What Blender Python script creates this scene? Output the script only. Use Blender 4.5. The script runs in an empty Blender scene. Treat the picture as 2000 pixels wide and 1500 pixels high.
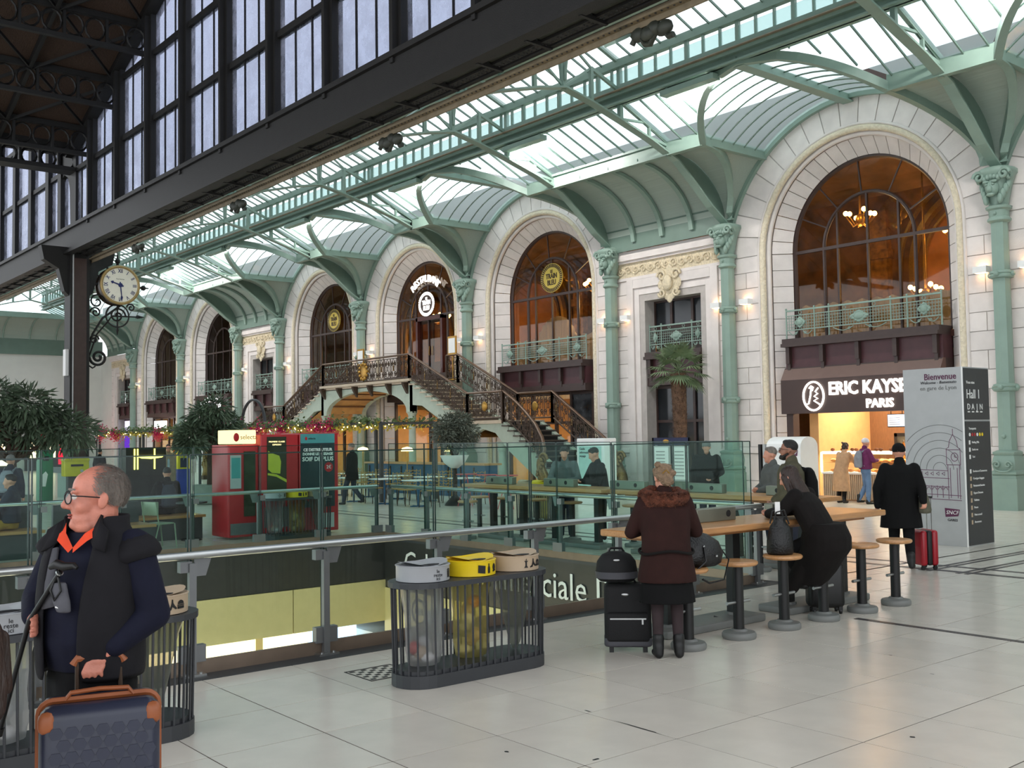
import bpy, math, random
from math import sin, cos, pi, sqrt, radians, atan2, hypot
from mathutils import Vector, Matrix, Euler
random.seed(7)
SC = bpy.context.scene
COL = SC.collection.objects

# ---------------------------------------------------------------- camera
H = 1.95
YAW, PITCH, ROLL, FPX = -0.88330037, 0.04949805, -0.01543038, 2035.12
fw = Vector((sin(YAW)*cos(PITCH), cos(YAW)*cos(PITCH), sin(PITCH)))
rt = Vector((cos(YAW), -sin(YAW), 0))
up = rt.cross(fw)
rt, up = cos(ROLL)*rt+sin(ROLL)*up, -sin(ROLL)*rt+cos(ROLL)*up
cd = bpy.data.cameras.new('camera')
cam = bpy.data.objects.new('camera', cd); COL.link(cam)
cd.sensor_width = 36; cd.sensor_fit = 'HORIZONTAL'; cd.lens = FPX/2000*36
cd.clip_start = 0.1; cd.clip_end = 400
cam.matrix_world = Matrix(((rt.x, up.x, -fw.x, 0), (rt.y, up.y, -fw.y, 0), (rt.z, up.z, -fw.z, H), (0, 0, 0, 1)))
SC.camera = cam

# ---------------------------------------------------------------- sky, exposure
w = bpy.data.worlds.new('overcast'); SC.world = w; w.use_nodes = True
nt = w.node_tree
bg = nt.nodes['Background']
tc = nt.nodes.new('ShaderNodeTexCoord'); nz = nt.nodes.new('ShaderNodeTexNoise'); nz.inputs['Scale'].default_value = 2.2; nz.inputs['Detail'].default_value = 4
rp = nt.nodes.new('ShaderNodeValToRGB')
rp.color_ramp.elements[0].position = .3; rp.color_ramp.elements[0].color = (.80, .86, .93, 1)
rp.color_ramp.elements[1].position = .7; rp.color_ramp.elements[1].color = (.97, .985, 1, 1)
nt.links.new(tc.outputs['Generated'], nz.inputs['Vector']); nt.links.new(nz.outputs['Fac'], rp.inputs['Fac'])
nt.links.new(rp.outputs['Color'], bg.inputs['Color'])
bg.inputs['Strength'].default_value = SKY_STRENGTH = 1.0
SC.view_settings.view_transform = 'Standard'; SC.view_settings.look = 'None'
SC.view_settings.exposure = 1.12; SC.view_settings.gamma = 1.0; SC.view_settings.use_curve_mapping = False
cy = SC.cycles
cy.max_bounces = 7; cy.diffuse_bounces = 4; cy.glossy_bounces = 3; cy.transmission_bounces = 4; cy.transparent_max_bounces = 24
cy.caustics_reflective = False; cy.caustics_refractive = False; cy.sample_clamp_indirect = 4.0

def area(name, loc, rot, sx, sy, power, color=(1, 1, 1), spread=pi, parent=None):
    l = bpy.data.lights.new(name, 'AREA'); l.shape = 'RECTANGLE'; l.size = sx; l.size_y = sy; l.energy = power; l.color = color; l.spread = spread
    o = bpy.data.objects.new(name, l); COL.link(o); o.location = loc; o.rotation_euler = rot
    if parent: o.parent = parent
    return o
def point(name, loc, power, color=(1, .75, .45), r=.08, parent=None):
    l = bpy.data.lights.new(name, 'POINT'); l.energy = power; l.color = color; l.shadow_soft_size = r
    o = bpy.data.objects.new(name, l); COL.link(o); o.location = loc
    if parent: o.parent = parent
    return o

# ---------------------------------------------------------------- helpers
def s2l(c):
    c = c/255.
    return c/12.92 if c <= .04045 else ((c+.055)/1.055)**2.4
def rgb(r, g, b): return (s2l(r), s2l(g), s2l(b), 1)
MAT = {}
def pm(name, col, rough=.6, metal=0., var=.08, vs=5., bump=0., bs=40., rnd=0., emit=0., spec=.5, ecol=None, coat=0., stretch=None, detail=3):
    """principled material: colour broken up by noise, fine relief by bump, optional per-piece variation"""
    m = bpy.data.materials.new(name); m.use_nodes = True
    n, L = m.node_tree.nodes, m.node_tree.links
    p = n['Principled BSDF']; c = rgb(*col)
    p.inputs['Roughness'].default_value = rough; p.inputs['Metallic'].default_value = metal
    p.inputs['Specular IOR Level'].default_value = spec; p.inputs['Coat Weight'].default_value = coat
    tc = n.new('ShaderNodeTexCoord'); vec = tc.outputs['Object']
    if stretch:
        mp = n.new('ShaderNodeMapping'); mp.inputs['Scale'].default_value = stretch; L.new(vec, mp.inputs['Vector']); vec = mp.outputs['Vector']
    nz = n.new('ShaderNodeTexNoise'); nz.inputs['Scale'].default_value = vs; nz.inputs['Detail'].default_value = detail; L.new(vec, nz.inputs['Vector'])
    mr = n.new('ShaderNodeMapRange'); mr.inputs['From Min'].default_value = .3; mr.inputs['From Max'].default_value = .7
    mr.inputs['To Min'].default_value = 1-var; mr.inputs['To Max'].default_value = 1+var; L.new(nz.outputs['Fac'], mr.inputs['Value'])
    val = mr.outputs['Result']
    if rnd:
        oi = n.new('ShaderNodeObjectInfo'); m2 = n.new('ShaderNodeMapRange'); m2.inputs['To Min'].default_value = 1-rnd; m2.inputs['To Max'].default_value = 1+rnd
        L.new(oi.outputs['Random'], m2.inputs['Value']); mu = n.new('ShaderNodeMath'); mu.operation = 'MULTIPLY'
        L.new(val, mu.inputs[0]); L.new(m2.outputs['Result'], mu.inputs[1]); val = mu.outputs[0]
    vm = n.new('ShaderNodeVectorMath'); vm.operation = 'SCALE'; vm.inputs[0].default_value = c[:3]; L.new(val, vm.inputs['Scale'])
    L.new(vm.outputs['Vector'], p.inputs['Base Color'])
    if bump:
        n2 = n.new('ShaderNodeTexNoise'); n2.inputs['Scale'].default_value = bs; n2.inputs['Detail'].default_value = 4; L.new(vec, n2.inputs['Vector'])
        b = n.new('ShaderNodeBump'); b.inputs['Strength'].default_value = bump; b.inputs['Distance'].default_value = .05
        L.new(n2.outputs['Fac'], b.inputs['Height']); L.new(b.outputs['Normal'], p.inputs['Normal'])
    if emit:
        p.inputs['Emission Color'].default_value = rgb(*(ecol or col)); p.inputs['Emission Strength'].default_value = emit
    MAT[name] = m
    return m
def glass(name, tint=(255, 255, 255), refl=1.0, rough=.03, haze=0., hcol=(255, 255, 255), ior=1.45, dirt=0.):
    """thin sheet glass: clear sheet + mirror reflection by angle + a little diffuse haze / dirt"""
    m = bpy.data.materials.new(name); m.use_nodes = True
    n, L = m.node_tree.nodes, m.node_tree.links
    n.remove(n['Principled BSDF']); out = n['Material Output']
    tr = n.new('ShaderNodeBsdfTransparent'); tr.inputs['Color'].default_value = rgb(*tint)
    gl = n.new('ShaderNodeBsdfGlossy'); gl.inputs['Roughness'].default_value = rough
    fr = n.new('ShaderNodeFresnel'); ge = n.new('ShaderNodeNewGeometry'); sw = n.new('ShaderNodeMapRange')   # thin sheet: the same mirror share from both faces
    sw.inputs['To Min'].default_value = ior; sw.inputs['To Max'].default_value = 1/ior; L.new(ge.outputs['Backfacing'], sw.inputs['Value']); L.new(sw.outputs['Result'], fr.inputs['IOR'])
    mu = n.new('ShaderNodeMath'); mu.operation = 'MULTIPLY'; mu.inputs[1].default_value = refl; L.new(fr.outputs[0], mu.inputs[0])
    mx = n.new('ShaderNodeMixShader'); L.new(mu.outputs[0], mx.inputs[0]); L.new(tr.outputs[0], mx.inputs[1]); L.new(gl.outputs[0], mx.inputs[2])
    last = mx.outputs[0]
    if haze or dirt:
        tl = n.new('ShaderNodeBsdfTranslucent'); tl.inputs['Color'].default_value = rgb(*hcol)
        m3 = n.new('ShaderNodeMixShader'); m3.inputs[0].default_value = haze
        if dirt:
            tc = n.new('ShaderNodeTexCoord'); nz = n.new('ShaderNodeTexNoise'); nz.inputs['Scale'].default_value = 1.6; nz.inputs['Detail'].default_value = 8; nz.inputs['Roughness'].default_value = .7
            L.new(tc.outputs['Object'], nz.inputs['Vector']); mr = n.new('ShaderNodeMapRange'); mr.inputs['From Min'].default_value = .4; mr.inputs['From Max'].default_value = .75
            mr.inputs['To Min'].default_value = haze; mr.inputs['To Max'].default_value = min(1, haze+dirt); L.new(nz.outputs['Fac'], mr.inputs['Value']); L.new(mr.outputs['Result'], m3.inputs[0])
        L.new(last, m3.inputs[1]); L.new(tl.outputs[0], m3.inputs[2]); last = m3.outputs[0]
    L.new(last, out.inputs['Surface'])
    MAT[name] = m
    return m
def glow(name, col, strength):
    m = bpy.data.materials.new(name); m.use_nodes = True
    n, L = m.node_tree.nodes, m.node_tree.links
    n.remove(n['Principled BSDF']); e = n.new('ShaderNodeEmission'); e.inputs['Color'].default_value = rgb(*col); e.inputs['Strength'].default_value = strength
    L.new(e.outputs[0], n['Material Output'].inputs['Surface']); MAT[name] = m
    return m

ORIG = {}
def V(*a): return Vector(a)
def frame(d, hint=(0, 0, 1)):
    d = Vector(d).normalized(); h = Vector(hint)
    if abs(d.dot(h)) > .97: h = Vector((1, 0, 0)) if abs(d.x) < .9 else Vector((0, 1, 0))
    a = d.cross(h).normalized(); return a, a.cross(d).normalized()
class B:
    def __init__(s): s.v = []; s.f = []
    def add(s, vs, fs):
        o = len(s.v); s.v += [tuple(x) for x in vs]; s.f += [tuple(i+o for i in f) for f in fs]; return s
    def box(s, x0, x1, y0, y1, z0, z1):
        return s.add([(x0, y0, z0), (x1, y0, z0), (x1, y1, z0), (x0, y1, z0), (x0, y0, z1), (x1, y0, z1), (x1, y1, z1), (x0, y1, z1)],
                     [(0, 3, 2, 1), (4, 5, 6, 7), (0, 1, 5, 4), (1, 2, 6, 5), (2, 3, 7, 6), (3, 0, 4, 7)])
    def cb(s, c, sx, sy, sz):
        return s.box(c[0]-sx/2, c[0]+sx/2, c[1]-sy/2, c[1]+sy/2, c[2]-sz/2, c[2]+sz/2)
    def rbox(s, x0, x1, y0, y1, z0, z1, r, n=4, b=None):
        """box with rounded vertical edges, top and bottom edges bevelled by b"""
        b = r*.5 if b is None else b; R = []; q = 3 if b > .012 else 1
        prof = [(z0+b*(1-sin(pi/2*k/q)), b*(1-cos(pi/2*k/q))) for k in range(q, -1, -1)] + [(z1-b*(1-sin(pi/2*k/q)), b*(1-cos(pi/2*k/q))) for k in range(q+1)]
        for (zz, ins) in prof:
            ring = []
            for (cx, cy, a0) in ((x1-r, y1-r, 0), (x0+r, y1-r, 90), (x0+r, y0+r, 180), (x1-r, y0+r, 270)):
                for k in range(n+1):
                    a = radians(a0+90*k/n); rr = max(r-ins, .001); ex = min(0, r-ins-.001)
                    ring.append((cx+rr*cos(a)+ex*(1 if cx > (x0+x1)/2 else -1), cy+rr*sin(a)+ex*(1 if cy > (y0+y1)/2 else -1), zz))
            R.append(ring)
        m = len(R[0]); vs = [p for q_ in R for p in q_]; N = len(R); fs = [tuple(reversed(range(m))), tuple(range((N-1)*m, N*m))]
        for i in range(N-1):
            for j in range(m): fs.append((i*m+j, i*m+(j+1) % m, (i+1)*m+(j+1) % m, (i+1)*m+j))
        return s.add(vs, fs)
    def bar(s, p, q, w, h, hint=(0, 0, 1)):
        p, q = Vector(p), Vector(q); a, u = frame(q-p, hint); a = a*w/2; u = u*h/2
        return s.add([p-a-u, p+a-u, p+a+u, p-a+u, q-a-u, q+a-u, q+a+u, q-a+u], [(0, 1, 2, 3), (7, 6, 5, 4), (0, 4, 5, 1), (1, 5, 6, 2), (2, 6, 7, 3), (3, 7, 4, 0)])
    def cyl(s, p, q, r, r2=None, n=12, cap=True):
        p, q = Vector(p), Vector(q); r2 = r if r2 is None else r2; a, u = frame(q-p)
        vs = [p+(a*cos(2*pi*k/n)+u*sin(2*pi*k/n))*r for k in range(n)]+[q+(a*cos(2*pi*k/n)+u*sin(2*pi*k/n))*r2 for k in range(n)]
        fs = [(k, (k+1) % n, n+(k+1) % n, n+k) for k in range(n)]
        if cap: fs += [tuple(reversed(range(n))), tuple(range(n, 2*n))]
        return s.add(vs, fs)
    def tube(s, pts, r, n=8, closed=False, flat=1.0, hint=(0, 0, 1)):
        P = [Vector(p) for p in pts]; m = len(P); rr = r if hasattr(r, '__len__') else [r]*m
        vs = []; a = None
        for i in range(m):
            if closed: d = P[(i+1) % m]-P[i-1]
            else: d = P[min(i+1, m-1)]-P[max(i-1, 0)]
            if d.length < 1e-9: d = Vector((0, 0, 1))
            d.normalize()
            if a is None: a, u = frame(d, hint)
            else:
                a = a-d*a.dot(d)
                if a.length < 1e-6: a, u = frame(d, hint)
                a.normalize(); u = a.cross(d)
            vs += [P[i]+a*cos(2*pi*k/n)*rr[i]+u*sin(2*pi*k/n)*rr[i]*flat for k in range(n)]
        fs = []
        for i in range(m if closed else m-1):
            j = (i+1) % m
            for k in range(n): fs.append((i*n+k, i*n+(k+1) % n, j*n+(k+1) % n, j*n+k))
        if not closed: fs += [tuple(reversed(range(n))), tuple(range((m-1)*n, m*n))]
        return s.add(vs, fs)
    def sweep(s, pts, prof, hint=(0, 0, 1), closed=False):
        """sweep a closed 2-D profile [(side, up)] along pts; side/up from hint"""
        P = [Vector(p) for p in pts]; m = len(P); k = len(prof); vs = []
        for i in range(m):
            d = (P[(i+1) % m]-P[i-1]) if closed else (P[min(i+1, m-1)]-P[max(i-1, 0)])
            a, u = frame(d, hint); vs += [P[i]+a*x+u*y for x, y in prof]
        fs = []
        for i in range(m if closed else m-1):
            j = (i+1) % m
            for q in range(k): fs.append((i*k+q, i*k+(q+1) % k, j*k+(q+1) % k, j*k+q))
        if not closed: fs += [tuple(reversed(range(k))), tuple(range((m-1)*k, m*k))]
        return s.add(vs, fs)
    def lathe(s, prof, c=(0, 0, 0), n=16, sx=1., sy=1., sq=0.):
        m = len(prof); vs = []
        for r, z in prof:
            for k in range(n):
                a = 2*pi*k/n; ca, sa = cos(a), sin(a)
                if sq:
                    e = 1/(max(abs(ca), abs(sa))); g = 1+(e-1)*sq; ca *= g; sa *= g
                vs.append((c[0]+r*ca*sx, c[1]+r*sa*sy, c[2]+z))
        fs = [tuple(reversed(range(n))), tuple(range((m-1)*n, m*n))]
        for i in range(m-1):
            for k in range(n): fs.append((i*n+k, i*n+(k+1) % n, (i+1)*n+(k+1) % n, (i+1)*n+k))
        return s.add(vs, fs)
    def prism(s, poly, a, b, ax='y'):
        n = len(poly)
        f = {'x': lambda u, v, t: (t, u, v), 'y': lambda u, v, t: (u, t, v), 'z': lambda u, v, t: (u, v, t)}[ax]
        vs = [f(u, v, a) for u, v in poly]+[f(u, v, b) for u, v in poly]
        fs = [tuple(range(n)), tuple(reversed(range(n, 2*n)))]+[(k, n+k, n+(k+1) % n, (k+1) % n) for k in range(n)]
        return s.add(vs, fs)
    def ell(s, c, r, n=14, m=9, rot=None):
        c = Vector(c); r = r if hasattr(r, '__len__') else (r, r, r); M = Euler(rot).to_matrix() if rot else None
        vs = []
        def p(x, y, z):
            q = Vector((x*r[0], y*r[1], z*r[2])); return c+(M @ q if M else q)
        vs.append(p(0, 0, -1))
        for i in range(1, m):
            t = -pi/2+pi*i/m
            for k in range(n): vs.append(p(cos(t)*cos(2*pi*k/n), cos(t)*sin(2*pi*k/n), sin(t)))
        vs.append(p(0, 0, 1)); fs = []
        for k in range(n): fs.append((0, 1+(k+1) % n, 1+k)); fs.append((len(vs)-1, 1+(m-2)*n+k, 1+(m-2)*n+(k+1) % n))
        for i in range(m-2):
            for k in range(n): fs.append((1+i*n+k, 1+i*n+(k+1) % n, 1+(i+1)*n+(k+1) % n, 1+(i+1)*n+k))
        return s.add(vs, fs)
    def cap(s, p, q, r0, r1, n=12):
        """tapered capsule"""
        p, q = Vector(p), Vector(q); d = (q-p); L = d.length
        if L < 1e-6: return s.ell(p, r0)
        d.normalize(); a, u = frame(d); vs = [p-d*r0]; R = []
        for t in (-60, -30, 0): R.append((p+d*r0*sin(radians(t)), r0*cos(radians(t))))
        for t in (0, 30, 60): R.append((q+d*r1*sin(radians(t)), r1*cos(radians(t))))
        for c, r in R: vs += [c+(a*cos(2*pi*k/n)+u*sin(2*pi*k/n))*r for k in range(n)]
        vs.append(q+d*r1); fs = []
        for k in range(n):
            fs.append((0, 1+(k+1) % n, 1+k)); fs.append((len(vs)-1, 1+5*n+k, 1+5*n+(k+1) % n))
            for i in range(5): fs.append((1+i*n+k, 1+i*n+(k+1) % n, 1+(i+1)*n+(k+1) % n, 1+(i+1)*n+k))
        return s.add(vs, fs)
    def loft(s, rings, n=16):
        """rings: (cx, cy, cz, rx, ry[, power])"""
        vs = []; m = len(rings)
        for R in rings:
            cx, cy, cz, rx, ry = R[:5]
            for k in range(n):
                a = 2*pi*k/n; vs.append((cx+rx*cos(a), cy+ry*sin(a), cz+(R[5]*sin(a) if len(R) > 5 else 0)))
        fs = [tuple(reversed(range(n))), tuple(range((m-1)*n, m*n))]
        for i in range(m-1):
            for k in range(n): fs.append((i*n+k, i*n+(k+1) % n, (i+1)*n+(k+1) % n, (i+1)*n+k))
        return s.add(vs, fs)
    def surf(s, rows):
        m = len(rows); k = len(rows[0])
        return s.add([p for r in rows for p in r], [(i*k+j, i*k+j+1, (i+1)*k+j+1, (i+1)*k+j) for i in range(m-1) for j in range(k-1)])
    def build(s, name, mat=None, parent=None, smooth=False, loc=None, **tags):
        o_ = ORIG.get(parent.as_pointer(), Vector((0, 0, 0))) if parent else (Vector(loc) if loc else Vector((0, 0, 0)))
        me = bpy.data.meshes.new(name)
        me.from_pydata([(x-o_.x, y-o_.y, z-o_.z) for x, y, z in s.v], [], s.f)
        if smooth:
            me.polygons.foreach_set('use_smooth', [True]*len(me.polygons)); me.set_sharp_from_angle(angle=radians(38 if smooth is True else smooth))
        if mat: me.materials.append(MAT[mat] if isinstance(mat, str) else mat)
        o = bpy.data.objects.new(name, me); COL.link(o)
        if parent: o.parent = parent; ORIG[o.as_pointer()] = o_
        else: o.location = o_; ORIG[o.as_pointer()] = o_
        for k, v_ in tags.items(): o[k] = v_
        return o
def tag(o, label, cat, group=None, kind=None):
    o['label'] = label; o['category'] = cat
    if group: o['group'] = group
    if kind: o['kind'] = kind
    return o
def thing(name, label, cat, loc=(0, 0, 0), group=None, kind=None, rotz=0.):
    o = bpy.data.objects.new(name, None); COL.link(o); o.location = loc; o.empty_display_size = .1
    ORIG[o.as_pointer()] = Vector(loc)
    if rotz: o.rotation_euler[2] = rotz; ORIG[o.as_pointer()] = Vector((0, 0, 0))
    return tag(o, label, cat, group, kind)
def local(name, label, cat, group=None, kind=None):
    """thing built in its own local space, to be placed (and copied) afterwards"""
    return thing(name, label, cat, (0, 0, 0), group, kind)
def put(o, loc, rotz=0., scale=None):
    o.location = loc; o.rotation_euler[2] = rotz
    if scale: o.scale = (scale,)*3
    return o
def dup(root, loc, rotz=0., label=None, scale=None):
    def cp(o, par):
        c = o.copy(); COL.link(c); c.parent = par
        for ch in kids.get(o.as_pointer(), ()): cp(ch, c)
        return c
    kids = {}
    def walk(o):
        kids[o.as_pointer()] = list(o.children)
        for c in o.children: walk(c)
    walk(root); r = cp(root, None); put(r, loc, rotz, scale)
    if label: r['label'] = label
    return r
def text(s, size, loc, rot, mat, parent=None, name='lettering', ext=.003, align='CENTER', sx=1., shear=0., bold=0.):
    """lettering as a real mesh"""
    c = bpy.data.curves.new(name, 'FONT'); c.body = s; c.size = size; c.extrude = ext; c.align_x = align; c.align_y = 'CENTER'; c.shear = shear
    c.offset = bold; c.resolution_u = 2
    t = bpy.data.objects.new('tmp_curve', c)
    me = bpy.data.meshes.new_from_object(t); me.name = name
    bpy.data.objects.remove(t); bpy.data.curves.remove(c)
    me.materials.clear(); me.materials.append(MAT[mat]); o = bpy.data.objects.new(name, me); COL.link(o)
    off = ORIG.get(parent.as_pointer(), Vector((0, 0, 0))) if parent else Vector((0, 0, 0))
    o.location = Vector(loc)-off; o.rotation_euler = rot; o.scale = (sx, 1, 1); o['kind'] = 'stuff'
    if parent: o.parent = parent
    return o
RX, RY = (pi/2, 0, pi/2), (pi/2, 0, 0)      # lettering that faces +X, lettering that faces -Y
FACADE_FILL_W = 110
CHAND_W = 42
# ---------------------------------------------------------------- materials of the place
pm('tile', (222, 215, 204), .2, var=.05, vs=3, rnd=.05, bump=.02, bs=180, spec=.5)
pm('joint', (70, 64, 58), .9, spec=.1)
pm('inlay', (62, 58, 60), .35)
pm('stone', (224, 216, 212), .75, var=.07, vs=2.2, rnd=.05, bump=.12, bs=30)
pm('stoneback', (184, 177, 172), .85)
pm('carved', (226, 214, 190), .8, var=.1, vs=12, bump=1.0, bs=14)
pm('ochre', (216, 202, 174), .8, var=.16, vs=14, bump=.9, bs=9)
pm('green', (134, 157, 145), .45, var=.05, vs=3)
pm('greendark', (106, 128, 117), .5, var=.05, vs=3)
pm('board', (158, 172, 162), .55, var=.05, vs=3, bump=.25, bs=1., stretch=(.01, 9, 9))
pm('brown', (62, 46, 42), .45, var=.12)
pm('burgundy', (74, 40, 44), .45, var=.1)
pm('blacksteel', (17, 16, 15), .6, var=.3, vs=4, bump=.1)
pm('olivesteel', (46, 50, 42), .6, var=.25, vs=6)
pm('tansteel', (118, 106, 84), .6, var=.2, vs=5)
pm('timber', (62, 45, 33), .8, var=.3, vs=4, bump=.4, bs=2., stretch=(1, 14, 14))
pm('whitewall', (214, 214, 208), .8, var=.04, vs=1)
pm('steel', (176, 178, 178), .28, metal=.9, var=.05)
pm('steelgrey', (120, 122, 124), .4, metal=.6, var=.06)
pm('fasciadark', (50, 50, 48), .4, var=.08)
pm('fasciabrown', (128, 112, 98), .35, metal=.4, var=.1)
pm('cream', (205, 192, 138), .5, var=.03)
pm('gilt', (176, 136, 66), .35, metal=.8, var=.15, vs=20)
pm('bronze', (66, 50, 38), .45, metal=.35, var=.2, vs=10)
pm('handrailbronze', (104, 80, 64), .35, metal=.4)
pm('stairgreen', (176, 188, 172), .6, var=.05)
pm('stairstone', (196, 180, 158), .7)
pm('tread', (84, 76, 68), .6)
pm('soffitgold', (196, 148, 88), .6, var=.15, vs=3)
pm('white', (236, 236, 234), .4, var=.02)
pm('black', (13, 13, 14), .5, var=.15)
pm('darkgrey', (58, 60, 62), .5, var=.06)
pm('midgrey', (116, 118, 116), .5, var=.05)
pm('lightgrey', (176, 178, 178), .5, var=.04)
pm('wood', (190, 138, 88), .4, var=.14, vs=4, stretch=(12, 1, 12), bump=.05, coat=.2)
pm('woodend', (168, 116, 70), .45, var=.2, vs=9)
pm('leather', (13, 13, 15), .4, bump=.25, bs=60)
pm('red', (176, 26, 36), .35, var=.05)
pm('yellow', (236, 204, 30), .4, var=.04)
pm('beige', (190, 168, 142), .5, var=.04)
pm('letter', (226, 226, 222), .5)
pm('ink', (22, 22, 24), .6)
pm('plum', (92, 40, 72), .6)
glass('roofglass', (238, 246, 246), .6, .1, haze=.22, hcol=(250, 255, 255))
glass('vaultglass', (212, 228, 226), .8, .15, haze=.25, hcol=(215, 232, 230))
glass('gableglass', (196, 200, 212), .3, .2, haze=.12, hcol=(215, 215, 230), dirt=.4)
glass('sheet', (228, 248, 243), .5, .015)
glass('windowglass', (226, 214, 196), .9, .02)
glass('shopglass', (240, 242, 240), .7, .02)
glass('curtain', (120, 110, 98), .5, .1, haze=.5, hcol=(210, 200, 185))

# ---------------------------------------------------------------- floor
OX0, OX1, OY0, OY1 = -17.45, -8.5, -4.0, 11.05          # opening to the lower level
TX, TY = .8315, .803                                    # slab size
fl = thing('floor', 'pale polished stone slab floor of the station hall', 'floor', kind='structure')
FX0, FX1, FY0, FY1 = -80, 14, -14, 25.6
b = B()
for x0, x1, y0, y1 in ((FX0, OX0, FY0, FY1), (OX1, FX1, FY0, FY1), (OX0, OX1, OY1, FY1), (OX0, OX1, FY0, OY0)):
    b.box(x0, x1, y0, y1, -.3, -.003)
b.build('screed', 'joint', fl)
def tiles(x0, x1, y0, y1):
    bb = B()
    i = 0
    x = x0
    while x < x1-.05:
        y = y0; xe = min(x+TX, x1)
        while y < y1-.05:
            ye = min(y+TY, y1); bb.box(x+.004, xe-.004, y+.004, ye-.004, -.03, 0); y = ye
        x = xe
    return bb
cx0 = -8.26
n = 0
near = B().box(-TX/2+.005, TX/2-.005, -TY/2+.005, TY/2-.005, -.03, 0).build('slab', 'tile', fl)
for i in range(9):
    for j in range(20):
        x = -7.075+TX*(i-1.0)+TX/2; y = 2.667+TY*j+TY/2-TY
        if x > -.4 and y < 4.5: continue
        if n == 0: o = near
        else: o = near.copy(); COL.link(o)
        o.location = (x, y, random.uniform(-.0008, .0004)); n += 1
gx0 = -7.075-TX
edge = B()
for j in range(20): edge.box(-8.25, gx0-.004, 1.864+TY*j+.004, 1.864+TY*(j+1)-.004, -.03, 0)
ty1 = 1.864+TY*20; tx1 = gx0+TX*9
edge.build('edge_slab', 'tile', fl, kind='stuff')
far = B()
for q in (tiles(tx1, FX1, -6, ty1), tiles(gx0, tx1, -6, 1.864), tiles(-8.25, gx0, -6, 1.864), tiles(OX1+.3, FX1, ty1, FY1), tiles(-40, OX1+.3, OY1+.25, FY1), tiles(-40, OX0-.25, -6, OY1+.25)):
    far.add(q.v, q.f)
far.box(FX0, -40, FY0, FY1, -.03, 0).box(-40, FX1, FY0, -6, -.03, 0)
far.build('slab_field', 'tile', fl, kind='stuff')
# dark kerb of the opening, inlaid lines, drain
b = B().box(OX1-.02, -8.25, OY0, OY1+.25, -.04, .004).box(OX0-.25, OX0+.02, OY0, OY1+.25, -.04, .004).box(OX0, OX1, OY1-.02, OY1+.25, -.04, .004)
b.build('kerb', 'darkgrey', fl)
for y0, y1 in ((13.70, 13.82), (14.2, 14.30)): B().box(-40, 14, y0, y1, -.02, .003).build('inlay_line', 'inlay', fl)
B().box(-6.2, 14, 9.62, 9.70, -.02, .003).build('inlay_line', 'inlay', fl)
for x in (-7.70, -7.58, -7.16, -7.04): B().box(x-.03, x+.03, 13.6, 25, -.02, .0035).build('inlay_line', 'inlay', fl)
dr = B(); 
for i in range(7):
    for j in range(7):
        if (i+j) % 2 == 0: dr.box(-7.68+i*.055, -7.68+i*.055+.03, 4.5+j*.055, 4.5+j*.055+.045, 0, .002)
dr.box(-7.71, -7.7, 4.47, 4.92, 0, .003).box(-7.29, -7.28, 4.47, 4.92, 0, .003).box(-7.71, -7.28, 4.47, 4.48, 0, .003).box(-7.71, -7.28, 4.91, 4.92, 0, .003)
dr.build('drain_grate', 'ink', fl)
ch = B()
for (x, y, sx, sy) in ((-4.9, 5.08, .55, .02), (-5.45, 5.12, .1, .015), (-4.62, 4.4, .03, .06), (-5.1, 4.1, .05, .03), (-3.6, 6.2, .05, .04), (-3.2, 5.7, .04, .05), (-4.4, 7.9, .05, .02), (-5.0, 8.3, .06, .02), (-2.6, 7.2, .04, .04)):
    k = 9; ch.add([(x+sx/2*cos(2*pi*i/k)*random.uniform(.5, 1), y+sy/2*sin(2*pi*i/k)*random.uniform(.5, 1), .0012) for i in range(k)], [tuple(range(k))])
ch.build('chipped_spot', 'ink', fl)

# ---------------------------------------------------------------- lower level seen through the opening
lw = thing('wall_lower', 'cream and dark panelled walls around the opening to the lower floor', 'wall', (OX0, OY1, -5), kind='structure')
b = B().box(OX0-.4, OX0+.004, OY0, OY1+.4, -.8, -.02).box(OX0, OX1, OY1-.004, OY1+.4, -.95, -.02); b.build('fascia', 'fasciadark', lw)
b = B().box(OX0-.02, OX0+.01, OY0, OY1, -.03, .12).box(OX0, OX1, OY1-.01, OY1+.02, -.03, .12).box(OX1-.01, OX1+.02, OY0, OY1, -.3, .12); b.build('edge_plate', 'fasciabrown', lw)
y = OY1
while y > OY0:
    B().box(OX0-.1, OX0+.02, y-1.98, y, -1.6, -.81).build('cream_panel', 'cream', lw); y -= 2.0
x = OX0
while x < OX1-.1:
    B().box(x, x+1.98, OY1-.02, OY1+.1, -1.9, -.96).build('cream_panel', 'cream', lw); x += 2.0
B().box(OX1, OX1+.3, OY0, OY1, -5, -.3).build('near_side', 'fasciadark', lw)
b = B().box(OX0-9, OX0-.5, OY0, OY1+9, -1.62, -1.5).box(OX0-9, OX1, OY1, OY1+9, -2.05, -1.9); b.build('lower_ceiling', 'whitewall', lw)
B().box(-32, OX1+8, OY0-4, 25, -5.1, -5).build('lower_paving', 'tile', lw)
B().box(-27, -26.7, OY0-4, 21, -5, -1.8).box(-27, -4, 20.7, 21, -5, -1.8).build('shop_backing', 'cream', lw)
glow('shoplight', (255, 214, 160), 2.2); glow('panelblue', (190, 215, 250), 1.6)
for k in range(8):
    B().box(-26.68, -26.6, -6+k*3.2, -3.6+k*3.2, -4.6, -2.4).build('lit_shopfront', 'shoplight' if k % 3 else 'panelblue', lw)
for k in range(5):
    B().box(-25+k*4, -22.4+k*4, 20.6, 20.68, -4.6, -2.5).build('lit_shopfront', 'shoplight', lw)
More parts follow.
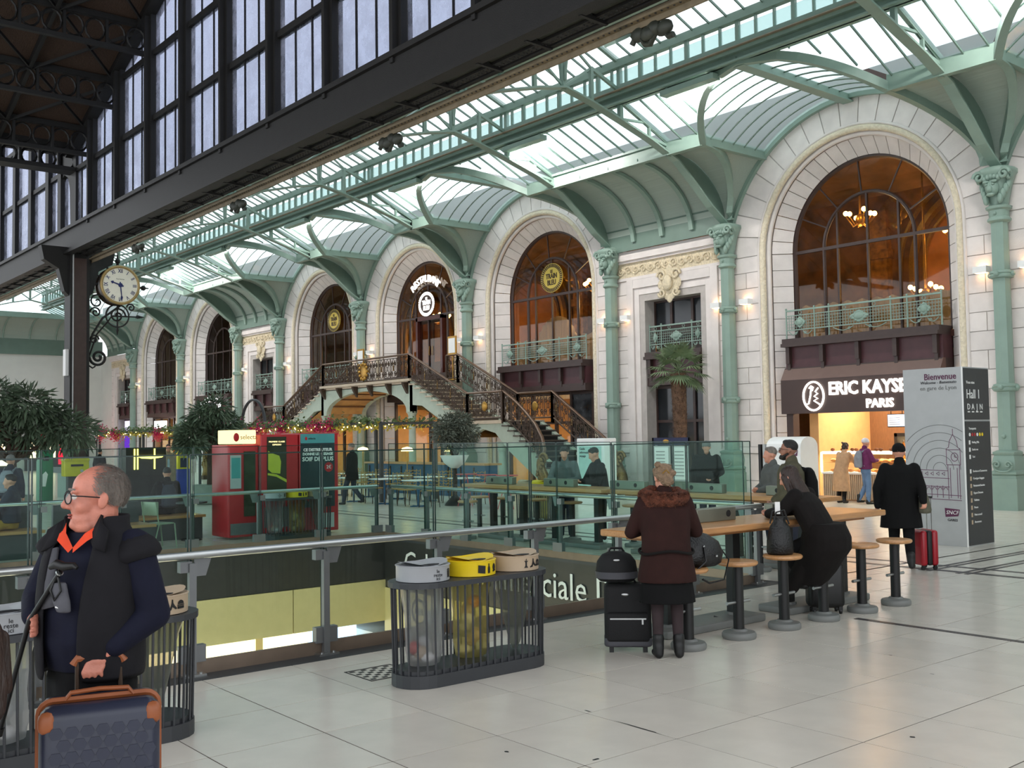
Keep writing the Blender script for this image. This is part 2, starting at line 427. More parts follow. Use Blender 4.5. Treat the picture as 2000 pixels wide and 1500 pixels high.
for k in range(14):
    B().box(OX0-1.2, OX0-1.1, OY1-1.1*k-.9, OY1-1.1*k, -2.6, -1.63).build('lit_shopfront', 'shoplight' if k % 4 else 'panelblue', lw)
for (yy) in (1.0, 6.0): area('lower_lamp', (-13, yy, -1.4), (0, 0, 0), 3, 3, 160, (1, .9, .75), parent=None)
text('Galerie commerciale Diderot', .60, (-16.75, OY1-.025, -.44), RY, 'letter', lw, ext=.004, sx=1.0, align='LEFT')
text('Travaux', .28, (OX0+.03, 5.3, -1.5), RX, 'ink', lw, ext=.002)
B().tube([(-16.25+.22*cos(2*pi*k/24), OY1-.03, -1.3+.22*sin(2*pi*k/24)) for k in range(24)], .02, 6, closed=True).build('ring_sign', 'ink', lw)
text('RER', .17, (-16.25, OY1-.03, -1.3), RY, 'ink', lw, ext=.002)

# ---------------------------------------------------------------- facade
YW = 25.3
ZS, RW = 7.2, 2.4                    # spring line of the arches, clear radius of the windows
RA, ZA = 4.37, 6.83                  # big arc of the wall under the roof vault
HB = 4.14
def arcp(xc, r, y, n=28, z0=1.5, a0=0., a1=pi):
    return [(xc+r, y, z0)]+[(xc+r*cos(a0+(a1-a0)*k/n), y, ZS+r*sin(a0+(a1-a0)*k/n)) for k in range(n+1)]+[(xc-r, y, z0)]
def rout(t):
    dx, dz = cos(t), sin(t); d = ZS-ZA
    bq = dz*d; r = -bq+sqrt(bq*bq-(d*d-RA*RA))
    if abs(dx) > 1e-6: r = min(r, HB/abs(dx))
    return r
def facade_root(xc, what): return thing('wall_facade', what, 'wall', (xc, YW, 0), kind='structure')
def stone(W, x0, x1, z0, z1, yy=YW): 
    return B().box(x0+.011, x1-.011, yy-.03, yy+.02, z0+.011, z1-.011).build('stone', 'stone', W)
def arch_wall(xc, n_, label):
    W = facade_root(xc, label)
    # backing: two jambs and the spandrel ring
    b = B().box(xc-HB, xc-2.95, YW, YW+.5, 0, ZS).box(xc+2.95, xc+HB, YW, YW+.5, 0, ZS)
    N = 40; inn = []; out = []
    for k in range(N+1):
        t = pi*k/N; inn.append((xc+2.95*cos(t), ZS+2.95*sin(t))); r = rout(t); out.append((xc+r*cos(t), ZS+r*sin(t)))
    for k in range(N): b.prism([inn[k], out[k], out[k+1], inn[k+1]], YW, YW+.5)
    b.build('backing', 'stoneback', W)
    for sgn in (-1, 1):
        a, e = (xc-HB, xc-3.17) if sgn < 0 else (xc+3.17, xc+HB)
        m = a+.5 if sgn < 0 else e-.5
        stone(W, a, e, 0, .5); stone(W, a, e, .5, 1.3)
        B().box(a, e, YW-.1, YW, 1.32, 1.44).box(a, e, YW-.05, YW, 1.44, 1.5).build('plinth_moulding', 'stone', W)
        c = (ZS-1.5)/12
        for k in range(12):
            z = 1.5+c*k
            if k % 2: stone(W, a, e, z, z+c)
            else: stone(W, a, m, z, z+c); stone(W, m, e, z, z+c)
        # splayed jamb stones
        for k in range(15):
            z = ZS/15*k; z1 = z+ZS/15-.016
            p = [(2.42, YW+.62), (2.84, YW+.2), (2.97, YW+.3), (2.6, YW+.75)]
            B().prism([(xc+sgn*u, v) for u, v in (p if sgn < 0 else p[::-1])], z, z1, 'z').build('jamb_stone', 'stone', W)
    NV = 19
    for k in range(NV):
        t0, t1 = pi*k/NV+.0045, pi*(k+1)/NV-.0045
        ts = [t0+(t1-t0)*i/3 for i in range(4)]
        poly = [(xc+3.17*cos(t), ZS+3.17*sin(t)) for t in ts]+[(xc+(rout(t)-.02)*cos(t), ZS+(rout(t)-.02)*sin(t)) for t in reversed(ts)]
        B().prism(poly, YW-.03, YW+.02).build('voussoir', 'stone', W)
    NV = 23
    for k in range(NV):
        t0, t1 = pi*k/NV+.004, pi*(k+1)/NV-.004; vs = []
        for t in (t0, (t0+t1)/2, t1):
            for r, yy in ((2.42, YW+.62), (2.84, YW+.2), (2.97, YW+.3), (2.6, YW+.75)): vs.append((xc+r*cos(t), yy, ZS+r*sin(t)))
        fs = [(0, 1, 2, 3), (11, 10, 9, 8)]
        for i in (0, 4): fs += [(i+q, i+4+q, i+4+(q+1) % 4, i+(q+1) % 4) for q in range(4)]
        B().add(vs, fs).build('jamb_stone', 'stone', W)
    for r, yy, rad, mt, nm in ((2.9, YW+.12, .07, 'stone', 'roll_moulding'), (3.03, YW-.01, .095, 'carved', 'carved_moulding'), (3.155, YW-.03, .045, 'stone', 'roll_moulding')):
        B().tube(arcp(xc, r, yy, 32, 0), rad, 8, hint=(0, 1, 0)).build(nm, mt, W, smooth=60)
    return W
def arch_window(xc, n_, kind, label):
    W = thing('window_%d' % n_, label, 'window', (xc, YW+.7, 4.7), kind='structure')
    y = YW+.72; zb = 4.55
    b = B().tube(arcp(xc, RW, y, 30, zb), .075, 6, hint=(0, 1, 0)); b.build('outer_frame', 'brown', W)
    B().tube(arcp(xc, 1.41, y, 22, zb), .055, 6, hint=(0, 1, 0)).build('inner_frame', 'brown', W)
    B().box(xc-RW, xc+RW, y-.05, y+.05, ZS-.04, ZS+.05).build('transom', 'brown', W)
    for dx in (-.95, 0, .95):
        top = ZS+sqrt(1.41**2-dx*dx); B().box(xc+dx-.028, xc+dx+.028, y-.035, y+.035, zb, top).build('mullion', 'brown', W)
    for a in (28, 62, 96, 130, 155):
        t = radians(a); B().bar((xc+1.41*cos(t), y, ZS+1.41*sin(t)), (xc+RW*cos(t), y, ZS+RW*sin(t)), .035, .04, (0, 1, 0)).build('glazing_bar', 'brown', W)
    gm = {'room': 'windowglass', 'curtain': 'curtain', 'dim': 'windowglass'}[kind]
    xs = [-RW, -1.41, -.95, 0, .95, 1.41, RW]
    for i in range(6): B().box(xc+xs[i], xc+xs[i+1], y+.01, y+.018, zb, ZS).build('pane', gm, W)
    for i in range(1, 5):
        pl = [(xc+xs[i], ZS), (xc+xs[i+1], ZS)]
        for k in range(5):
            dx = xs[i+1]+(xs[i]-xs[i+1])*k/4; pl.append((xc+dx, ZS+sqrt(max(1.41**2-dx*dx, 0))))
        B().prism(pl, y+.01, y+.018).build('pane', gm, W)
    an = [0, 28, 62, 96, 130, 155, 180]
    for i in range(6):
        ts = [radians(an[i]+(an[i+1]-an[i])*k/4) for k in range(5)]
        B().prism([(xc+1.41*cos(t), ZS+1.41*sin(t)) for t in ts]+[(xc+RW*cos(t), ZS+RW*sin(t)) for t in reversed(ts)], y+.01, y+.018).build('pane', gm, W)
    return W
def cartouche(b, x, y, z, sx, sz):
    for k in range(16):
        a = 2*pi*k/16; r = 1+.22*cos(4*a); b.ell((x+sx*.62*r*cos(a), y, z+sz*.62*r*sin(a)), (sx*.26, .03, sz*.26), 8, 5)
    b.ell((x, y-.01, z), (sx*.55, .05, sz*.6), 12, 6)
def balcony(x0, x1, y, z0, z1, label, lod=1):
    T = thing('balcony_railing', label, 'railing', ((x0+x1)/2, y, z0), 'green iron balcony railings')
    L = x1-x0; h = z1-z0
    b = B().bar((x0, y, z1), (x1, y, z1), .05, .045).bar((x0, y, z1-.15), (x1, y, z1-.15), .03, .025).bar((x0, y, z0+.16), (x1, y, z0+.16), .035, .03)
    b.build('rail', 'green', T, kind='stuff')
    ps = [x0, x0+L*.2, x0+L*.3, x0+L*.7, x0+L*.8, x1] if L > 3 else [x0, x0+L*.22, x1-L*.22, x1]
    for p in ps: B().cyl((p, y, z0-.05), (p, y, z1+.03), .022, n=6).ell((p, y, z1+.05), .035, 6, 4).ell((p, y, z0-.07), (.03, .03, .05), 6, 4).build('post', 'green', T)
    g = B(); dx = .085 if lod else .17
    k = x0+dx
    while k < x1: g.bar((k, y+.01, z0+.16), (k, y+.01, z1-.15), .012, .012); k += dx
    zz = z0+.16+dx
    while zz < z1-.15: g.bar((x0, y+.01, zz), (x1, y+.01, zz), .012, .012); zz += dx
    g.build('mesh_grille', 'green', T, kind='stuff')
    zc = (z0+.16+z1-.15)/2
    for i in range(len(ps)-1):
        if ps[i+1]-ps[i] < .55 and L > 3: continue
        c = B(); w_ = min((ps[i+1]-ps[i])*.2, .3)
        cartouche(c, (ps[i]+ps[i+1])/2, y-.01, zc, w_, .17); c.build('plaque', 'green', T, smooth=60)
        c = B(); xm = (ps[i]+ps[i+1])/2; hw = (ps[i+1]-ps[i])/2-.04
        for s_ in (-1, 1):
            c.tube([(xm+s_*(hw*.2+hw*.7*t), y, z0+.12-.1*sin(t*pi)) for t in [q/8 for q in range(9)]], .014, 5)
            c.tube([(xm+s_*(hw*.35)+.05*(1-q/14)*cos(q*.7), y, z0+.06+.05*(1-q/14)*sin(q*.7)) for q in range(14)], .012, 5)
        c.build('scroll', 'green', T, kind='stuff')
        rg = B(); 
        for s_ in ((-.5, .5) if hw > .5 else (0,)): rg.tube([(xm+s_*hw+.05*cos(q*pi/5), y, z1-.075+.05*sin(q*pi/5)) for q in range(10)], .01, 5, closed=True)
        rg.build('ring', 'green', T, kind='stuff')
    return T
def band(x0, x1, zt, label):
    """brown iron entablature under a balcony"""
    T = thing('trim_1', label, 'trim', ((x0+x1)/2, YW+.3, 3.5), kind='structure')
    y0 = YW+.12
    B().box(x0, x1, y0-.18, y0+.5, zt-.14, zt).box(x0, x1, y0-.25, y0+.5, zt-.24, zt-.14).build('cornice', 'brown', T)
    B().box(x0, x1, y0, y0+.5, 3.78, zt-.24).build('frieze', 'burgundy', T)
    B().box(x0, x1, y0-.06, y0+.5, 3.52, 3.78).build('architrave', 'brown', T)
    n = 4 if x1-x0 > 3 else 2
    for i in range(n+1):
        x = x0+.15+(x1-x0-.3)*i/n; B().box(x-.06, x+.06, y0-.14, y0, 3.9, zt-.24).box(x-.05, x+.05, y0-.08, y0, 3.7, 3.9).build('console', 'brown', T)
    return T
ARCH = [-7.66, -15.95, -29.2, -37.35, -45.5, -58.72, -67.02]
FLAT = [-22.6, -52.05, -73.7]
COLS = [-3.5, -11.8, -20.1, -25.1, -33.28, -41.42, -49.55, -54.55, -62.85, -71.2]
alab = ['beyond the totem', 'with the lit bakery below', 'beside the palm, behind the staircase foot', 'with the restaurant door at the stair head', 'on the far side of the staircase', 'behind the leafy tree', 'next to the last narrow bay']
for i, xc in enumerate(ARCH):
    arch_wall(xc, i, 'white stone arched wall bay '+alab[i])
    if i != 3:
        T = balcony(xc-RW+.02, xc+RW-.02, YW+.16, 4.72, 5.45, 'green iron balcony railing under the tall arched window '+alab[i], 1 if i < 4 else 0)
    band(xc-RW, xc+RW, 4.62, 'dark brown iron band under the arched window '+alab[i])
kinds = ['dim', 'room', 'room', 'room', 'dim', 'curtain', 'curtain']
for i, xc in enumerate(ARCH): arch_window(xc, i+1, kinds[i], 'tall arched window with brown iron glazing bars, the bay '+alab[i])
def flat_bay(xc, i, label):
    W = facade_root(xc, 'white stone wall bay with a tall rectangular doorway '+label)
    hw, ho, zt = 2.5, 1.2, 6.35
    b = B().box(xc-hw, xc-ho, YW, YW+.5, 0, 8.05).box(xc+ho, xc+hw, YW, YW+.5, 0, 8.05).box(xc-ho, xc+ho, YW, YW+.5, zt, 8.05); b.build('backing', 'stoneback', W)
    for s_ in (-1, 1):
        a, e = (xc-hw, xc-ho-.75) if s_ < 0 else (xc+ho+.75, xc+hw)
        stone(W, a, e, 0, .5); stone(W, a, e, .5, 1.3)
        B().box(a, e, YW-.1, YW, 1.32, 1.44).box(a, e, YW-.05, YW, 1.44, 1.5).build('plinth_moulding', 'stone', W)
        c = (7.1-1.5)/12
        for k in range(12): stone(W, a, e, 1.5+c*k, 1.5+c*(k+1))
        for u0, u1, yy in ((.45, .75, -.06), (.22, .45, .0), (0, .22, .1)):
            x0, x1 = sorted((xc+s_*(ho+u0), xc+s_*(ho+u1)))
            B().box(x0+.006, x1-.006, YW+yy-.03, YW+yy+.2, 0, zt+u1).build('architrave', 'stone', W)
    for u0, u1, yy in ((.45, .75, -.06), (.22, .45, .0), (0, .22, .1)):
        B().box(xc-ho-u0, xc+ho+u0, YW+yy-.03, YW+yy+.2, zt+u0+.006, zt+u1-.006).build('architrave', 'stone', W)
    for k in range(5):
        x0 = xc-1.95+.78*k; 
    B().box(xc-hw, xc+hw, YW-.08, YW+.1, 7.1, 7.2).box(xc-hw, xc+hw, YW-.14, YW+.1, 7.68, 7.76).build('moulding', 'stone', W)
    B().box(xc-hw, xc+hw, YW-.05, YW+.1, 7.2, 7.68).build('carved_frieze', 'ochre', W)
    f = B()
    for k in range(14):
        x = xc-2.2+k*.34; sg = 1 if k % 2 else -1
        f.tube([(x+(.02+.13*q/12)*cos(q*.75), YW-.07, 7.44+sg*(.02+.13*q/12)*sin(q*.75)) for q in range(13)], .028, 5); f.ell((x+.17, YW-.06, 7.44), (.06, .04, .1), 6, 4)
    f.build('acanthus_scroll', 'ochre', W, smooth=60)
    B().box(xc-hw, xc+hw, YW-.22, YW+.1, 7.76, 8.05).build('cornice', 'stone', W)
    c = B(); cartouche(c, xc, YW-.1, 6.78, .5, .62)
    for s_ in (-1, 1):
        c.tube([(xc+s_*(.3+(.2-.012*q)*cos(q*.6)), YW-.14, 7.05+(.2-.012*q)*sin(q*.6)) for q in range(14)], .05, 6)
        c.tube([(xc+s_*(.3+(.16-.01*q)*cos(q*.6)), YW-.14, 6.5-(.16-.01*q)*sin(q*.6)) for q in range(14)], .045, 6)
    c.ell((xc, YW-.2, 6.8), (.2, .1, .26), 12, 8)
    c.build('cartouche', 'ochre', W, smooth=70)
    # joinery
    Wn = thing('window_%d' % (i+20), 'dark panelled window and door joinery in the doorway '+label, 'window', (xc, YW+.45, 0), kind='structure')
    y = YW+.5
    for z0, z1 in ((0, 3.5), (5.4, zt)):
        for x in (xc-ho, xc-.45, xc+.45, xc+ho): B().box(x-.05, x+.05, y-.05, y+.05, z0, z1).build('stile', 'brown', Wn)
        for z in ((.1, 2.3, z1-.08) if z0 == 0 else (z0, z1-.06)): B().box(xc-ho, xc+ho, y-.045, y+.045, z, z+.09).build('rail', 'brown', Wn)
        xs = [xc-ho, xc-.45, xc+.45, xc+ho]
        for k in range(3): B().box(xs[k], xs[k+1], y+.01, y+.02, z0, z1).build('pane', 'darkpane', Wn)
    B().box(xc-ho, xc+ho, y+.02, y+.06, 4.6, 5.4).build('lower_panel', 'brown', Wn)
    balcony(xc-ho+.03, xc+ho-.03, YW+.18, 4.72, 5.48, 'green iron balcony railing in the tall doorway '+label, 1 if i == 0 else 0)
    band(xc-ho, xc+ho, 4.62, 'dark brown iron band in the tall doorway '+label)
pm('darkpane', (34, 38, 42), .12, var=.1)
for i, xc in enumerate(FLAT): flat_bay(xc, i, ['behind the palm', 'before the leafy tree', 'against the end wall'][i])
# end wall and what closes the facade
wf = thing('wall_end', 'plain white end wall of the hall with shops at its foot', 'wall', (-78.5, 18, 0), kind='structure')
B().box(-78.8, -78.5, 0, 27, 0, 8.2).box(-78.5, -76.2, YW-.02, YW+.4, 0, 8.2).build('wall_face', 'whitewall', wf)
B().box(-78.5, -78.3, 0, 25.3, 8.2, 9.3).build('green_fascia', 'greendark', wf)
b = B(); rows = []
for k in range(9):
    t = k/8*pi/2; rows.append([(-78.3+2.4*(1-cos(t)), 0, 9.3+1.3*sin(t)), (-78.3+2.4*(1-cos(t)), 25, 9.3+1.3*sin(t))])
b.surf(rows); b.build('cove', 'board', wf)
for k in range(14):
    y = 1+1.75*k; B().tube([(-78.26+2.4*(1-cos(t)), y, 9.28+1.3*sin(t)) for t in [q/8*pi/2 for q in range(9)]], .06, 4).build('cove_rib', 'green', wf)
B().box(-78.6, -75.9, 12, 24.9, 10.55, 10.9).build('beam', 'green', wf)
for k in range(26):
    B().prism([(12+.5*k, 10.9), (12.46+.5*k, 10.9), (12.46+.5*k, 13.3-abs(12.46+.5*k-18.4)*.36), (12+.5*k, 13.3-abs(12+.5*k-18.4)*.36)], -76.5, -76.48, 'x').build('pane', 'roofglass', wf)
# shop signs at the end wall
glow('redsign', (214, 40, 60), .9); glow('warmshop', (255, 226, 180), 1.3); glow('whitesign', (250, 252, 255), 2.6); glow('screen', (190, 180, 210), 1.2)
for k, (y0, y1) in enumerate(((9, 14.6), (15.2, 19.4), (20, 24.2))):
    T = thing('shop_front', 'dark shop front with red lit boards, '+['first', 'second', 'third'][k]+' from the black pillar', 'shop front', (-78.3, y0, 0))
    B().box(-78.4, -78.2, y0, y1, 0, 3.7).build('surround', 'darkgrey', T)
    B().box(-78.2, -78.14, y0+.3, y1-.3, 2.2, 2.85).build('sign_board', 'redsign', T)
    B().box(-78.2, -78.14, y0+.3, (y0+y1)/2-.1, .9, 2.0).build('lit_window', 'warmshop', T)
    B().box(-78.2, -78.14, (y0+y1)/2+.1, y1-.3, .4, 2.0).build('lit_window', 'warmshop' if k < 2 else 'redsign', T)

# ---------------------------------------------------------------- columns with collars, capitals and wall lamps
glow('lampglow', (255, 196, 140), 5.)
def column():
    T = local('column', 'slender green cast-iron column with a lion-mask capital', 'column', 'green cast-iron columns along the facade', 'structure')
    b = B().box(-.33, .33, -.33, .33, 0, .75).box(-.3, .3, -.3, .3, .75, .82)
    b.build('pedestal', 'green', T)
    b = B().lathe([(.29, .82), (.33, .86), (.33, .9), (.27, .95), (.3, 1.12), (.27, 1.25), (.25, 1.3), (.28, 1.34), (.28, 1.38), (.2, 1.42)], n=4*4, sq=.75)
    for s_ in (-1, 1): b.tube([(s_*(.14+(.09-.006*q)*cos(q*.6)), -.34, 1.08+(.09-.006*q)*sin(q*.6)) for q in range(14)], .025, 5)
    b.tube([(.22*cos(q*pi/10), -.33, 1.05-.14*sin(q*pi/10)) for q in range(11)], .02, 5)
    b.build('scroll_base', 'green', T, smooth=40)
    B().lathe([(.2, 1.4), (.195, 1.7), (.185, 7.0)], n=8, sq=.25).ell((0, -.2, 1.75), .06, 8, 6).build('shaft', 'green', T)
    for z in (2.92, 5.65):
        b = B().lathe([(.2, z-.1), (.26, z-.08), (.27, z-.03), (.25, z), (.27, z+.03), (.26, z+.08), (.2, z+.1)], n=12, sq=.4)
        for a in range(4): b.ell((.27*cos(a*pi/2), .27*sin(a*pi/2), z), .07, 8, 6)
        b.build('collar', 'green', T, smooth=40)
    B().lathe([(.19, 6.9), (.25, 6.95), (.25, 7.0), (.21, 7.05), (.22, 7.2), (.27, 7.24), (.28, 7.3), (.22, 7.33)], n=12, sq=.5).ell((0, -.22, 7.12), .045, 8, 6).build('necking', 'green', T, smooth=40)
    b = B().lathe([(.2, 7.3), (.24, 7.5), (.3, 7.8), (.38, 8.05), (.42, 8.1), (.42, 8.2), (.3, 8.25)], n=12, sq=.4)
    b.ell((0, -.3, 7.72), (.17, .16, .2), 10, 8).ell((0, -.44, 7.68), (.07, .07, .09), 8, 6).ell((0, -.4, 7.55), (.11, .07, .05), 8, 6)
    for s_ in (-1, 1):
        b.ell((s_*.08, -.43, 7.79), (.04, .04, .03), 8, 5).ell((s_*.1, -.41, 7.86), (.08, .05, .04), 8, 5)
        b.tube([(s_*(.3+(.15-.009*q)*cos(q*.6)), -.34, 8.02+(.15-.009*q)*sin(q*.6)) for q in range(15)], .045, 6)
        b.tube([(s_*.36, -.3+(.14-.009*q)*cos(q*.6)+.1, 7.98+(.14-.009*q)*sin(q*.6)) for q in range(15)], .045, 6)
        for k in range(4): b.ell((s_*(.17+.05*k), -.28+.05*k, 7.45+.12*k), (.07, .08, .13), 8, 6)
    for k in range(5): b.ell((-.16+.08*k, -.33, 7.95+.05*sin(k*pi/4)), (.06, .08, .08), 8, 6)
    b.build('lion_capital', 'green', T, smooth=70)
    return T
col0 = column()
for i, x in enumerate(COLS):
    if i == 0: put(col0, (x, YW-.27, 0))
    else: dup(col0, (x, YW-.27, 0))
lamp0 = local('wall_lamp', 'white box wall lamp glowing onto the stone beside a green column', 'lamp', 'wall lamps beside the green columns')
B().box(-.17, .17, -.22, 0, -.09, .07).build('housing', 'white', lamp0)
B().box(-.13, .13, -.19, -.02, .07, .074).build('diffuser', 'lampglow', lamp0); B().box(-.13, .13, -.19, -.02, -.094, -.09).build('diffuser', 'lampglow', lamp0)
first = True
for x in COLS[1:]:
    for s_ in (-1, 1):
        p = (x+s_*.55, YW-.035, 5.86); xm = p[0]; bay = min(range(len(ARCH+FLAT)), key=lambda q: abs((ARCH+FLAT)[q]-xm)); nb = (alab+['at the palm doorway', 'at the doorway before the leafy tree', 'at the doorway against the end wall'])[bay]
        lb = 'box wall lamp on the '+('totem' if xm > (ARCH+FLAT)[bay] else 'end-wall')+' side, bay '+nb
        if first: put(lamp0, p); first = False; lamp0['label'] = lb
        else: dup(lamp0, p, 0, lb)
# ---------------------------------------------------------------- hall roof
YC, YP, YL, YR = 24.98, 22.5, 20.5, 18.43            # cove foot, gutter purlin, lattice girder, ridge
ZF, ZP, ZC = 8.3, 10.15, 11.2                        # heights on the cove / vault
ZLT, ZRG = 12.3, 13.15
def yz(z):
    """depth of the cove / low glazing at height z"""
    if z <= ZP:
        s_ = min(1, (z-ZF)/(ZP-ZF)); return YP+(YC-YP)*sqrt(max(0, 1-s_*s_))
    return YP+(YL-YP)*(z-ZP)/(ZC-ZP)
def xz(z): return sqrt(max(RA*RA-(z-ZA)**2, 0))
def zy(y): return ZP+(ZC-ZP)*(YP-y)/(YP-YL)
CHORD = [(25.0, 8.28), (24.75, 8.42), (24.28, 8.72), (23.6, 9.28), (22.81, 9.88), (21.7, 10.3), (20.5, 10.65), (19.4, 10.95), (18.43, 11.15)]
MIR = lambda y: 2*YR-y
def truss(x):
    T = thing('roof_truss', 'pale green riveted iron truss springing from a facade column', 'truss', (x, YC, ZF), 'green iron roof trusses', 'structure')
    full = [(x, y, z) for y, z in CHORD]+[(x, MIR(y), z) for y, z in reversed(CHORD[:-1])]
    B().sweep(full, [(-.13, -.025), (.13, -.025), (.13, .025), (-.13, .025)], (0, 0, 1)).build('bottom_chord', 'green', T)
    # web between the chord and the cove
    for mir in (0, 1):
        f = MIR if mir else (lambda y: y)
        pts = CHORD[:5]; w = B(); k = len(pts); vs = []
        for y, z in pts: vs += [(x, f(y), z)]
        tops = [(24.98, 8.4), (24.95, 9.0), (24.6, 9.55), (23.8, 9.95), (22.7, 10.15)]
        for y, z in tops: vs += [(x, f(y), z)]
        w.add(vs, [(i, i+1, k+i+1, k+i) for i in range(k-1)])
        if not mir: w.build('web_plate', 'greendark', T)
        m = B()
        m.bar((x, f(22.5), 10.38), (x, f(20.5), 11.25), .1, .14).bar((x, f(20.5), 12.32), (x, f(18.43), 13.12), .1, .14)
        m.bar((x, f(20.55), 10.65), (x, f(20.55), 12.3), .12, .12); m.bar((x, f(21.7), 10.3), (x, f(21.7), 10.8), .07, .09).bar((x, f(21.7), 10.78), (x, f(20.6), 10.7), .06, .06)
        m.bar((x, f(22.5), 9.95), (x, f(22.5), 10.4), .12, .12).bar((x, f(21.7), 10.38), (x, f(22.5), 10.25), .06, .08)
        m.bar((x, f(19.45), 10.95), (x, f(19.45), 11.9), .1, .1).bar((x, f(18.43), 11.18), (x, f(19.45), 11.9), .05, .06).bar((x, f(19.45), 11.9), (x, f(20.53), 11.48), .08, .09).bar((x, f(19.45), 11.9), (x, f(18.43), 12.6), .05, .06)
        m.build('strut', 'green', T)
    m = B().bar((x, YR, 11.1), (x, YR, 13.15), .1, .1)
    m.build('king_post', 'green', T)
    for s_ in (-1, 1):
        B().tube([(x+s_*(.08+1.1*(1-cos(t))), YR, 11.35+1.55*sin(t)) for t in [q/9*pi/2 for q in range(10)]], .045, 5).build('curved_brace', 'green', T)
    rv = B()
    for y, z in [(25-.2*k, None) for k in range(0)]: pass
    return T
for x in COLS[1:]: truss(x)
truss(-3.5)
def longi(name, label, prof_boxes, x0=-76, x1=6, parts=()):
    T = thing(name, label, 'girder', (x0, 0, 10), kind='structure'); return T
for mir in (0, 1):
    f = MIR if mir else (lambda y: y)
    T = thing('lattice_girder', 'long green lattice girder with small clerestory panes, '+('black shed' if mir else 'facade')+' side of the ridge', 'girder', (-30, f(YL), 11.1), kind='structure')
    yb = f(YL)
    if not mir: GIRD = T
    b = B().box(-76, 6, yb-.09, yb+.09, 12.12, 12.34).box(-76, 6, yb-.07, yb+.07, 11.46, 11.62).box(-76, 6, yb-.16, yb+.16, 11.3, 11.36).box(-76, 6, yb-.16, yb+.16, 11.08, 11.13).box(-76, 6, yb-.03, yb+.03, 11.08, 11.36)
    b.build('chord', 'green', T)
    b = B(); x = 5.5; k = 0
    while x > -76:
        wdt = .1 if k % 3 == 0 else .035; b.box(x-wdt/2, x+wdt/2, yb-.05, yb+.05, 11.6, 12.14); x -= .55; k += 1
    b.build('upright', 'green', T, kind='stuff')
    x = 5.5; k = 0; far = B()
    while x > -76:
        if x > -45 and not mir: B().box(x-.53, x-.02, yb-.006, yb+.006, 11.62, 12.0).build('clerestory_pane', 'vaultglass', T)
        else: far.box(x-.53, x-.02, yb-.006, yb+.006, 11.62, 12.0)
        x -= .55
    far.build('clerestory_glazing', 'vaultglass', T, kind='stuff')
    B().box(-76, 6, f(YR)-.08, f(YR)+.08, 13.0, 13.2).build('ridge_beam', 'green', T)
    b = B(); b.tube([(-76, yb-.22, 11.4), (6, yb-.22, 11.4)], .035, 6); b.build('conduit', 'tansteel', T)
# luminaires hung below the lattice girder; their light is added to brighten the facade
glow('fillglow', (255, 250, 240), 2.)
for xc in ARCH[:6]+[-22.6, -52.0]:
    Lm = B().box(xc-2.5, xc-.7, YL-.14, YL+.14, 10.86, 11.0).build('luminaire', 'green', GIRD)
    B().box(xc-2.4, xc-2.35, YL-.03, YL+.03, 11.0, 11.1).build('hanger', 'green', Lm); B().box(xc-.9, xc-.85, YL-.03, YL+.03, 11.0, 11.1).build('hanger', 'green', Lm)
    if FACADE_FILL_W: B().box(xc-2.4, xc-.8, YL+.14, YL+.145, 10.88, 10.98).build('diffuser', 'fillglow', Lm)  # glowing face is added, the box itself hangs unlit
    if FACADE_FILL_W: area('facade_fill', Vector((xc-1.6, YL+.17, 10.93))-GIRD.location, (radians(62), 0, 0), 1.7, .22, FACADE_FILL_W, (1, .96, .93), parent=Lm)
def pane_grid(T, bays, far_):
    pass
def upper(T, x0, x1, solo):
    for mir in (0, 1):
        f = MIR if mir else (lambda y: y)
        n = max(1, round((x1-x0)/.55)); d = (x1-x0)/n; bars = B(); fb = B()
        for k in range(n):
            a, e = x0+d*k+.02, x0+d*(k+1)-.02
            q = [(a, f(YL), ZLT), (e, f(YL), ZLT), (e, f(YR), ZRG), (a, f(YR), ZRG)]
            if solo and not mir: B().add(q, [(0, 1, 2, 3)]).build('roof_pane', 'roofglass', T)
            else: fb.add(q, [(0, 1, 2, 3)])
            bars.bar((x0+d*k, f(YL), ZLT-.02), (x0+d*k, f(YR), ZRG-.02), .035, .06)
        bars.build('glazing_bar', 'greendark', T, kind='stuff')
        if fb.v: fb.build('roof_glazing', 'roofglass', T, kind='stuff')
        b = B().bar((x0, f(YL-.9), ZLT+.30), (x1, f(YL-.9), ZLT+.30), .06, .08); b.build('purlin', 'green', T)
def low_far_side(T, x0, x1):
    f = MIR; b = B(); g = B(); n = max(1, round((x1-x0)/.55)); d = (x1-x0)/n; ye, ze = 12.25, 9.05
    for k in range(n): b.add([(x0+d*k, ye, ze), (x0+d*(k+1), ye, ze), (x0+d*(k+1), f(YL), ZC), (x0+d*k, f(YL), ZC)], [(0, 1, 2, 3)]); g.bar((x0+d*k, ye, ze-.02), (x0+d*k, f(YL), ZC-.02), .035, .05)
    b.build('low_glazing', 'vaultglass', T, kind='stuff'); g.build('low_glazing_bar', 'greendark', T, kind='stuff')
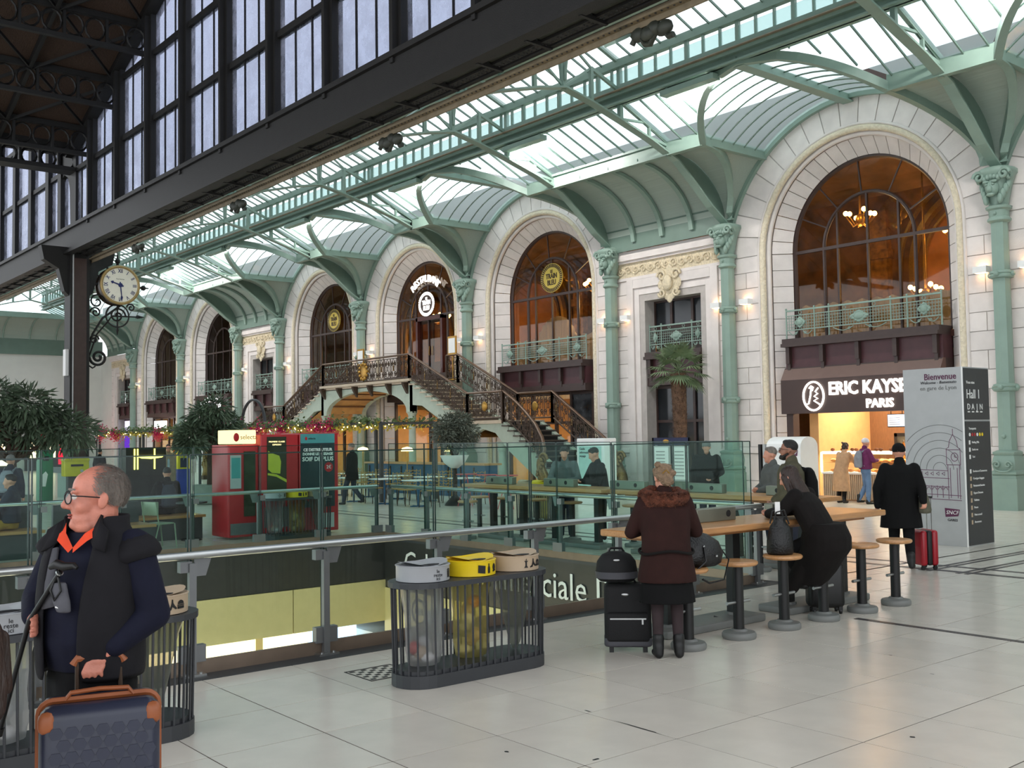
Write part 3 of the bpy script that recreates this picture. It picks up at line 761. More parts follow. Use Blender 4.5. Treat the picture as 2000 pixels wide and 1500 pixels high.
def roof_flat(xc, i, solo):
    x0, x1 = xc-2.5, xc+2.5
    T = thing('ceiling', 'glass roof bay with boarded green cove above the narrow doorway bay '+['behind the palm', 'before the leafy tree', 'against the end wall'][i], 'roof', (xc, 20, ZF), kind='structure')
    upper(T, x0, x1, solo); low_far_side(T, x0, x1)
    rows = []
    for k in range(13):
        z = ZF+(ZP-ZF)*sin(k/12*pi/2); rows.append([(x0, yz(z), z), (x1, yz(z), z)])
    B().surf(rows).build('boarded_cove', 'board', T)
    B().box(x0, x1, YC-.03, YC+.03, 8.05, 8.75).box(x0, x1, YC-.1, YC+.02, 8.75, 8.8).build('fascia', 'greendark', T)
    for k in range(1, 4):
        x = x0+1.25*k
        P = [(x, yz(ZF+.35+(ZP-ZF-.35)*sin(q/10*pi/2))-.06, ZF+.35+(ZP-ZF-.35)*sin(q/10*pi/2)-.06) for q in range(11)]
        B().sweep([(x, YC-.06, 8.3)]+P, [(-.05, -.1), (.05, -.1), (.05, .06), (-.05, .06)], (1, 0, 0)).build('cove_rib', 'green', T)
    B().box(x0, x1, YP-.1, YP+.1, ZP-.18, ZP-.12).box(x0, x1, YP-.04, YP+.04, ZP-.15, ZP+.22).box(x0, x1, YP-.12, YP+.06, ZP+.2, ZP+.27).build('gutter_purlin', 'green', T)
    n = 9; d = (x1-x0)/n; fb = B(); bars = B()
    for k in range(n):
        q = [(x0+d*k+.02, YP, ZP+.25), (x0+d*(k+1)-.02, YP, ZP+.25), (x0+d*(k+1)-.02, YL, ZC+.05), (x0+d*k+.02, YL, ZC+.05)]
        if solo: B().add(q, [(0, 1, 2, 3)]).build('roof_pane', 'vaultglass', T)
        else: fb.add(q, [(0, 1, 2, 3)])
        bars.bar((x0+d*k, YP, ZP+.23), (x0+d*k, YL, ZC+.03), .035, .05)
    bars.build('glazing_bar', 'greendark', T, kind='stuff')
    if fb.v: fb.build('low_glazing', 'vaultglass', T, kind='stuff')
def roof_arch(xc, i, solo):
    x0, x1 = xc-HB, xc+HB
    T = thing('ceiling', 'glass roof bay with a curved glazed vault over the arched wall bay '+alab[i], 'roof', (xc, 20, ZF), kind='structure')
    upper(T, x0, x1, solo); low_far_side(T, x0, x1)
    zs = [ZF+(ZP-ZF)*sin(k/10*pi/2) for k in range(11)]
    for s_ in (-1, 1):
        # boarded conoid between groin and wall, boarded cove between groin and truss
        B().surf([[(xc+s_*xz(z), YW-.03, z), (xc+s_*xz(z), yz(z), z)] for z in zs]).build('boarded_spandrel', 'board', T)
        B().surf([[(xc+s_*xz(z), yz(z), z), (xc+s_*HB, yz(z), z)] for z in zs]).build('boarded_cove', 'board', T)
        # groin rib from the column head to the girder
        zz = [8.42+(ZP-8.42)*sin(k/12*pi/2) for k in range(13)]+[ZP+(ZC-ZP)*k/9 for k in range(1, 10)]
        P = [(xc+s_*min(xz(z), HB-.22), yz(z), z-.06) for z in zz]
        B().sweep(P, [(-.09, -.13), (.09, -.13), (.09, .08), (-.09, .08)], (0, 0, 1)).build('groin_rib', 'green', T)
        xb = xz(ZP)
        B().box(*sorted((xc+s_*(xb-.08), xc+s_*(xb+.08))), YP, YW-.05, ZP-.16, ZP+.14).build('side_beam', 'green', T)
        B().box(*sorted((xc+s_*xb, xc+s_*HB)), YP-.1, YP+.1, ZP-.18, ZP+.22).build('gutter_purlin', 'green', T)
        # low glazing outside the groin
        n = 7; d = (HB-.1)/n; bars = B(); fb = B()
        for k in range(n):
            a, e = .1+d*k, .1+d*(k+1)
            def yg(u):
                z = ZA+sqrt(max(RA*RA-u*u, 0)); return yz(min(max(z, ZP), ZC))
            q = [(xc+s_*a, YL, ZC+.05), (xc+s_*e, YL, ZC+.05), (xc+s_*e, yg(e), zy(yg(e))+.15), (xc+s_*a, yg(a), zy(yg(a))+.15)]
            if solo: B().add(q, [(0, 1, 2, 3)]).build('roof_pane', 'vaultglass', T)
            else: fb.add(q, [(0, 1, 2, 3)])
            bars.bar((xc+s_*e, YL, ZC+.03), (xc+s_*e, yg(e), zy(yg(e))+.13), .035, .05)
        bars.build('glazing_bar', 'greendark', T, kind='stuff')
        if fb.v: fb.build('low_glazing', 'vaultglass', T, kind='stuff')
    # curved glazing of the vault
    n = 9; tm = math.acos(xz(ZP)/RA) if xz(ZP) < RA else 0
    ys = [YL+.25+(YW-.1-YL-.25)*k/n for k in range(n+1)]
    bars = B(); fb = B()
    def tmin(y):      # lowest angle on the arc that is still inside the groin at depth y
        if y >= YP: return atan2(ZP-ZA, xz(ZP))
        z = zy(y); return atan2(z-ZA, xz(z))
    for s_ in (-1, 1):
        for k in range(n):
            ya, ye = ys[k]+.02, ys[k+1]-.02; rows = []
            for yq in (ya, ye):
                t0 = tmin(yq); rows.append([(xc+s_*RA*cos(t0+(pi/2-t0)*q/8), yq, ZA+RA*sin(t0+(pi/2-t0)*q/8)) for q in range(9)])
            q = B().surf(rows)
            if solo: q.build('vault_pane', 'vaultglass', T, smooth=60)
            else: fb.add(q.v, q.f)
    for k in range(1, n):
        y = ys[k]; t0 = tmin(y); bars.tube([(xc+(RA-.02)*cos(t0+(pi-2*t0)*q/20), y, ZA+(RA-.02)*sin(t0+(pi-2*t0)*q/20)) for q in range(21)], .024, 4)
    bars.build('curved_bar', 'greendark', T, kind='stuff')
    if fb.v: fb.build('vault_glazing', 'vaultglass', T, kind='stuff')
    B().box(xc-.09, xc+.09, YL, YW-.03, ZC-.2, ZC+.02).box(xc-.16, xc+.16, YL, YW-.03, ZC-.22, ZC-.18).build('crown_beam', 'green', T)
    t0 = .3
    B().sweep([(xc+(RA-.03)*cos(t0+(pi-2*t0)*q/36), YW-.07, ZA+(RA-.03)*sin(t0+(pi-2*t0)*q/36)) for q in range(37)], [(-.09, -.09), (.09, -.09), (.09, .09), (-.09, .09)], (0, 1, 0)).build('wall_rib', 'green', T)
for i, xc in enumerate(ARCH): roof_arch(xc, i, i in (1, 2, 3))
for i, xc in enumerate(FLAT): roof_flat(xc, i, i == 0)

# ---------------------------------------------------------------- black train shed: gable screen, beam, pillar, roof
YB = 11.6
gm_ = [-38.95+.0]+[-36.68, -33.95, -31.22, -28.5, -25.75, -23.0, -20.22, -17.45, -14.72, -11.95, -9.2, -6.45]
SL = .345
def zroof(x): return 12.75+SL*(x+38.3)
G = thing('wall_gable', 'black iron gable screen of dusty frosted panes above the long beam', 'wall', (-25, YB, 9.8), kind='structure')
for i, x in enumerate(gm_[1:]):
    B().box(x-.17, x+.17, YB-.16, YB+.12, 9.2, min(zroof(x), 19)).box(x-.06, x+.06, YB-.3, YB-.16, 9.5, min(zroof(x), 19)).build('mullion', 'blacksteel', G)
for z in (9.68, 11.72, 13.74, 15.8, 17.8):
    xa = max(-38.9, -38.3+(z-12.75)/SL)
    B().box(xa, -6, YB-.09, YB+.09, z, z+.17).build('transom', 'blacksteel', G)
zz = [9.82, 11.72, 13.74, 15.8, 17.8]
for i in range(len(gm_)-1):
    a, e = gm_[i]+.17, gm_[i+1]-.17
    for j in range(4):
        z0, z1 = zz[j]+(.17 if j else 0), zz[j+1]
        for k in range(3):
            xa, xe = a+(e-a)*k/3+.012, a+(e-a)*(k+1)/3-.012
            ta, te = min(z1, zroof(xa)-.25), min(z1, zroof(xe)-.25)
            if te <= z0+.1: continue
            ta = max(ta, z0+.02)
            B().prism([(xa, z0), (xe, z0), (xe, te), (xa, ta)], YB-.006, YB+.006).build('pane', 'gableglass', G)
        bars = B()
        for k in (1, 2):
            xm = a+(e-a)*k/3; tz = min(z1, zroof(xm)-.2)
            if tz > z0: bars.box(xm-.014, xm+.014, YB-.04, YB+.01, z0, tz)
        if bars.v: bars.build('glazing_bar', 'blacksteel', G)
B().prism([(-39, zroof(-39)-.25), (-6, zroof(-6)-.25), (-6, zroof(-6)+.3), (-39, zroof(-39)+.3)], YB-.35, YB+.15).build('roof_verge', 'blacksteel', G)
# screen of the next shed beyond the pillar
G2 = thing('wall_gable', 'black iron gable screen with arched end pane beyond the clock pillar', 'wall', (-46, YB, 9.8), kind='structure')
xs2 = [-40.4, -42.0]+[-44.4-2.4*k for k in range(14)]
for x in xs2: B().box(x-.2, x+.2, YB-.16, YB+.12, 9.2, 16).build('mullion', 'blacksteel', G2)
for z in (9.68, 11.9, 14.2): B().box(-77, -39.3, YB-.09, YB+.09, z, z+.17).build('transom', 'blacksteel', G2)
for i in range(len(xs2)-1):
    e, a = xs2[i]-.2, xs2[i+1]+.2
    for j, (z0, z1) in enumerate(((9.85, 11.9), (12.07, 14.2), (14.37, 16))):
        for k in range(3):
            xa, xe = a+(e-a)*k/3+.012, a+(e-a)*(k+1)/3-.012
            if i == 0 and j == 1:
                B().prism([(xa, z0), (xe, z0), (xe, z0+1.0), (xa, z0+1.35)], YB-.006, YB+.006).build('pane', 'gableglass', G2); continue
            if i == 0 and j == 2: continue
            B().box(xa, xe, YB-.006, YB+.006, z0, z1).build('pane', 'gableglass', G2)
ap = [(-40.3, 9.85), (-39.45, 9.85), (-39.4, 11.2), (-39.6, 11.6), (-39.95, 11.75), (-40.3, 11.6)]
B().prism(ap, YB-.006, YB+.006).build('arched_pane', 'gableglass', G2)
B().prism([(-40.4, 9.8), (-40.25, 9.8), (-40.25, 12.05), (-40.4, 12.05)], YB-.1, YB+.1).prism([(-40.3, 11.7), (-39.95, 11.85), (-39.5, 11.65), (-39.3, 11.2), (-39.2, 9.8), (-38.6, 9.8), (-38.6, 12.8), (-40.3, 12.8)], YB-.1, YB+.1).build('arched_plate', 'blacksteel', G2)
BM = thing('beam', 'heavy black riveted box beam with dark green soffit panels', 'beam', (-25, YB, 8.8), kind='structure')
B().box(-77, -4, YB-.25, YB-.1, 8.75, 9.7).box(-77, -4, YB-.35, YB+.1, 9.6, 9.72).box(-77, -4, YB-.4, YB-.1, 8.72, 8.82).build('web', 'blacksteel', BM)
B().box(-77, -4, YB+.34, YB+.44, 8.72, 9.7).build('outer_web', 'blacksteel', BM)
x = -76.4
while x < -4.5:
    B().box(x+.03, x+1.33, YB-.12, YB+.12, 8.8, 8.83).build('soffit_panel', 'olivesteel', BM)
    B().bar((x, YB-.2, 8.74), (x, YB+.4, 8.72), .07, .07).build('tie_bar', 'blacksteel', BM)
    x += 1.37
B().box(-77, -4, YB+.12, YB+.3, 8.74, 8.8).build('riveted_plate', 'blacksteel', BM)
B().box(-77, -4, YB+.46, YB+.62, 8.6, 8.64).box(-77, -4, YB+.58, YB+.62, 8.5, 8.75).build('tan_flange', 'tansteel', BM)
rv = B(); x = -40
while x < -6:
    for (yy, z) in ((YB+.17, 8.735), (YB+.25, 8.735)): rv.lathe([(.022, 0), (.018, -.012), (.002, -.018)], (x, yy, z), 5)
    rv.lathe([(.022, 0), (.018, -.012), (.002, -.018)], (x, YB+.5, 8.6), 5); x += .13
rv.build('rivet', 'blacksteel', BM, kind='stuff')
for k, x in enumerate((-11.2, -18.9, -26.6, -34.3)):
    b = B()
    for q in range(6): b.ell((x+.12*q-.3, YB+.62+.05*sin(q*2), 8.42-.03*(q % 3)), (.16, .1, .12), 8, 6)
    b.tube([(x-.45+.1*q, YB+.62, 8.3+.12*sin(q*1.3)) for q in range(10)], .05, 6); b.build('cast_ornament', 'olivesteel', BM, smooth=60)
# pillar with clock
PX, PY = -39.2, 11.75
PL = thing('pillar', 'tall black riveted iron pillar that carries the station clock', 'pillar', (PX, PY, 0), kind='structure')
B().box(PX-.34, PX+.34, PY-.34, PY+.34, 0, 9.2).build('shaft', 'blacksteel', PL)
B().box(PX-.1, PX+.38, PY-.22, PY+.22, 1.2, 8.6).build('cover_plate', 'brown', PL)
B().box(PX-.5, PX+.5, PY-.5, PY+.5, 0, .9).build('base', 'greendark', PL)
b = B().prism([(PY+.3, 9.0), (PY+1.3, 9.0), (PY+1.2, 8.5), (PY+.7, 8.2), (PY+.5, 7.4), (PY+.3, 7.2)], PX-.2, PX+.2, 'x').prism([(PY-.3, 9.0), (PY-1.3, 9.0), (PY-1.2, 8.5), (PY-.7, 8.2), (PY-.5, 7.4), (PY-.3, 7.2)], PX-.2, PX+.2, 'x'); b.build('bracket', 'blacksteel', PL)
B().box(PX-.1, PX+.2, PY-.45, PY-.34, 4.35, 5.3).build('white_box', 'white', PL)
B().tube([(PX+.36, PY-.24, 1), (PX+.36, PY-.24, 9)], .025, 6).build('cable', 'lightgrey', PL)
CX, CYY, CZ, CR = PX+.15, 13.15, 7.73, .71
CK = thing('station_clock', 'round station clock with white dial and dark blue Roman numerals on a scrolled iron bracket', 'clock', (CX, CYY, CZ))
pm('clockcase', (70, 54, 40), .4, metal=.3); pm('clockrim', (168, 142, 92), .4, metal=.3); pm('clockdial', (236, 230, 214), .5, var=.04); pm('clockblue', (22, 32, 92), .4)
def ring_x(b, x, r0, r1, n=48):
    for k in range(n):
        a, e = 2*pi*k/n, 2*pi*(k+1)/n
        b.add([(x, CYY+r0*cos(a), CZ+r0*sin(a)), (x, CYY+r1*cos(a), CZ+r1*sin(a)), (x, CYY+r1*cos(e), CZ+r1*sin(e)), (x, CYY+r0*cos(e), CZ+r0*sin(e))], [(0, 1, 2, 3)])
B().cyl((CX-.35, CYY, CZ), (CX+.3, CYY, CZ), CR-.06, n=48).cyl((CX-.35, CYY, CZ), (CX-.3, CYY, CZ), CR, n=48).build('drum', 'clockcase', CK, smooth=True)
B().tube([(CX+.3, CYY+(CR-.03)*cos(2*pi*k/48), CZ+(CR-.03)*sin(2*pi*k/48)) for k in range(48)], .055, 8, closed=True).build('rim', 'clockrim', CK, smooth=60)
B().cyl((CX+.3, CYY, CZ), (CX+.315, CYY, CZ), CR-.07, n=48).build('dial', 'clockdial', CK)
for k, s_ in enumerate(['XII', 'I', 'II', 'III', 'IIII', 'V', 'VI', 'VII', 'VIII', 'IX', 'X', 'XI']):
    a = pi/2-k*pi/6; o = text(s_, .2, (CX+.318, CYY+.52*cos(a), CZ+.52*sin(a)), (0, 0, 0), 'clockblue', CK, 'numeral', ext=.002, sx=.72, bold=.004)
    o.rotation_euler = (Matrix.Rotation(a-pi/2, 3, 'X') @ Euler(RX).to_matrix()).to_euler()
b = B()
for k in range(60):
    a = k*pi/30; b.cb((CX+.317, CYY+.635*cos(a), CZ+.635*sin(a)), .004, .016, .016)
b.build('minute_track', 'ink', CK, kind='stuff')
def hand(a, L, w):
    d = Vector((0, sin(a), cos(a))); n_ = Vector((0, cos(a), -sin(a))); o = Vector((CX+.325, CYY, CZ))
    P = [o-d*.12-n_*w*.8, o-d*.12+n_*w*.8, o+d*L*.3+n_*w*.7, o+d*L*.68+n_*w*.6, o+d*L*.78+n_*w*1.7, o+d*L, o+d*L*.78-n_*w*1.7, o+d*L*.68-n_*w*.6, o+d*L*.3-n_*w*.7]
    return B().add([p for p in P]+[p+Vector((.008, 0, 0)) for p in P], [tuple(range(9)), tuple(reversed(range(9, 18)))]+[(k, (k+1) % 9, 9+(k+1) % 9, 9+k) for k in range(9)])
hand(radians(288), .38, .035).cyl((CX+.32, CYY, CZ), (CX+.34, CYY, CZ), .08, n=16).build('hour_hand', 'clockblue', CK)
hand(radians(174), .58, .026).build('minute_hand', 'clockblue', CK)
text('Paul Garnier', .06, (CX+.318, CYY, CZ+.22), RX, 'ink', CK, ext=.001)
B().cyl((CX, CYY, CZ+CR-.05), (CX, CYY, CZ+CR+.2), .05, n=8).ell((CX, CYY, CZ+CR+.22), .1, 8, 6).cyl((CX, CYY, CZ+CR+.25), (CX, CYY, CZ+CR+.55), .05, .01, n=8).build('finial', 'blacksteel', CK, smooth=60)
B().cyl((CX, CYY+CR-.05, CZ), (CX, CYY+CR+.45, CZ), .06, .02, n=8).ell((CX, CYY+CR+.25, CZ), .1, 8, 6).build('finial', 'blacksteel', CK, smooth=60)
for a in (60, 120, 20, -20): B().ell((CX, CYY+CR*cos(radians(a)), CZ+CR*sin(radians(a))), .06, 8, 6).build('rim_stud', 'blacksteel', CK, smooth=60)
def spiral(c, r, turns, sgn=1, n=30, ph=0., shrink=.85): return [(CX, c[0]+sgn*r*(1-shrink*q/n)*cos(ph+q/n*turns*2*pi), c[1]+r*(1-shrink*q/n)*sin(ph+q/n*turns*2*pi)) for q in range(n+1)]
b = B()
y0 = PY+.36
b.tube([(CX, y0, 4.6), (CX, y0, 8.2)], .035, 6)
b.tube([(CX, y0, 5.3), (CX, y0+.15, 5.9), (CX, y0+.5, 6.5), (CX, y0+.95, 6.85), (CX, CYY+.1, 7.0)], .04, 6)
b.tube([(CX, y0, 5.0), (CX, y0+.3, 5.9), (CX, y0+.7, 6.4), (CX, CYY-.2, 6.6), (CX, CYY+.9, 6.62)], .03, 6)
b.tube(spiral((CYY, 6.62), .3, 1.6), .035, 6).tube(spiral((CYY, 6.62), .42, 1, shrink=.0), .03, 6)
b.tube([(CX, CYY, 7.0), (CX, CYY, 6.1)], .035, 6).cyl((CX, CYY, 6.1), (CX, CYY, 5.9), .06, .01, n=8).ell((CX, CYY+.75, 6.62), .07, 8, 6).cyl((CX, CYY+.8, 6.62), (CX, CYY+1.0, 6.62), .06, .01, n=8)
b.tube(spiral((y0+.3, 7.1), .3, 1.4), .03, 6).tube(spiral((y0+.25, 6.7), .2, 1.5, -1), .03, 6).tube(spiral((y0+.35, 5.05), .32, 1.7, 1, 30, pi), .05, 6).tube(spiral((y0+.2, 5.7), .18, 1.5, 1), .03, 6)
b.tube(spiral((CYY+.5, 6.95), .16, 1.4, -1), .03, 6).tube([(CX, y0, 7.75), (CX, CYY-CR, 7.75)], .05, 6).tube([(CX, y0, 8.1), (CX, CYY-CR+.1, 8.05)], .03, 6).tube([(CX, y0, 4.75), (CX, y0+.15, 4.65), (CX, y0+.25, 4.72)], .03, 6)
b.build('scroll_bracket', 'blacksteel', CK, smooth=60)
# timber roof of the shed on the camera's side of the screen
SR = thing('ceiling', 'dark boarded timber roof of the train shed with black lattice purlins', 'roof', (-35, 5, 12.8), kind='structure')
def shed(x, y): return (x, y, zroof(x))
B().add([shed(-39, YB), shed(4, YB), shed(4, -18), shed(-39, -18), (20, -18, 20), (20, YB, 20)], [(0, 1, 2, 3), (2, 1, 5, 4)]).build('boarding', 'timber', SR)  # unseen reach overhead and behind is sized to hold back sky light
B().add([(-39, YB, zroof(-39)), (-39, -18, zroof(-39)), (-78, -18, 26), (-78, YB, 26)], [(0, 1, 2, 3)]).build('boarding', 'timber', SR)
for x in (-37.4, -34.6, -31.8, -29, -26):
    z = zroof(x)-.12; b = B().box(x-.09, x+.09, -14, YB, z-.08, z+.1).box(x-.09, x+.09, -14, YB, z-.95, z-.82)
    y = YB
    while y > 0:
        for k in range(2):
            yc = y-.35-.62*k; b.tube([(x, yc+.28*cos(q*pi/6), z-.46+.33*sin(q*pi/6)) for q in range(12)], .035, 4, closed=True)
        b.box(x-.06, x+.06, y-.04, y+.04, z-.85, z); y -= 1.24
    b.build('lattice_purlin', 'blacksteel', SR)
for y in (8.9, 6.2, 3.5, .8):
    B().bar((-39, y, zroof(-39)-.15), (2, y, zroof(2)-.15), .12, .22).build('rafter', 'blacksteel', SR)
for y in (10.3, 7.6, 4.9, 2.2):
    for x in (-37.4, -34.6, -31.8): B().bar((x, y+1.3, zroof(x)-.2), (x+2.8, y-1.3, zroof(x+2.8)-.2), .05, .1).bar((x, y-1.3, zroof(x)-.2), (x+2.8, y+1.3, zroof(x+2.8)-.2), .05, .1).build('bracing', 'blacksteel', SR)
b = B().box(-39.4, -38.5, -14, YB, 12.4, 12.9).box(-39.3, -38.6, -14, YB, 11.7, 11.85)
y = YB
while y > -4:
    b.tube([(-38.95, y-.3+.25*cos(q*pi/6), 12.12+.28*sin(q*pi/6)) for q in range(12)], .045, 4, closed=True).box(-39.05, -38.85, y-.64, y-.56, 11.8, 12.4); y -= .65
b.build('valley_lattice', 'blacksteel', SR)
for k in range(5): B().box(-39.45, -38.45, 8.9-2.7*k, 9.1-2.7*k, 0, 12).build('shed_post', 'blacksteel', SR) if False else None
# ---------------------------------------------------------------- behind the facade: restaurant floor, ground floor shops
pm('mural', (132, 92, 52), .7, var=.55, vs=1.6, detail=6); pm('muralsun', (176, 116, 62), .7, var=.35, vs=1.1, detail=5); pm('goldwall', (168, 120, 56), .5, metal=.3, var=.5, vs=5, detail=6)
pm('ceilpaint', (150, 116, 82), .7, var=.45, vs=1.2, detail=6); pm('carpet', (70, 36, 30), .9); glow('bulb', (255, 206, 120), 22.)
pm('warmwall', (216, 170, 116), .7, var=.06); pm('panelwood', (120, 84, 56), .6, var=.15, vs=6, stretch=(8, 8, 1)); pm('signbrown', (64, 46, 42), .5, var=.04); pm('signbrownlight', (104, 78, 70), .5, var=.04)
RM = thing('wall_restaurant', 'gilded and painted back wall of the restaurant behind the tall windows', 'wall', (-30, 31.5, 4.5), kind='structure')
B().box(-80, 14, 31.5, 31.9, 4.4, 12).build('painted_wall', 'mural', RM)
B().box(-80, 14, 25.85, 31.9, 4.35, 4.52).build('upper_floor', 'carpet', RM)
B().add([(-80, 25.85, 11.6), (14, 25.85, 11.6), (14, 29, 10.9), (-80, 29, 10.9), (14, 31.9, 9.6), (-80, 31.9, 9.6)], [(0, 1, 2, 3), (3, 2, 4, 5)]).build('painted_ceiling', 'ceilpaint', RM)
B().box(-80, 14, 25.85, 25.87, 9.9, 12).build('lining', 'brown', RM)
B().box(-80, 14, 32, 32.3, 0, 12).build('rear_wall', 'panelwood', RM)
for i, xc in enumerate(ARCH[:5]):
    for r, rad in ((2.3, .16), (1.9, .08), (2.75, .08)):
        B().tube(arcp(xc+.6, r, 31.4, 22, 4.6), rad, 6, hint=(0, 1, 0)).build('gilt_arch', 'gilt', RM)
    ts = [pi*k/18 for k in range(19)]
    B().prism([(xc+.6-1.9, 4.6), (xc+.6+1.9, 4.6)]+[(xc+.6+1.9*cos(t), ZS+1.9*sin(t)) for t in ts], 31.42, 31.46).build('mural_panel', 'muralsun', RM)
    for s_ in (-1, 1):
        B().box(xc+.6+s_*3.4-.3, xc+.6+s_*3.4+.3, 31.2, 31.5, 4.6, 9.2).box(xc+.6+s_*3.4-.4, xc+.6+s_*3.4+.4, 31.1, 31.5, 7.6, 7.9).build('gilt_pilaster', 'goldwall', RM)
        c = B(); cartouche(c, xc+.6+s_*2.9, 31.35, 9.1, .6, .6); c.build('gilt_relief', 'gilt', RM, smooth=60)
    B().box(xc-HB+.3, xc+HB-.3, 31.15, 31.5, 4.6, 5.5).build('dado', 'goldwall', RM)
def chandelier(loc, r, n, label):
    x, y, z = loc
    T = thing('chandelier', label, 'chandelier', loc, 'lit chandeliers of the restaurant')
    B().cyl((x, y, z-.2), (x, y, 10.7), .03, n=6).ell((x, y, z-.15), (.14, .14, .2), 10, 7).build('stem', 'gilt', T, smooth=50)
    for k in range(n):
        a = 2*pi*k/n+.3; zz = z+.1*(k % 2)
        P = [(x, y, z-.2), (x+.5*r*cos(a), y+.5*r*sin(a), z-.32), (x+r*cos(a), y+r*sin(a), zz-.1)]
        A = B().tube(P, .022, 5).build('arm', 'gilt', T)
        B().ell((x+r*cos(a), y+r*sin(a), zz), .075, 8, 6).build('globe', 'bulb', A)
    point('chandelier_lamp', Vector((0, 0, -.7)), CHAND_W, (1, .78, .5), .3, T)
ch = [(ARCH[1]-1.2, 27.6, 8.35), (ARCH[1]+.35, 28.4, 6.0), (ARCH[1]+1.2, 28.9, 7.6), (ARCH[2]+1.2, 27.4, 7.6), (ARCH[2]+.2, 28.6, 6.5), (ARCH[3]+.4, 28.2, 6.2), (ARCH[3]-1.3, 27.6, 7.4), (ARCH[4]-.8, 28, 6.4), (ARCH[0]-1, 28, 7.2)]
wn = ['high behind the bakery window', 'low behind the bakery window', 'beside the gilt pilaster of the bakery window', 'big and bright behind the window beside the palm', 'low behind the window beside the palm', 'low inside the restaurant door', 'high inside the restaurant door', 'dim behind the window past the staircase', 'behind the window past the totem']
for k, c in enumerate(ch): chandelier(c, .42 if k != 3 else .6, 6 if k != 3 else 10, 'gilt chandelier with glowing globes, '+wn[k])
# sheer curtain in the window beside the palm, and short screens along the sills
pm('sheer', (222, 208, 186), .9, var=.1, vs=18, stretch=(1, 1, .05))
T = thing('curtain', 'pale sheer curtain arch standing behind the window beside the palm', 'curtain', (ARCH[2]-1.2, 27.2, 4.6))
b = B(); rows = []
for k in range(33):
    a = pi*k/32; xx = ARCH[2]-1.1-1.15*cos(a); rows.append([(xx, 27.2+.05*sin(k*2.2), 4.6), (xx, 27.2+.05*sin(k*2.2), 4.6+.9+1.1*sin(a))])
b.surf(rows).build('drape', 'sheer', T)
for i, xc in enumerate(ARCH[:3]):
    T = thing('sill_curtain', 'short pale scalloped curtain along the sill, arched window '+alab[i], 'curtain', (xc, YW+.85, 4.6), 'short curtains on the window sills')
    b = B(); rows = []
    for k in range(97):
        xx = xc-2.3+4.6*k/96; rows.append([(xx, YW+.85+.025*sin(k*1.3), 4.6), (xx, YW+.85+.025*sin(k*1.3), 5.62+.04*sin(k*.65))])
    b.surf(rows).build('drape', 'sheer', T)
# restaurant door in the arch at the stair head
D = thing('door_1', 'dark wooden double door of the restaurant at the stair head', 'door', (ARCH[3]+.1, YW+.8, 4.5), kind='structure')
xd = ARCH[3]+.15
pm('mahogany', (74, 30, 24), .35, var=.2, vs=5, coat=.3)
B().box(xd-1.0, xd-.86, YW+.6, YW+.9, 4.52, ZS).box(xd+.86, xd+1.0, YW+.6, YW+.9, 4.52, ZS).box(xd-1, xd+1, YW+.6, YW+.9, ZS-.16, ZS).build('frame', 'mahogany', D)
for s_ in (-1, 1):
    L_ = B().box(*sorted((xd+s_*.05, xd+s_*.16)), YW+.74, YW+.8, 4.55, ZS-.16).box(*sorted((xd+s_*.75, xd+s_*.86)), YW+.74, YW+.8, 4.55, ZS-.16).box(*sorted((xd+s_*.05, xd+s_*.86)), YW+.74, YW+.8, 4.55, 5.2).box(*sorted((xd+s_*.05, xd+s_*.86)), YW+.74, YW+.8, ZS-.3, ZS-.16).build('leaf', 'mahogany', D)
    B().box(*sorted((xd+s_*.16, xd+s_*.75)), YW+.765, YW+.772, 5.2, ZS-.3).build('leaf_pane', 'windowglass', L_)
    B().tube([(xd+s_*.11, YW+.7, 5.5), (xd+s_*.11, YW+.68, 5.6), (xd+s_*.11, YW+.7, 5.9)], .015, 6).build('handle', 'gilt', L_)
# signs of the restaurant
glow('neon', (255, 250, 240), 2.2); pm('signgold', (206, 180, 84), .4, metal=.3, var=.05)
S = thing('restaurant_sign', 'curved white lit letters spelling RESTAURANT in the arch', 'sign', (ARCH[3], YW+.55, 8.7))
for k, c_ in enumerate('RESTAURANT'):
    a = radians(129-78*k/9); o = text(c_, .42, (ARCH[3]+1.5*cos(a), YW+.55, 7.35+1.5*sin(a)), RY, 'neon', S, 'letter', ext=.02, bold=.004); o.rotation_euler = (pi/2, -(a-pi/2), 0)
    del o['kind']
def disc_sign(xc, z, lit, label):
    S = thing('disc_sign', label, 'sign', (xc, YW+.6, z), 'round signs hung in the arched windows')
    y = YW+.6; n = 40
    B().prism([(xc+.62*cos(2*pi*k/n), z+.55*sin(2*pi*k/n)) for k in range(n)], y, y+.03).build('disc', 'signgold' if not lit else 'signbrown', S)
    mt = 'neon' if lit else 'bronze'
    r = B()
    for k in range(n):
        a, e = 2*pi*k/n, 2*pi*(k+.62)/n
        r.prism([(xc+.60*cos(a), z+.53*sin(a)), (xc+.46*cos(a), z+.4*sin(a)), (xc+.46*cos(e), z+.4*sin(e)), (xc+.60*cos(e), z+.53*sin(e))], y-.01, y)
    r.build('ring_pattern', mt, S, kind='stuff')
    for s_, zz, sz in (('LE', .24, .15), ('TRAIN', .06, .27), ('BLEU', -.18, .27)): text(s_, sz, (xc, y-.008, z+zz), RY, mt, S, 'lettering', ext=.006, sx=.8, bold=.006)
disc_sign(ARCH[2]+.1, 7.85, 0, 'round gold lettered sign in the bright window beside the palm')
disc_sign(ARCH[3], 7.75, 1, 'round white lit lettered sign above the restaurant door')
disc_sign(ARCH[4]+.1, 7.8, 0, 'round gold lettered sign in the window past the staircase')
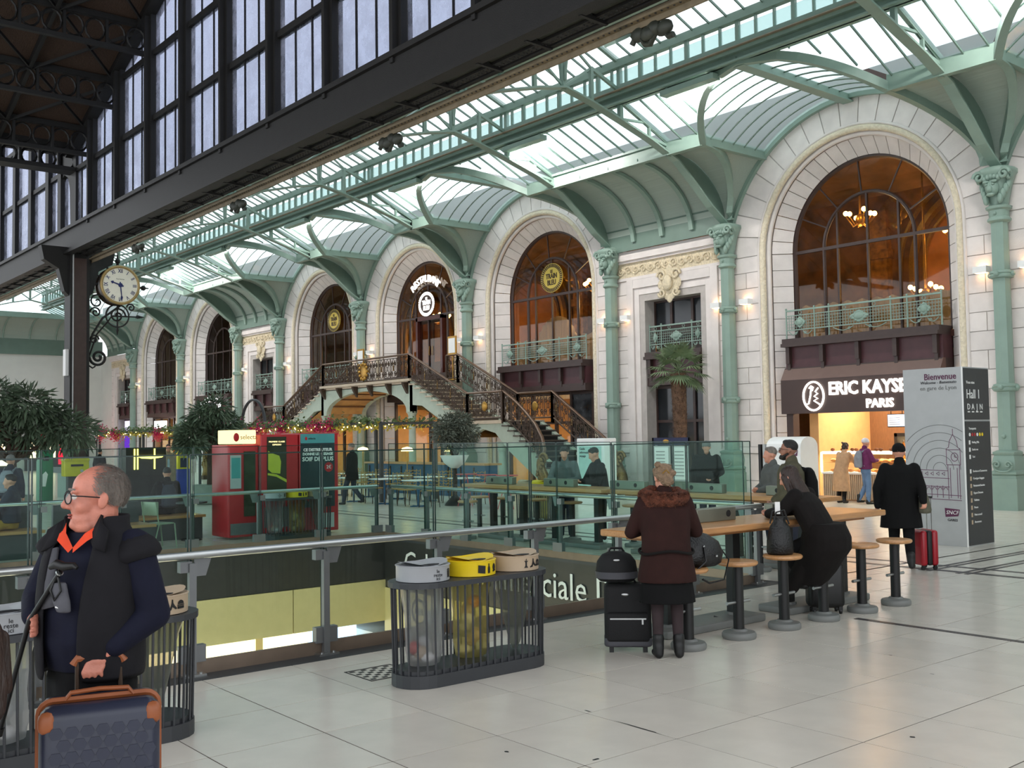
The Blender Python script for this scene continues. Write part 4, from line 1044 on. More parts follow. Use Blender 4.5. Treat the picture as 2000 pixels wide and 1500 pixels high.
# ground floor: dividing walls, ceilings, warm light
GF = thing('wall_ground', 'warm lit inner walls of the ground floor shops', 'wall', (-30, 29, 0), kind='structure')
B().box(-80, 14, 29.6, 29.8, 0, 4.4).build('inner_wall', 'warmwall', GF)
for x in COLS+[-76.2]: B().box(x-.15, x+.15, 25.85, 29.6, 0, 4.4).build('party_wall', 'warmwall', GF)
B().box(-80, 14, 25.85, 29.7, 3.45, 3.52).build('shop_ceiling', 'whitewall', GF)
B().box(-80, 14, 25.6, 32, -.05, 0.002).build('shop_floor', 'tile', GF)
for i, xc in enumerate(ARCH):
    if i == 1: continue
    T = thing('shop_window', 'brown framed glazed shop front, arched wall bay '+alab[i], 'shop front', (xc, YW+.5, 0), 'brown shop fronts in the arches')
    for x in (-2.35, -1.0, .35, 1.2, 2.35): B().box(xc+x-.05, xc+x+.05, YW+.45, YW+.57, 0, 3.52).build('stile', 'brown', T)
    for z in (0, 2.35, 3.42): B().box(xc-2.4, xc+2.4, YW+.46, YW+.56, z, z+.1).build('rail', 'brown', T)
    for a, e in ((-2.35, -1.0), (-1, .35), (.35, 1.2), (1.2, 2.35)):
        for z0, z1 in ((.1, 2.35), (2.45, 3.42)): B().box(xc+a, xc+e, YW+.505, YW+.512, z0, z1).build('pane', 'shopglass' if not (i in (2,) and a > 1) else 'darkpane', T)
    area('shop_lamp', Vector((0, 2.0, 3.4)), (0, 0, 0), 3.4, 1.6, 95 if i in (2, 3, 4) else 35, (1, .76, .48), parent=T)
    for k in range(4): B().box(xc-2+k*1.05, xc-1.1+k*1.05, 29.3, 29.6, .9, 2.5).build('wall_shelf', 'panelwood', T)
T = thing('neon_sign', 'arched white lit lettering showing above the leafy tree', 'sign', (ARCH[5]-.6, YW+.1, 3.3))
for k, c_ in enumerate('Brasserie'):
    a = radians(125-70*k/8); o = text(c_, .62, (ARCH[5]+.5+2.2*cos(a), YW-.3, 2.2+2.2*sin(a)), RY, 'whitesign', T, 'letter', ext=.02, bold=.01); o.rotation_euler = (pi/2, -(a-pi/2), 0); del o['kind']
glow('bluesign', (150, 150, 255), 3.)
text('L\'EXPRESS', .5, (ARCH[5]+.4, YW-.1, 2.85), RY, 'bluesign', T, ext=.02, bold=.01)
T = thing('light_box_sign', 'small white light box sign on the shop front by the end wall', 'sign', (ARCH[6]+.4, YW-.1, 2.9)); B().box(ARCH[6]-.4, ARCH[6]+1.4, YW-.2, YW-.05, 2.75, 3.25).build('box', 'whitesign', T); text('L\'EXPRESS', .3, (ARCH[6]+.5, YW-.21, 3.0), RY, 'midgrey', T)
T = thing('purple_screen', 'glowing violet doorway screen in the last narrow bay', 'screen', (FLAT[2], YW, 1)); B().box(FLAT[2]-.7, FLAT[2]+.9, YW+.3, YW+.36, 2.5, 3.4).build('panel', 'screen', T); glow('violet', (90, 50, 170), .7); B().box(FLAT[2]-.9, FLAT[2]+1.1, YW+.35, YW+.4, 0, 2.4).build('violet_door', 'violet', T)

# ---------------------------------------------------------------- bakery
K = thing('bakery_shop', 'brown bakery shop front with bright white lit lettering and oval logo', 'shop front', (ARCH[1], YW, 2.4))
kx = ARCH[1]
B().box(kx-2.42, kx+2.42, YW-.14, YW+.2, 2.45, 3.42).build('sign_band', 'signbrown', K)
B().prism([(YW-.14, 3.42), (YW+.2, 3.42), (YW+.2, 3.78), (YW+.08, 3.78)], kx-2.42, kx+2.42, 'x').build('sloping_top', 'signbrownlight', K)
for s_ in (-1, 1): B().box(*sorted((kx+s_*2.42, kx+s_*2.2)), YW+.1, YW+.4, 0, 2.45).build('side_post', 'signbrown', K)
text('ERIC KAYSER', .5, (-16.78, YW-.16, 3.1), RY, 'neon', K, ext=.02, align='LEFT', sx=.9, bold=.010)
text('PARIS', .33, (-15.22, YW-.16, 2.66), RY, 'neon', K, ext=.02, sx=1.0, bold=.007)
B().tube([(-17.26+.33*cos(2*pi*k/32), YW-.17, 2.93+.4*sin(2*pi*k/32)) for k in range(32)], .028, 6, closed=True).build('logo_ring', 'neon', K)
lg = B().tube([(-17.32, YW-.17, 3.2), (-17.36, YW-.17, 2.95), (-17.42, YW-.17, 2.72), (-17.5, YW-.17, 2.7)], .022, 5).tube([(-17.4, YW-.17, 3.15), (-17.33, YW-.17, 3.22), (-17.26, YW-.17, 3.18), (-17.3, YW-.17, 3.08)], .02, 5)
lg.tube([(-17.1, YW-.17, 3.16), (-17.2, YW-.17, 3.05), (-17.12, YW-.17, 3.0), (-17.24, YW-.17, 2.92), (-17.12, YW-.17, 2.86), (-17.25, YW-.17, 2.8), (-17.08, YW-.17, 2.7), (-17.02, YW-.17, 2.64)], .022, 5)
lg.build('logo_script', 'neon', K, kind='stuff')
B().box(kx-2.3, kx+2.4, 28.9, 29.0, 0, 3.4).build('back_wall', 'panelwood', GF)
B().box(kx-2.2, kx-1.9, 26.2, 28.9, 0, 3.4).build('side_wall', 'warmwall', GF)
CT = thing('bakery_counter', 'bakery counter with ribbed wooden base and lit glass display of bread', 'counter', (kx, 25.8, 0))
B().box(-17.3, -13.6, 25.55, 26.4, .04, .74).build('base', 'beige', CT)
for k in range(62): B().box(-17.29+k*.06, -17.255+k*.06, 25.52, 25.56, .05, .72).build('rib', 'beige', CT)
B().box(-17.32, -13.6, 25.5, 26.42, .74, .79).box(-17.32, -13.6, 25.55, 26.42, 1.33, 1.37).build('shelf', 'white', CT)
glow('striplight', (255, 236, 200), 5.); B().box(-17.33, -13.6, 25.5, 25.54, 1.3, 1.35).box(-17.34, -17.3, 25.5, 25.54, .79, 1.33).build('light_strip', 'striplight', CT)
B().box(-17.3, -13.6, 25.53, 25.537, .79, 1.33).build('front_glass', 'shopglass', CT); B().box(-17.28, -13.6, 25.6, 26.3, 1.05, 1.065).build('glass_shelf', 'shopglass', CT)
area('display_lamp', Vector((0, .1, 1.29)), (0, 0, 0), 3.2, .3, 45, (1, .86, .6), parent=CT)
pm('crust', (186, 118, 52), .7, var=.2, vs=12, rnd=.25); pm('crustdark', (130, 74, 34), .7, var=.2, vs=12, rnd=.25)
loaf = tag(B().ell((0, 0, .05), (.11, .06, .05), 10, 6).build('loaf', 'crust', None, True), 'golden loaf in the lit bakery display', 'bread', 'loaves in the bakery display')
loaf2 = tag(B().ell((0, 0, .045), (.06, .06, .045), 10, 6).build('bun', 'crustdark', None, True), 'dark round bun on top of the bakery display', 'bread', 'buns on the bakery display')
k = 0
for z in (.79, 1.065):
    for x in range(13):
        for y in range(2):
            o = loaf if k == 0 else loaf.copy()
            if k: COL.link(o)
            o.location = (-17.1+x*.27, 25.78+y*.28, z); o.rotation_euler = (0, 0, random.uniform(-.5, .5)); k += 1
for k in range(14):
    o = loaf2 if k == 0 else loaf2.copy()
    if k: COL.link(o)
    o.location = (-17.1+k*.25, 25.75+.1*(k % 3), 1.37)
FR = thing('drinks_fridge', 'black framed drinks fridge with rows of bottles in the bakery', 'fridge', (-16, 28.7, .9))
B().box(-16.7, -14.9, 28.3, 28.9, .9, 1.0).box(-16.7, -14.9, 28.3, 28.9, 1.75, 1.85).box(-16.7, -16.6, 28.3, 28.9, .9, 1.85).box(-15.0, -14.9, 28.3, 28.9, .9, 1.85).box(-15.85, -15.75, 28.3, 28.9, .9, 1.85).build('body', 'black', FR)
B().box(-16.6, -15, 28.8, 28.85, 1, 1.75).build('lit_back', 'shoplight', FR); B().box(-16.7, -14.9, 28.4, 28.85, 0, .9).build('cabinet', 'panelwood', FR)
pm('juice', (226, 142, 30), .3, rnd=.3)
bt = local('juice_bottle', 'small orange juice bottle in the bakery fridge', 'bottle', 'bottles in the bakery fridge')
B().lathe([(.03, 0), (.034, .02), (.034, .16), (.014, .2), (.014, .23)], n=8).build('bottle_body', 'juice', bt, True); B().lathe([(.017, .23), (.017, .26)], n=8).build('cap', 'white', bt)
k = 0
for z in (1.0, 1.38):
    for x in list(range(9))+list(range(10, 19)):
        p = (-16.52+x*.082, 28.5, z)
        if k == 0: put(bt, p)
        else: dup(bt, p)
        k += 1
MS = [thing('menu_screen', 'bright menu screen hung above the bakery counter, '+q, 'screen', (x, 27.3, 2.2), 'menu screens of the bakery') for q, x in (('first from the stone jamb', -16.0), ('second from the stone jamb', -15.25), ('third from the stone jamb', -14.4))]
glow('menuglow', (206, 222, 250), 1.4)
for T, (x0, x1) in zip(MS, ((-16.3, -15.75), (-15.72, -14.85), (-14.75, -14.05))):
    B().box(x0, x1, 27.3, 27.36, 2.02, 2.4).build('casing', 'black', T); B().box(x0+.02, x1-.02, 27.29, 27.3, 2.05, 2.38).build('display', 'menuglow', T)
    for q in range(4): B().box(x0+.06, x1-.15, 27.285, 27.29, 2.1+q*.06, 2.12+q*.06).build('menu_line', 'midgrey', T)
    for xx in (x0+.1, x1-.1): B().box(xx-.01, xx+.01, 27.32, 27.34, 2.4, 3.45).build('hanger', 'bronze', T)
T = thing('red_packet_stack', 'tapering stack of small red gift packets on the bakery cabinet', 'packets', (-14.55, 28.6, 1.0))
B().lathe([(.3, 1.0), (.26, 1.2), (.18, 1.4), (.1, 1.6), (.05, 1.75)], (-14.5, 28.6, 0), 8).build('packets', 'red', T)
T = thing('basket', 'small basket of red and yellow packets on the bakery shelf', 'basket', (-16.2, 28.7, 1.95))
B().box(-16.5, -15.2, 28.5, 28.9, 1.95, 1.98).build('tray', 'panelwood', T); B().ell((-16.2, 28.7, 2.03), (.14, .1, .06)).build('packet', 'red', T); B().ell((-15.8, 28.7, 2.03), (.12, .1, .05)).build('packet', 'yellow', T)
area('bakery_lamp', (kx, 27.4, 3.3), (0, 0, 0), 3.5, 1.8, 130, (1, .8, .56))

# ---------------------------------------------------------------- grand staircase
ST = thing('grand_staircase', 'grand double staircase of pale green stone rising to the restaurant door', 'staircase', (-37.35, 22.7, 0))
MX = -37.35
Y1, Y2 = 22.7, 24.5
def mx(x, m): return 2*MX-x if m else x
B().box(-40.75, -33.95, Y1, YW+.6, 4.02, 4.2).box(-40.9, -33.8, Y1-.12, Y1+.05, 4.14, 4.24).build('landing', 'stairstone', ST)
# front of the landing with its flat arch
n = 24; A = [(-34.2-(6.3)*(1-cos(pi*k/n))/2, 3.0+.88*sin(pi*k/n)) for k in range(n+1)]
for yy in (Y1, Y2):
    b = B()
    for k in range(n): b.prism([A[k], A[k+1], (A[k+1][0], 4.05), (A[k][0], 4.05)], yy, yy+.22)
    b.box(-40.95, -40.5, yy, yy+.22, 2.9, 4.05).box(-34.2, -33.75, yy, yy+.22, 2.9, 4.05); b.build('arch_front', 'stairgreen', ST)
b = B(); b.surf([[(x, Y1+.2, z+.02), (x, Y2, z+.02)] for x, z in A]); b.build('arch_soffit', 'soffitgold', ST)
for k in range(3, n-2, 3):
    x, z = A[k]; B().bar((x, Y1+.2, z), (x, Y2, z), .12, .06).build('soffit_rib', 'panelwood', ST)
for i, yy in enumerate((Y1+.11, Y2+.11)):
    for m in (0, 1):
        for x in (-33.95, -28.35):
            z1 = 2.95 if x < -30 else 1.75
            B().lathe([(.22, 0), (.22, .25), (.17, .3), (.15, .5), (.13, z1-.35), (.17, z1-.3), (.17, z1-.22), (.14, z1-.2), (.2, z1-.05), (.22, z1)], (mx(x, m), yy, 0), 12).build('pier_column', 'stairgreen', ST, True)
for m in (0, 1):
    # upper flight, middle landing, lower flight
    for k in range(10):
        x0, x1 = -33.95+.375*k, -33.95+.375*(k+1); z = 4.2-.17*(k+1)
        B().box(*sorted((mx(x0, m), mx(x1+.03, m))), Y1-.06, Y2+.1, z-.05, z).build('tread', 'stairstone', ST)
        B().box(*sorted((mx(x0, m), mx(x0+.03, m))), Y1, Y2, z, z+.13).build('riser', 'tread', ST)
    B().box(*sorted((mx(-30.2, m), mx(-28.2, m))), Y1-.06, Y2+.15, 2.38, 2.5).build('half_landing', 'stairstone', ST)
    for k in range(14):
        x0 = -28.2+.31*k; x1 = x0+.34; z = 2.5-2.5/14*(k+1); y_ = Y1-.05-.8*max(0, (k-4)/10)**1.6
        B().box(*sorted((mx(x0, m), mx(x1, m))), y_, Y2+.1, z-.05, z).build('tread', 'tread', ST)
        B().box(*sorted((mx(x0, m), mx(x0+.03, m))), y_+.05, Y2, z, z+.13).build('riser', 'black', ST)
    for yy, nm in ((Y1, 0), (Y2-.1, 1)):
        st = [(-33.95, 4.15), (-30.2, 2.45), (-28.2, 2.45), (-27.0, 1.75), (-24.2, .12), (-24.2, 0), (-25.6, 0), (-27.9, 1.45), (-28.25, 1.75), (-28.6, 2.05), (-29.3, 2.2), (-30.0, 2.0), (-30.4, 1.85), (-33.1, 3.15), (-33.75, 3.2), (-33.75, 2.9), (-33.95, 2.9)]
        B().prism([(mx(x, m), z) for x, z in (st if not m else st[::-1])], yy, yy+.2).build('stringer', 'stairgreen', ST)
    B().add([(mx(-33.6, m), Y1+.1, 3.2), (mx(-30.3, m), Y1+.1, 1.9), (mx(-30.3, m), Y2, 1.9), (mx(-33.6, m), Y2, 3.2)], [(0, 1, 2, 3)]).build('flight_soffit', 'soffitgold', ST)
    for x in (-33.9, -30.3): 
        c = B(); 
for x in (-40.6, -39.2, -37.9, -36.7, -35.3, -34.1):
    B().prism([(Y1, 4.1), (Y1-.25, 4.1), (Y1-.2, 3.95), (Y1-.05, 3.7), (Y1, 3.65)], x-.07, x+.07, 'x').build('console', 'bronze', ST)
pm('oldgilt', (124, 98, 58), .4, metal=.6, var=.3, vs=20)
def spir(c, r, turns, ph, sg, n=16, shr=.8): return [(c[0]+sg*r*(1-shr*q/n)*cos(ph+q/n*turns*2*pi), c[1]+r*(1-shr*q/n)*sin(ph+q/n*turns*2*pi)) for q in range(n+1)]
def stair_rail(P, label, gilt=True, posts=True, curved=False, medal=False):
    """ornate scrollwork railing along floor points P (height 1 m)"""
    Q = [Vector(p) for p in P]
    Z1 = Vector((0, 0, 1))
    T = B().tube([p+Z1*1.0 for p in Q], .06, 8, flat=.7).build('stair_railing', 'handrailbronze', ST, smooth=60); T['label'] = label
    B().tube([p+Z1*.08 for p in Q], .03, 5).tube([p+Z1*.9 for p in Q], .016, 5).build('guide_bar', 'bronze', T, kind='stuff')
    ln = [0]
    for i in range(1, len(Q)): ln.append(ln[-1]+(Q[i]-Q[i-1]).length)
    L = ln[-1]
    def at(u):
        for i in range(1, len(Q)):
            if u <= ln[i]+1e-6: return Q[i-1]+(Q[i]-Q[i-1])*((u-ln[i-1])/max(ln[i]-ln[i-1], 1e-6))
        return Q[-1]
    def m3(pts): return [at(min(max(u, 0), L))+Z1*v for u, v in pts]
    if posts:
        for u in (0, L): p = at(u); B().bar(p-Z1*.12, p+Z1*1.0, .09, .09, (1, 0, 0)).build('post', 'bronze', T)
    nmod = max(1, round(L/.46)); d = L/nmod
    for k in range(nmod):
        c = d*(k+.5); b = B(); h = d*.5
        b.tube(m3([(d*k+.02, .08), (d*k+.02, .9)]), .014, 4)
        for sg in (-1, 1):
            b.tube(m3(spir((c+sg*h*.52, .70), h*.42, 1.3, pi/2, sg)), .021, 4)
            b.tube(m3(spir((c+sg*h*.52, .30), h*.42, 1.3, -pi/2, sg)), .021, 4)
            b.tube(m3([(c+sg*h*.12, .12), (c+sg*h*.5, .3), (c+sg*h*.15, .5), (c+sg*h*.5, .7), (c+sg*h*.1, .88)]), .014, 4)
            b.tube(m3([(c+sg*h*.85, .1), (c+sg*h*.7, .5), (c+sg*h*.85, .88)]), .012, 4)
        b.tube(m3([(c+.05*cos(q*pi/4), .5+.09*sin(q*pi/4)) for q in range(9)]), .014, 4)
        b.build('scrollwork', 'bronze', T, kind='stuff')
        if gilt and not (medal and abs(c-L/2) < .4):
            p = at(c)
            if k % 2 == 0: B().ell(p+Z1*.55, (.03, .03, .1), 8, 6).ell(p+Z1*.69, (.025, .025, .035), 8, 5).ell(p+Z1*.43, (.05, .04, .03), 8, 5).build('gilt_figure', 'oldgilt', T, smooth=60)
    if medal:
        p = at(L/2); dd = (Q[-1]-Q[0]).normalized(); nn = Vector((-dd.y, dd.x, 0))
        r = .26 if L > 3 else .16
        b = B(); b.ell(p+Z1*.5, (r, .06, r*1.15), 16, 8)
        if L > 3:
            for q in range(12): b.ell(p+Z1*.5+Vector((r*1.15*cos(q*pi/6), -.02, r*1.25*sin(q*pi/6))), .07, 8, 5)
        b.build('gilt_medallion', 'gilt', T, smooth=60)
    return T
stair_rail([(-40.75, Y1, 4.2), (-33.95, Y1, 4.2)], 'straight bronze scrollwork railing along the upper landing with a big gilt medallion', medal=True)
sd = {0: 'palm', 1: 'leafy tree'}
for m in (0, 1):
    X = lambda x: mx(x, m)
    stair_rail([(X(-33.95), Y1, 4.2), (X(-30.2), Y1, 2.5)], 'sloping bronze scrollwork railing on the outer side of the upper flight towards the '+sd[m])
    stair_rail([(X(-30.2), Y1, 2.5), (X(-28.2), Y1, 2.5)], 'short level scrollwork railing, outer side of the half landing towards the '+sd[m], medal=True)
    cv = [(-28.2, 22.75, 2.5), (-27.57, 22.8, 2.12), (-26.87, 22.68, 1.72), (-26.17, 22.48, 1.31), (-25.41, 22.1, .86), (-24.9, 21.75, .5), (-24.6, 21.4, .25)]
    stair_rail([(X(x), y, z) for x, y, z in cv], 'curving scrollwork railing, outer side of the lower flight towards the '+sd[m])
    stair_rail([(X(-33.2), Y2, 4.2), (X(-29.5), Y2, 2.5)], 'sloping scrollwork railing on the facade side of the upper flight towards the '+sd[m])
    stair_rail([(X(-29.5), Y2, 2.5), (X(-27.6), Y2, 2.5)], 'short level scrollwork railing, facade side of the half landing towards the '+sd[m], medal=True)
    cv = [(-27.6, 24.5, 2.5), (-26.2, 24.5, 1.6), (-25.2, 24.45, 1.0), (-24.5, 24.35, .6), (-24.05, 24.2, .2)]
    stair_rail([(X(x), y, z) for x, y, z in cv], 'long scrollwork railing, facade side of the lower flight towards the '+sd[m])
    stair_rail([(X(-33.95+.0), Y2, 4.2), (X(-33.2), Y2, 4.2)], 'short scrollwork railing beside the restaurant door towards the '+sd[m], gilt=True)
    for (x, y, s_) in ((-24.5, 21.3, 'outer'), (-23.95, 24.15, 'facade')):
        N = B().box(X(x)-.22, X(x)+.22, y-.22, y+.22, 0, .2).build('newel', 'bronze', ST); N['label'] = 'ornate gilded bronze newel'
        b = B()
        b.tube([(X(x)+.1*sin(q*.55), y, .2+.1*q) for q in range(11)], [.2-.008*q for q in range(11)], 10)
        for q in range(9): b.ell((X(x)+.12*sin(q*1.1), y-.12, .3+.11*q), (.09, .06, .06), 8, 6, (0, q*.5, 0))
        b.tube([(X(x)+.02+(.2-.01*q)*cos(q*.6), y, 1.2+(.2-.01*q)*sin(q*.6)) for q in range(16)], .05, 6).tube([(X(x)+.05+(.2-.01*q)*cos(q*.6), y, .45-(.2-.01*q)*sin(q*.6)) for q in range(16)], .05, 6)
        b.build('scrolled_body', 'oldgilt', N, smooth=70)
for x, z0 in ((-34.0, 5.15), (-41.0, 5.15)):
    T = thing('menu_stand', 'gilt framed menu board standing on the upper landing towards the '+sd[0 if x > -37 else 1], 'menu board', (x+.4, Y2, 4.2)); B().cyl((x+.47, Y2, 4.2), (x+.47, Y2, 5.2), .03, n=8).cyl((x+.47, Y2, 4.2), (x+.47, Y2, 4.24), .16, n=12).build('stand', 'gilt', T); B().box(x+.2, x+.75, Y2-.05, Y2, 5.2, 5.95).build('frame', 'gilt', T); B().box(x+.26, x+.69, Y2-.06, Y2-.05, 5.28, 5.87).build('menu_sheet', 'white', T)

# ---------------------------------------------------------------- glass balustrades around the opening
def balustrade(p, q, n, label, side):
    """side: +1/-1 which way the handrail stands off"""
    p, q = Vector(p), Vector(q); d = (q-p).normalized(); nn = Vector((-d.y, d.x, 0))*side; L = (q-p).length; Z1 = Vector((0, 0, 1))
    T = thing('glass_balustrade', label, 'balustrade', p, 'glass balustrades around the opening')
    hr = p+nn*.09+Z1*1.0
    B().tube([hr-d*.05, hr+d*(L+.05)], .032, 12).build('handrail', 'steel', T, smooth=60)
    for k in range(n+1):
        c = p+d*(L*k/n)
        b = B().bar(c+nn*.05+Z1*.0, c+nn*.05+Z1*.93, .05, .06, d); P = b.build('post', 'steelgrey', T)
        B().bar(c+nn*.02-d*.10+Z1*.9, c+nn*.02+d*.0+Z1*.9, .07, .09).build('clamp', 'steelgrey', P); B().bar(c+nn*.02-d*.10+Z1*.18, c+nn*.02+d*.12+Z1*.18, .07, .14).build('clamp', 'steelgrey', P)
        vs = [c+nn*.04+d*.02+Z1*.97, c+nn*.04+d*.17+Z1*.97, c+nn*.04+d*.12+Z1*.82, c+nn*.04+d*.02+Z1*.82]
        B().add(vs+[v+nn*.012 for v in vs], [(0, 1, 2, 3), (7, 6, 5, 4), (0, 4, 5, 1), (1, 5, 6, 2), (2, 6, 7, 3), (3, 7, 4, 0)]).build('gusset', 'steelgrey', P)
        B().bar(c+nn*.06-d*.1+Z1*.012, c+nn*.06+d*.1+Z1*.012, .12, .02).build('foot_plate', 'steel', P)
        for s_ in (-.06, .06): B().cyl(c+nn*.09+d*s_+Z1*.02, c+nn*.09+d*s_+Z1*.035, .012, n=6).build('bolt', 'steel', P)
    for k in range(n):
        a, e = p+d*(L*k/n+.012), p+d*(L*(k+1)/n-.012); m = [a-nn*.01, e-nn*.01]
        vs = [m[0]+Z1*.12, m[1]+Z1*.12, m[1]+Z1*1.83, m[0]+Z1*1.83]
        G_ = B().add(vs, [(0, 1, 2, 3)]).build('glass_panel', 'sheet', T)
        eb = B()
        for (i, j) in ((1, 2), (2, 3), (3, 0)): eb.bar(vs[i], vs[j], .012, .008, nn)
        eb.build('polished_edge', 'edgeglass', G_, kind='stuff')
pm('edgeglass', (20, 46, 42), .2)
balustrade((-8.5, -2.79, 0), (-8.5, 10.97, 0), 11, 'near glass balustrade with a round steel handrail behind the waste bins', -1)
balustrade((-8.68, 11.05, 0), (-17.28, 11.05, 0), 7, 'glass balustrade along the row of high tables, across the opening', -1)
balustrade((-17.45, 10.9, 0), (-17.45, -4, 0), 12, 'glass balustrade in front of the red vending machines, beyond the opening', -1)

# rest of the hall, out of the picture: roof, wall and shed go on as seen
EX = thing('ceiling', 'glass roof of the hall going on past the last arched bay', 'roof', (5, 20, 10), kind='structure')
upper(EX, -3.5, 12, False); low_far_side(EX, -3.5, 12)
B().add([(-3.5, YP, ZP+.25), (12, YP, ZP+.25), (12, YL, ZC+.05), (-3.5, YL, ZC+.05)], [(0, 1, 2, 3)]).build('low_glazing', 'vaultglass', EX, kind='stuff')
B().surf([[(-3.5, yz(ZF+(ZP-ZF)*k/8), ZF+(ZP-ZF)*k/8), (12, yz(ZF+(ZP-ZF)*k/8), ZF+(ZP-ZF)*k/8)] for k in range(9)]).build('boarded_cove', 'board', EX)
ws = thing('wall_right', 'plain pale walls closing the hall past the totem', 'wall', (12, 20, 0), kind='structure')
B().box(-3.5, 12, YW, YW+.3, 0, 8.4).box(12, 12.3, 11.6, 25.6, 0, 11).build('wall_face', 'whitewall', ws)
# ---------------------------------------------------------------- high tables, power boxes, stools
def high_table(cx, cy, L, along, label, legs):
    T = local('high_table', label, 'table', 'long wooden high tables')
    B().rbox(-.36, .36, -L/2, L/2, .965, 1.03, .02, 2).build('top', 'wood', T, True)
    B().box(-.2, .2, -L/2+.2, L/2-.2, .925, .965).build('apron', 'woodend', T)
    for y in legs:
        B().box(-.05, .05, y-.055, y+.055, .08, .93).build('leg', 'black', T); B().cyl((0, y, .075), (0, y, .1), .09, n=12).build('leg_flange', 'midgrey', T)
    ls = sorted(legs)
    for i in range(0, len(ls), 2):
        a, e = ls[i]-.25, (ls[i+1] if i+1 < len(ls) else ls[i]+1.2)+.25
        B().rbox(-.22, .22, a, e, 0, .075, .03, 2).build('floor_plate', 'midgrey', T, True)
    put(T, (cx, cy, 0), 0 if along == 'y' else pi/2)
    return T
high_table(-6.98, 9.05, 3.9, 'y', 'long wooden high table between the stools and the near balustrade', (-1.4, -.39, .53, 1.55))
high_table(-14.5, 12.55, 3.9, 'x', 'long wooden high table where two young men stand, across the opening', (-1.5, -.4, .5, 1.4))
high_table(-10.4, 12.55, 3.9, 'x', 'long wooden high table by the man in the olive jacket, across the opening', (-1.5, -.4, .5, 1.4))
def power_box(loc, rot, label, L=.62):
    T = local('power_box', label, 'power box', 'grey power boxes on the high tables')
    B().rbox(-.06, .06, -L/2, L/2, 0, .14, .015, 2).build('housing', 'steelolive', T, True)
    for s_ in (-1, 1):
        for y in ((0.18,) if L < .7 else (-.2, .2)):
            B().cyl((s_*.058, y, .075), (s_*.064, y, .075), .035, n=16).build('socket', 'ink', T)
    put(T, loc, rot)
pm('steelolive', (128, 130, 118), .35, metal=.5, var=.04)
power_box((-7.1, 8.5, 1.03), 0, 'grey power box on the near table beside the woman in the fur collar')
power_box((-7.05, 9.68, 1.03), 0, 'grey power box on the near table behind the tote bag')
for k, x in enumerate((-15.6, -13.9, -12.2, -10.6, -9.0)): power_box((x, 12.5, 1.03), pi/2, 'grey power box on the far tables, '+['first', 'second', 'third', 'fourth', 'fifth'][k]+' from the staircase end', .8)
def stool():
    T = local('bar_stool', 'round wooden bar stool on a black post', 'stool', 'fixed bar stools at the high tables')
    B().lathe([(.155, 0), (.162, .015), (.162, .045), (.15, .062), (.085, .072), (.068, .09)], n=28).build('base', 'midgrey', T, True)
    B().cyl((0, 0, .08), (0, 0, .69), .052, n=18).build('post', 'black', T, True)
    B().lathe([(.16, .685), (.182, .69), (.194, .705), (.191, .722), (.178, .73), (.1, .728)], n=28).build('seat', 'wood', T, True)
    B().cyl((0, -.17, .34), (0, .17, .34), .016, n=10).build('foot_bar', 'steel', T, True)
    return T
s0 = stool(); put(s0, (-6.38, 7.26, 0))
nst = ['under the black holdall beside the woman in the fur collar', 'empty, between the black holdall and the black tote', 'under the black bucket tote', 'the woman with long hair sits on it', 'empty, next to the woman with long hair', 'empty, at the table end beside the red suitcase']
s0['label'] = 'round wooden bar stool '+nst[0]
for k, y in enumerate((7.98, 8.69, 9.36, 10.07, 10.74)): dup(s0, (-6.38, y, 0), 0, 'round wooden bar stool, '+nst[k+1])
for k, (x, y) in enumerate(((-17.0, 13.05), (-16.3, 13.1), (-15.3, 13.15), (-14.15, 13.0), (-12.7, 13.1), (-11.6, 13.1), (-10.2, 13.1), (-16.0, 12.0), (-9.2, 12.0))):
    dup(s0, (x, y, 0), pi/2, 'round wooden bar stool along the far high tables across the opening')

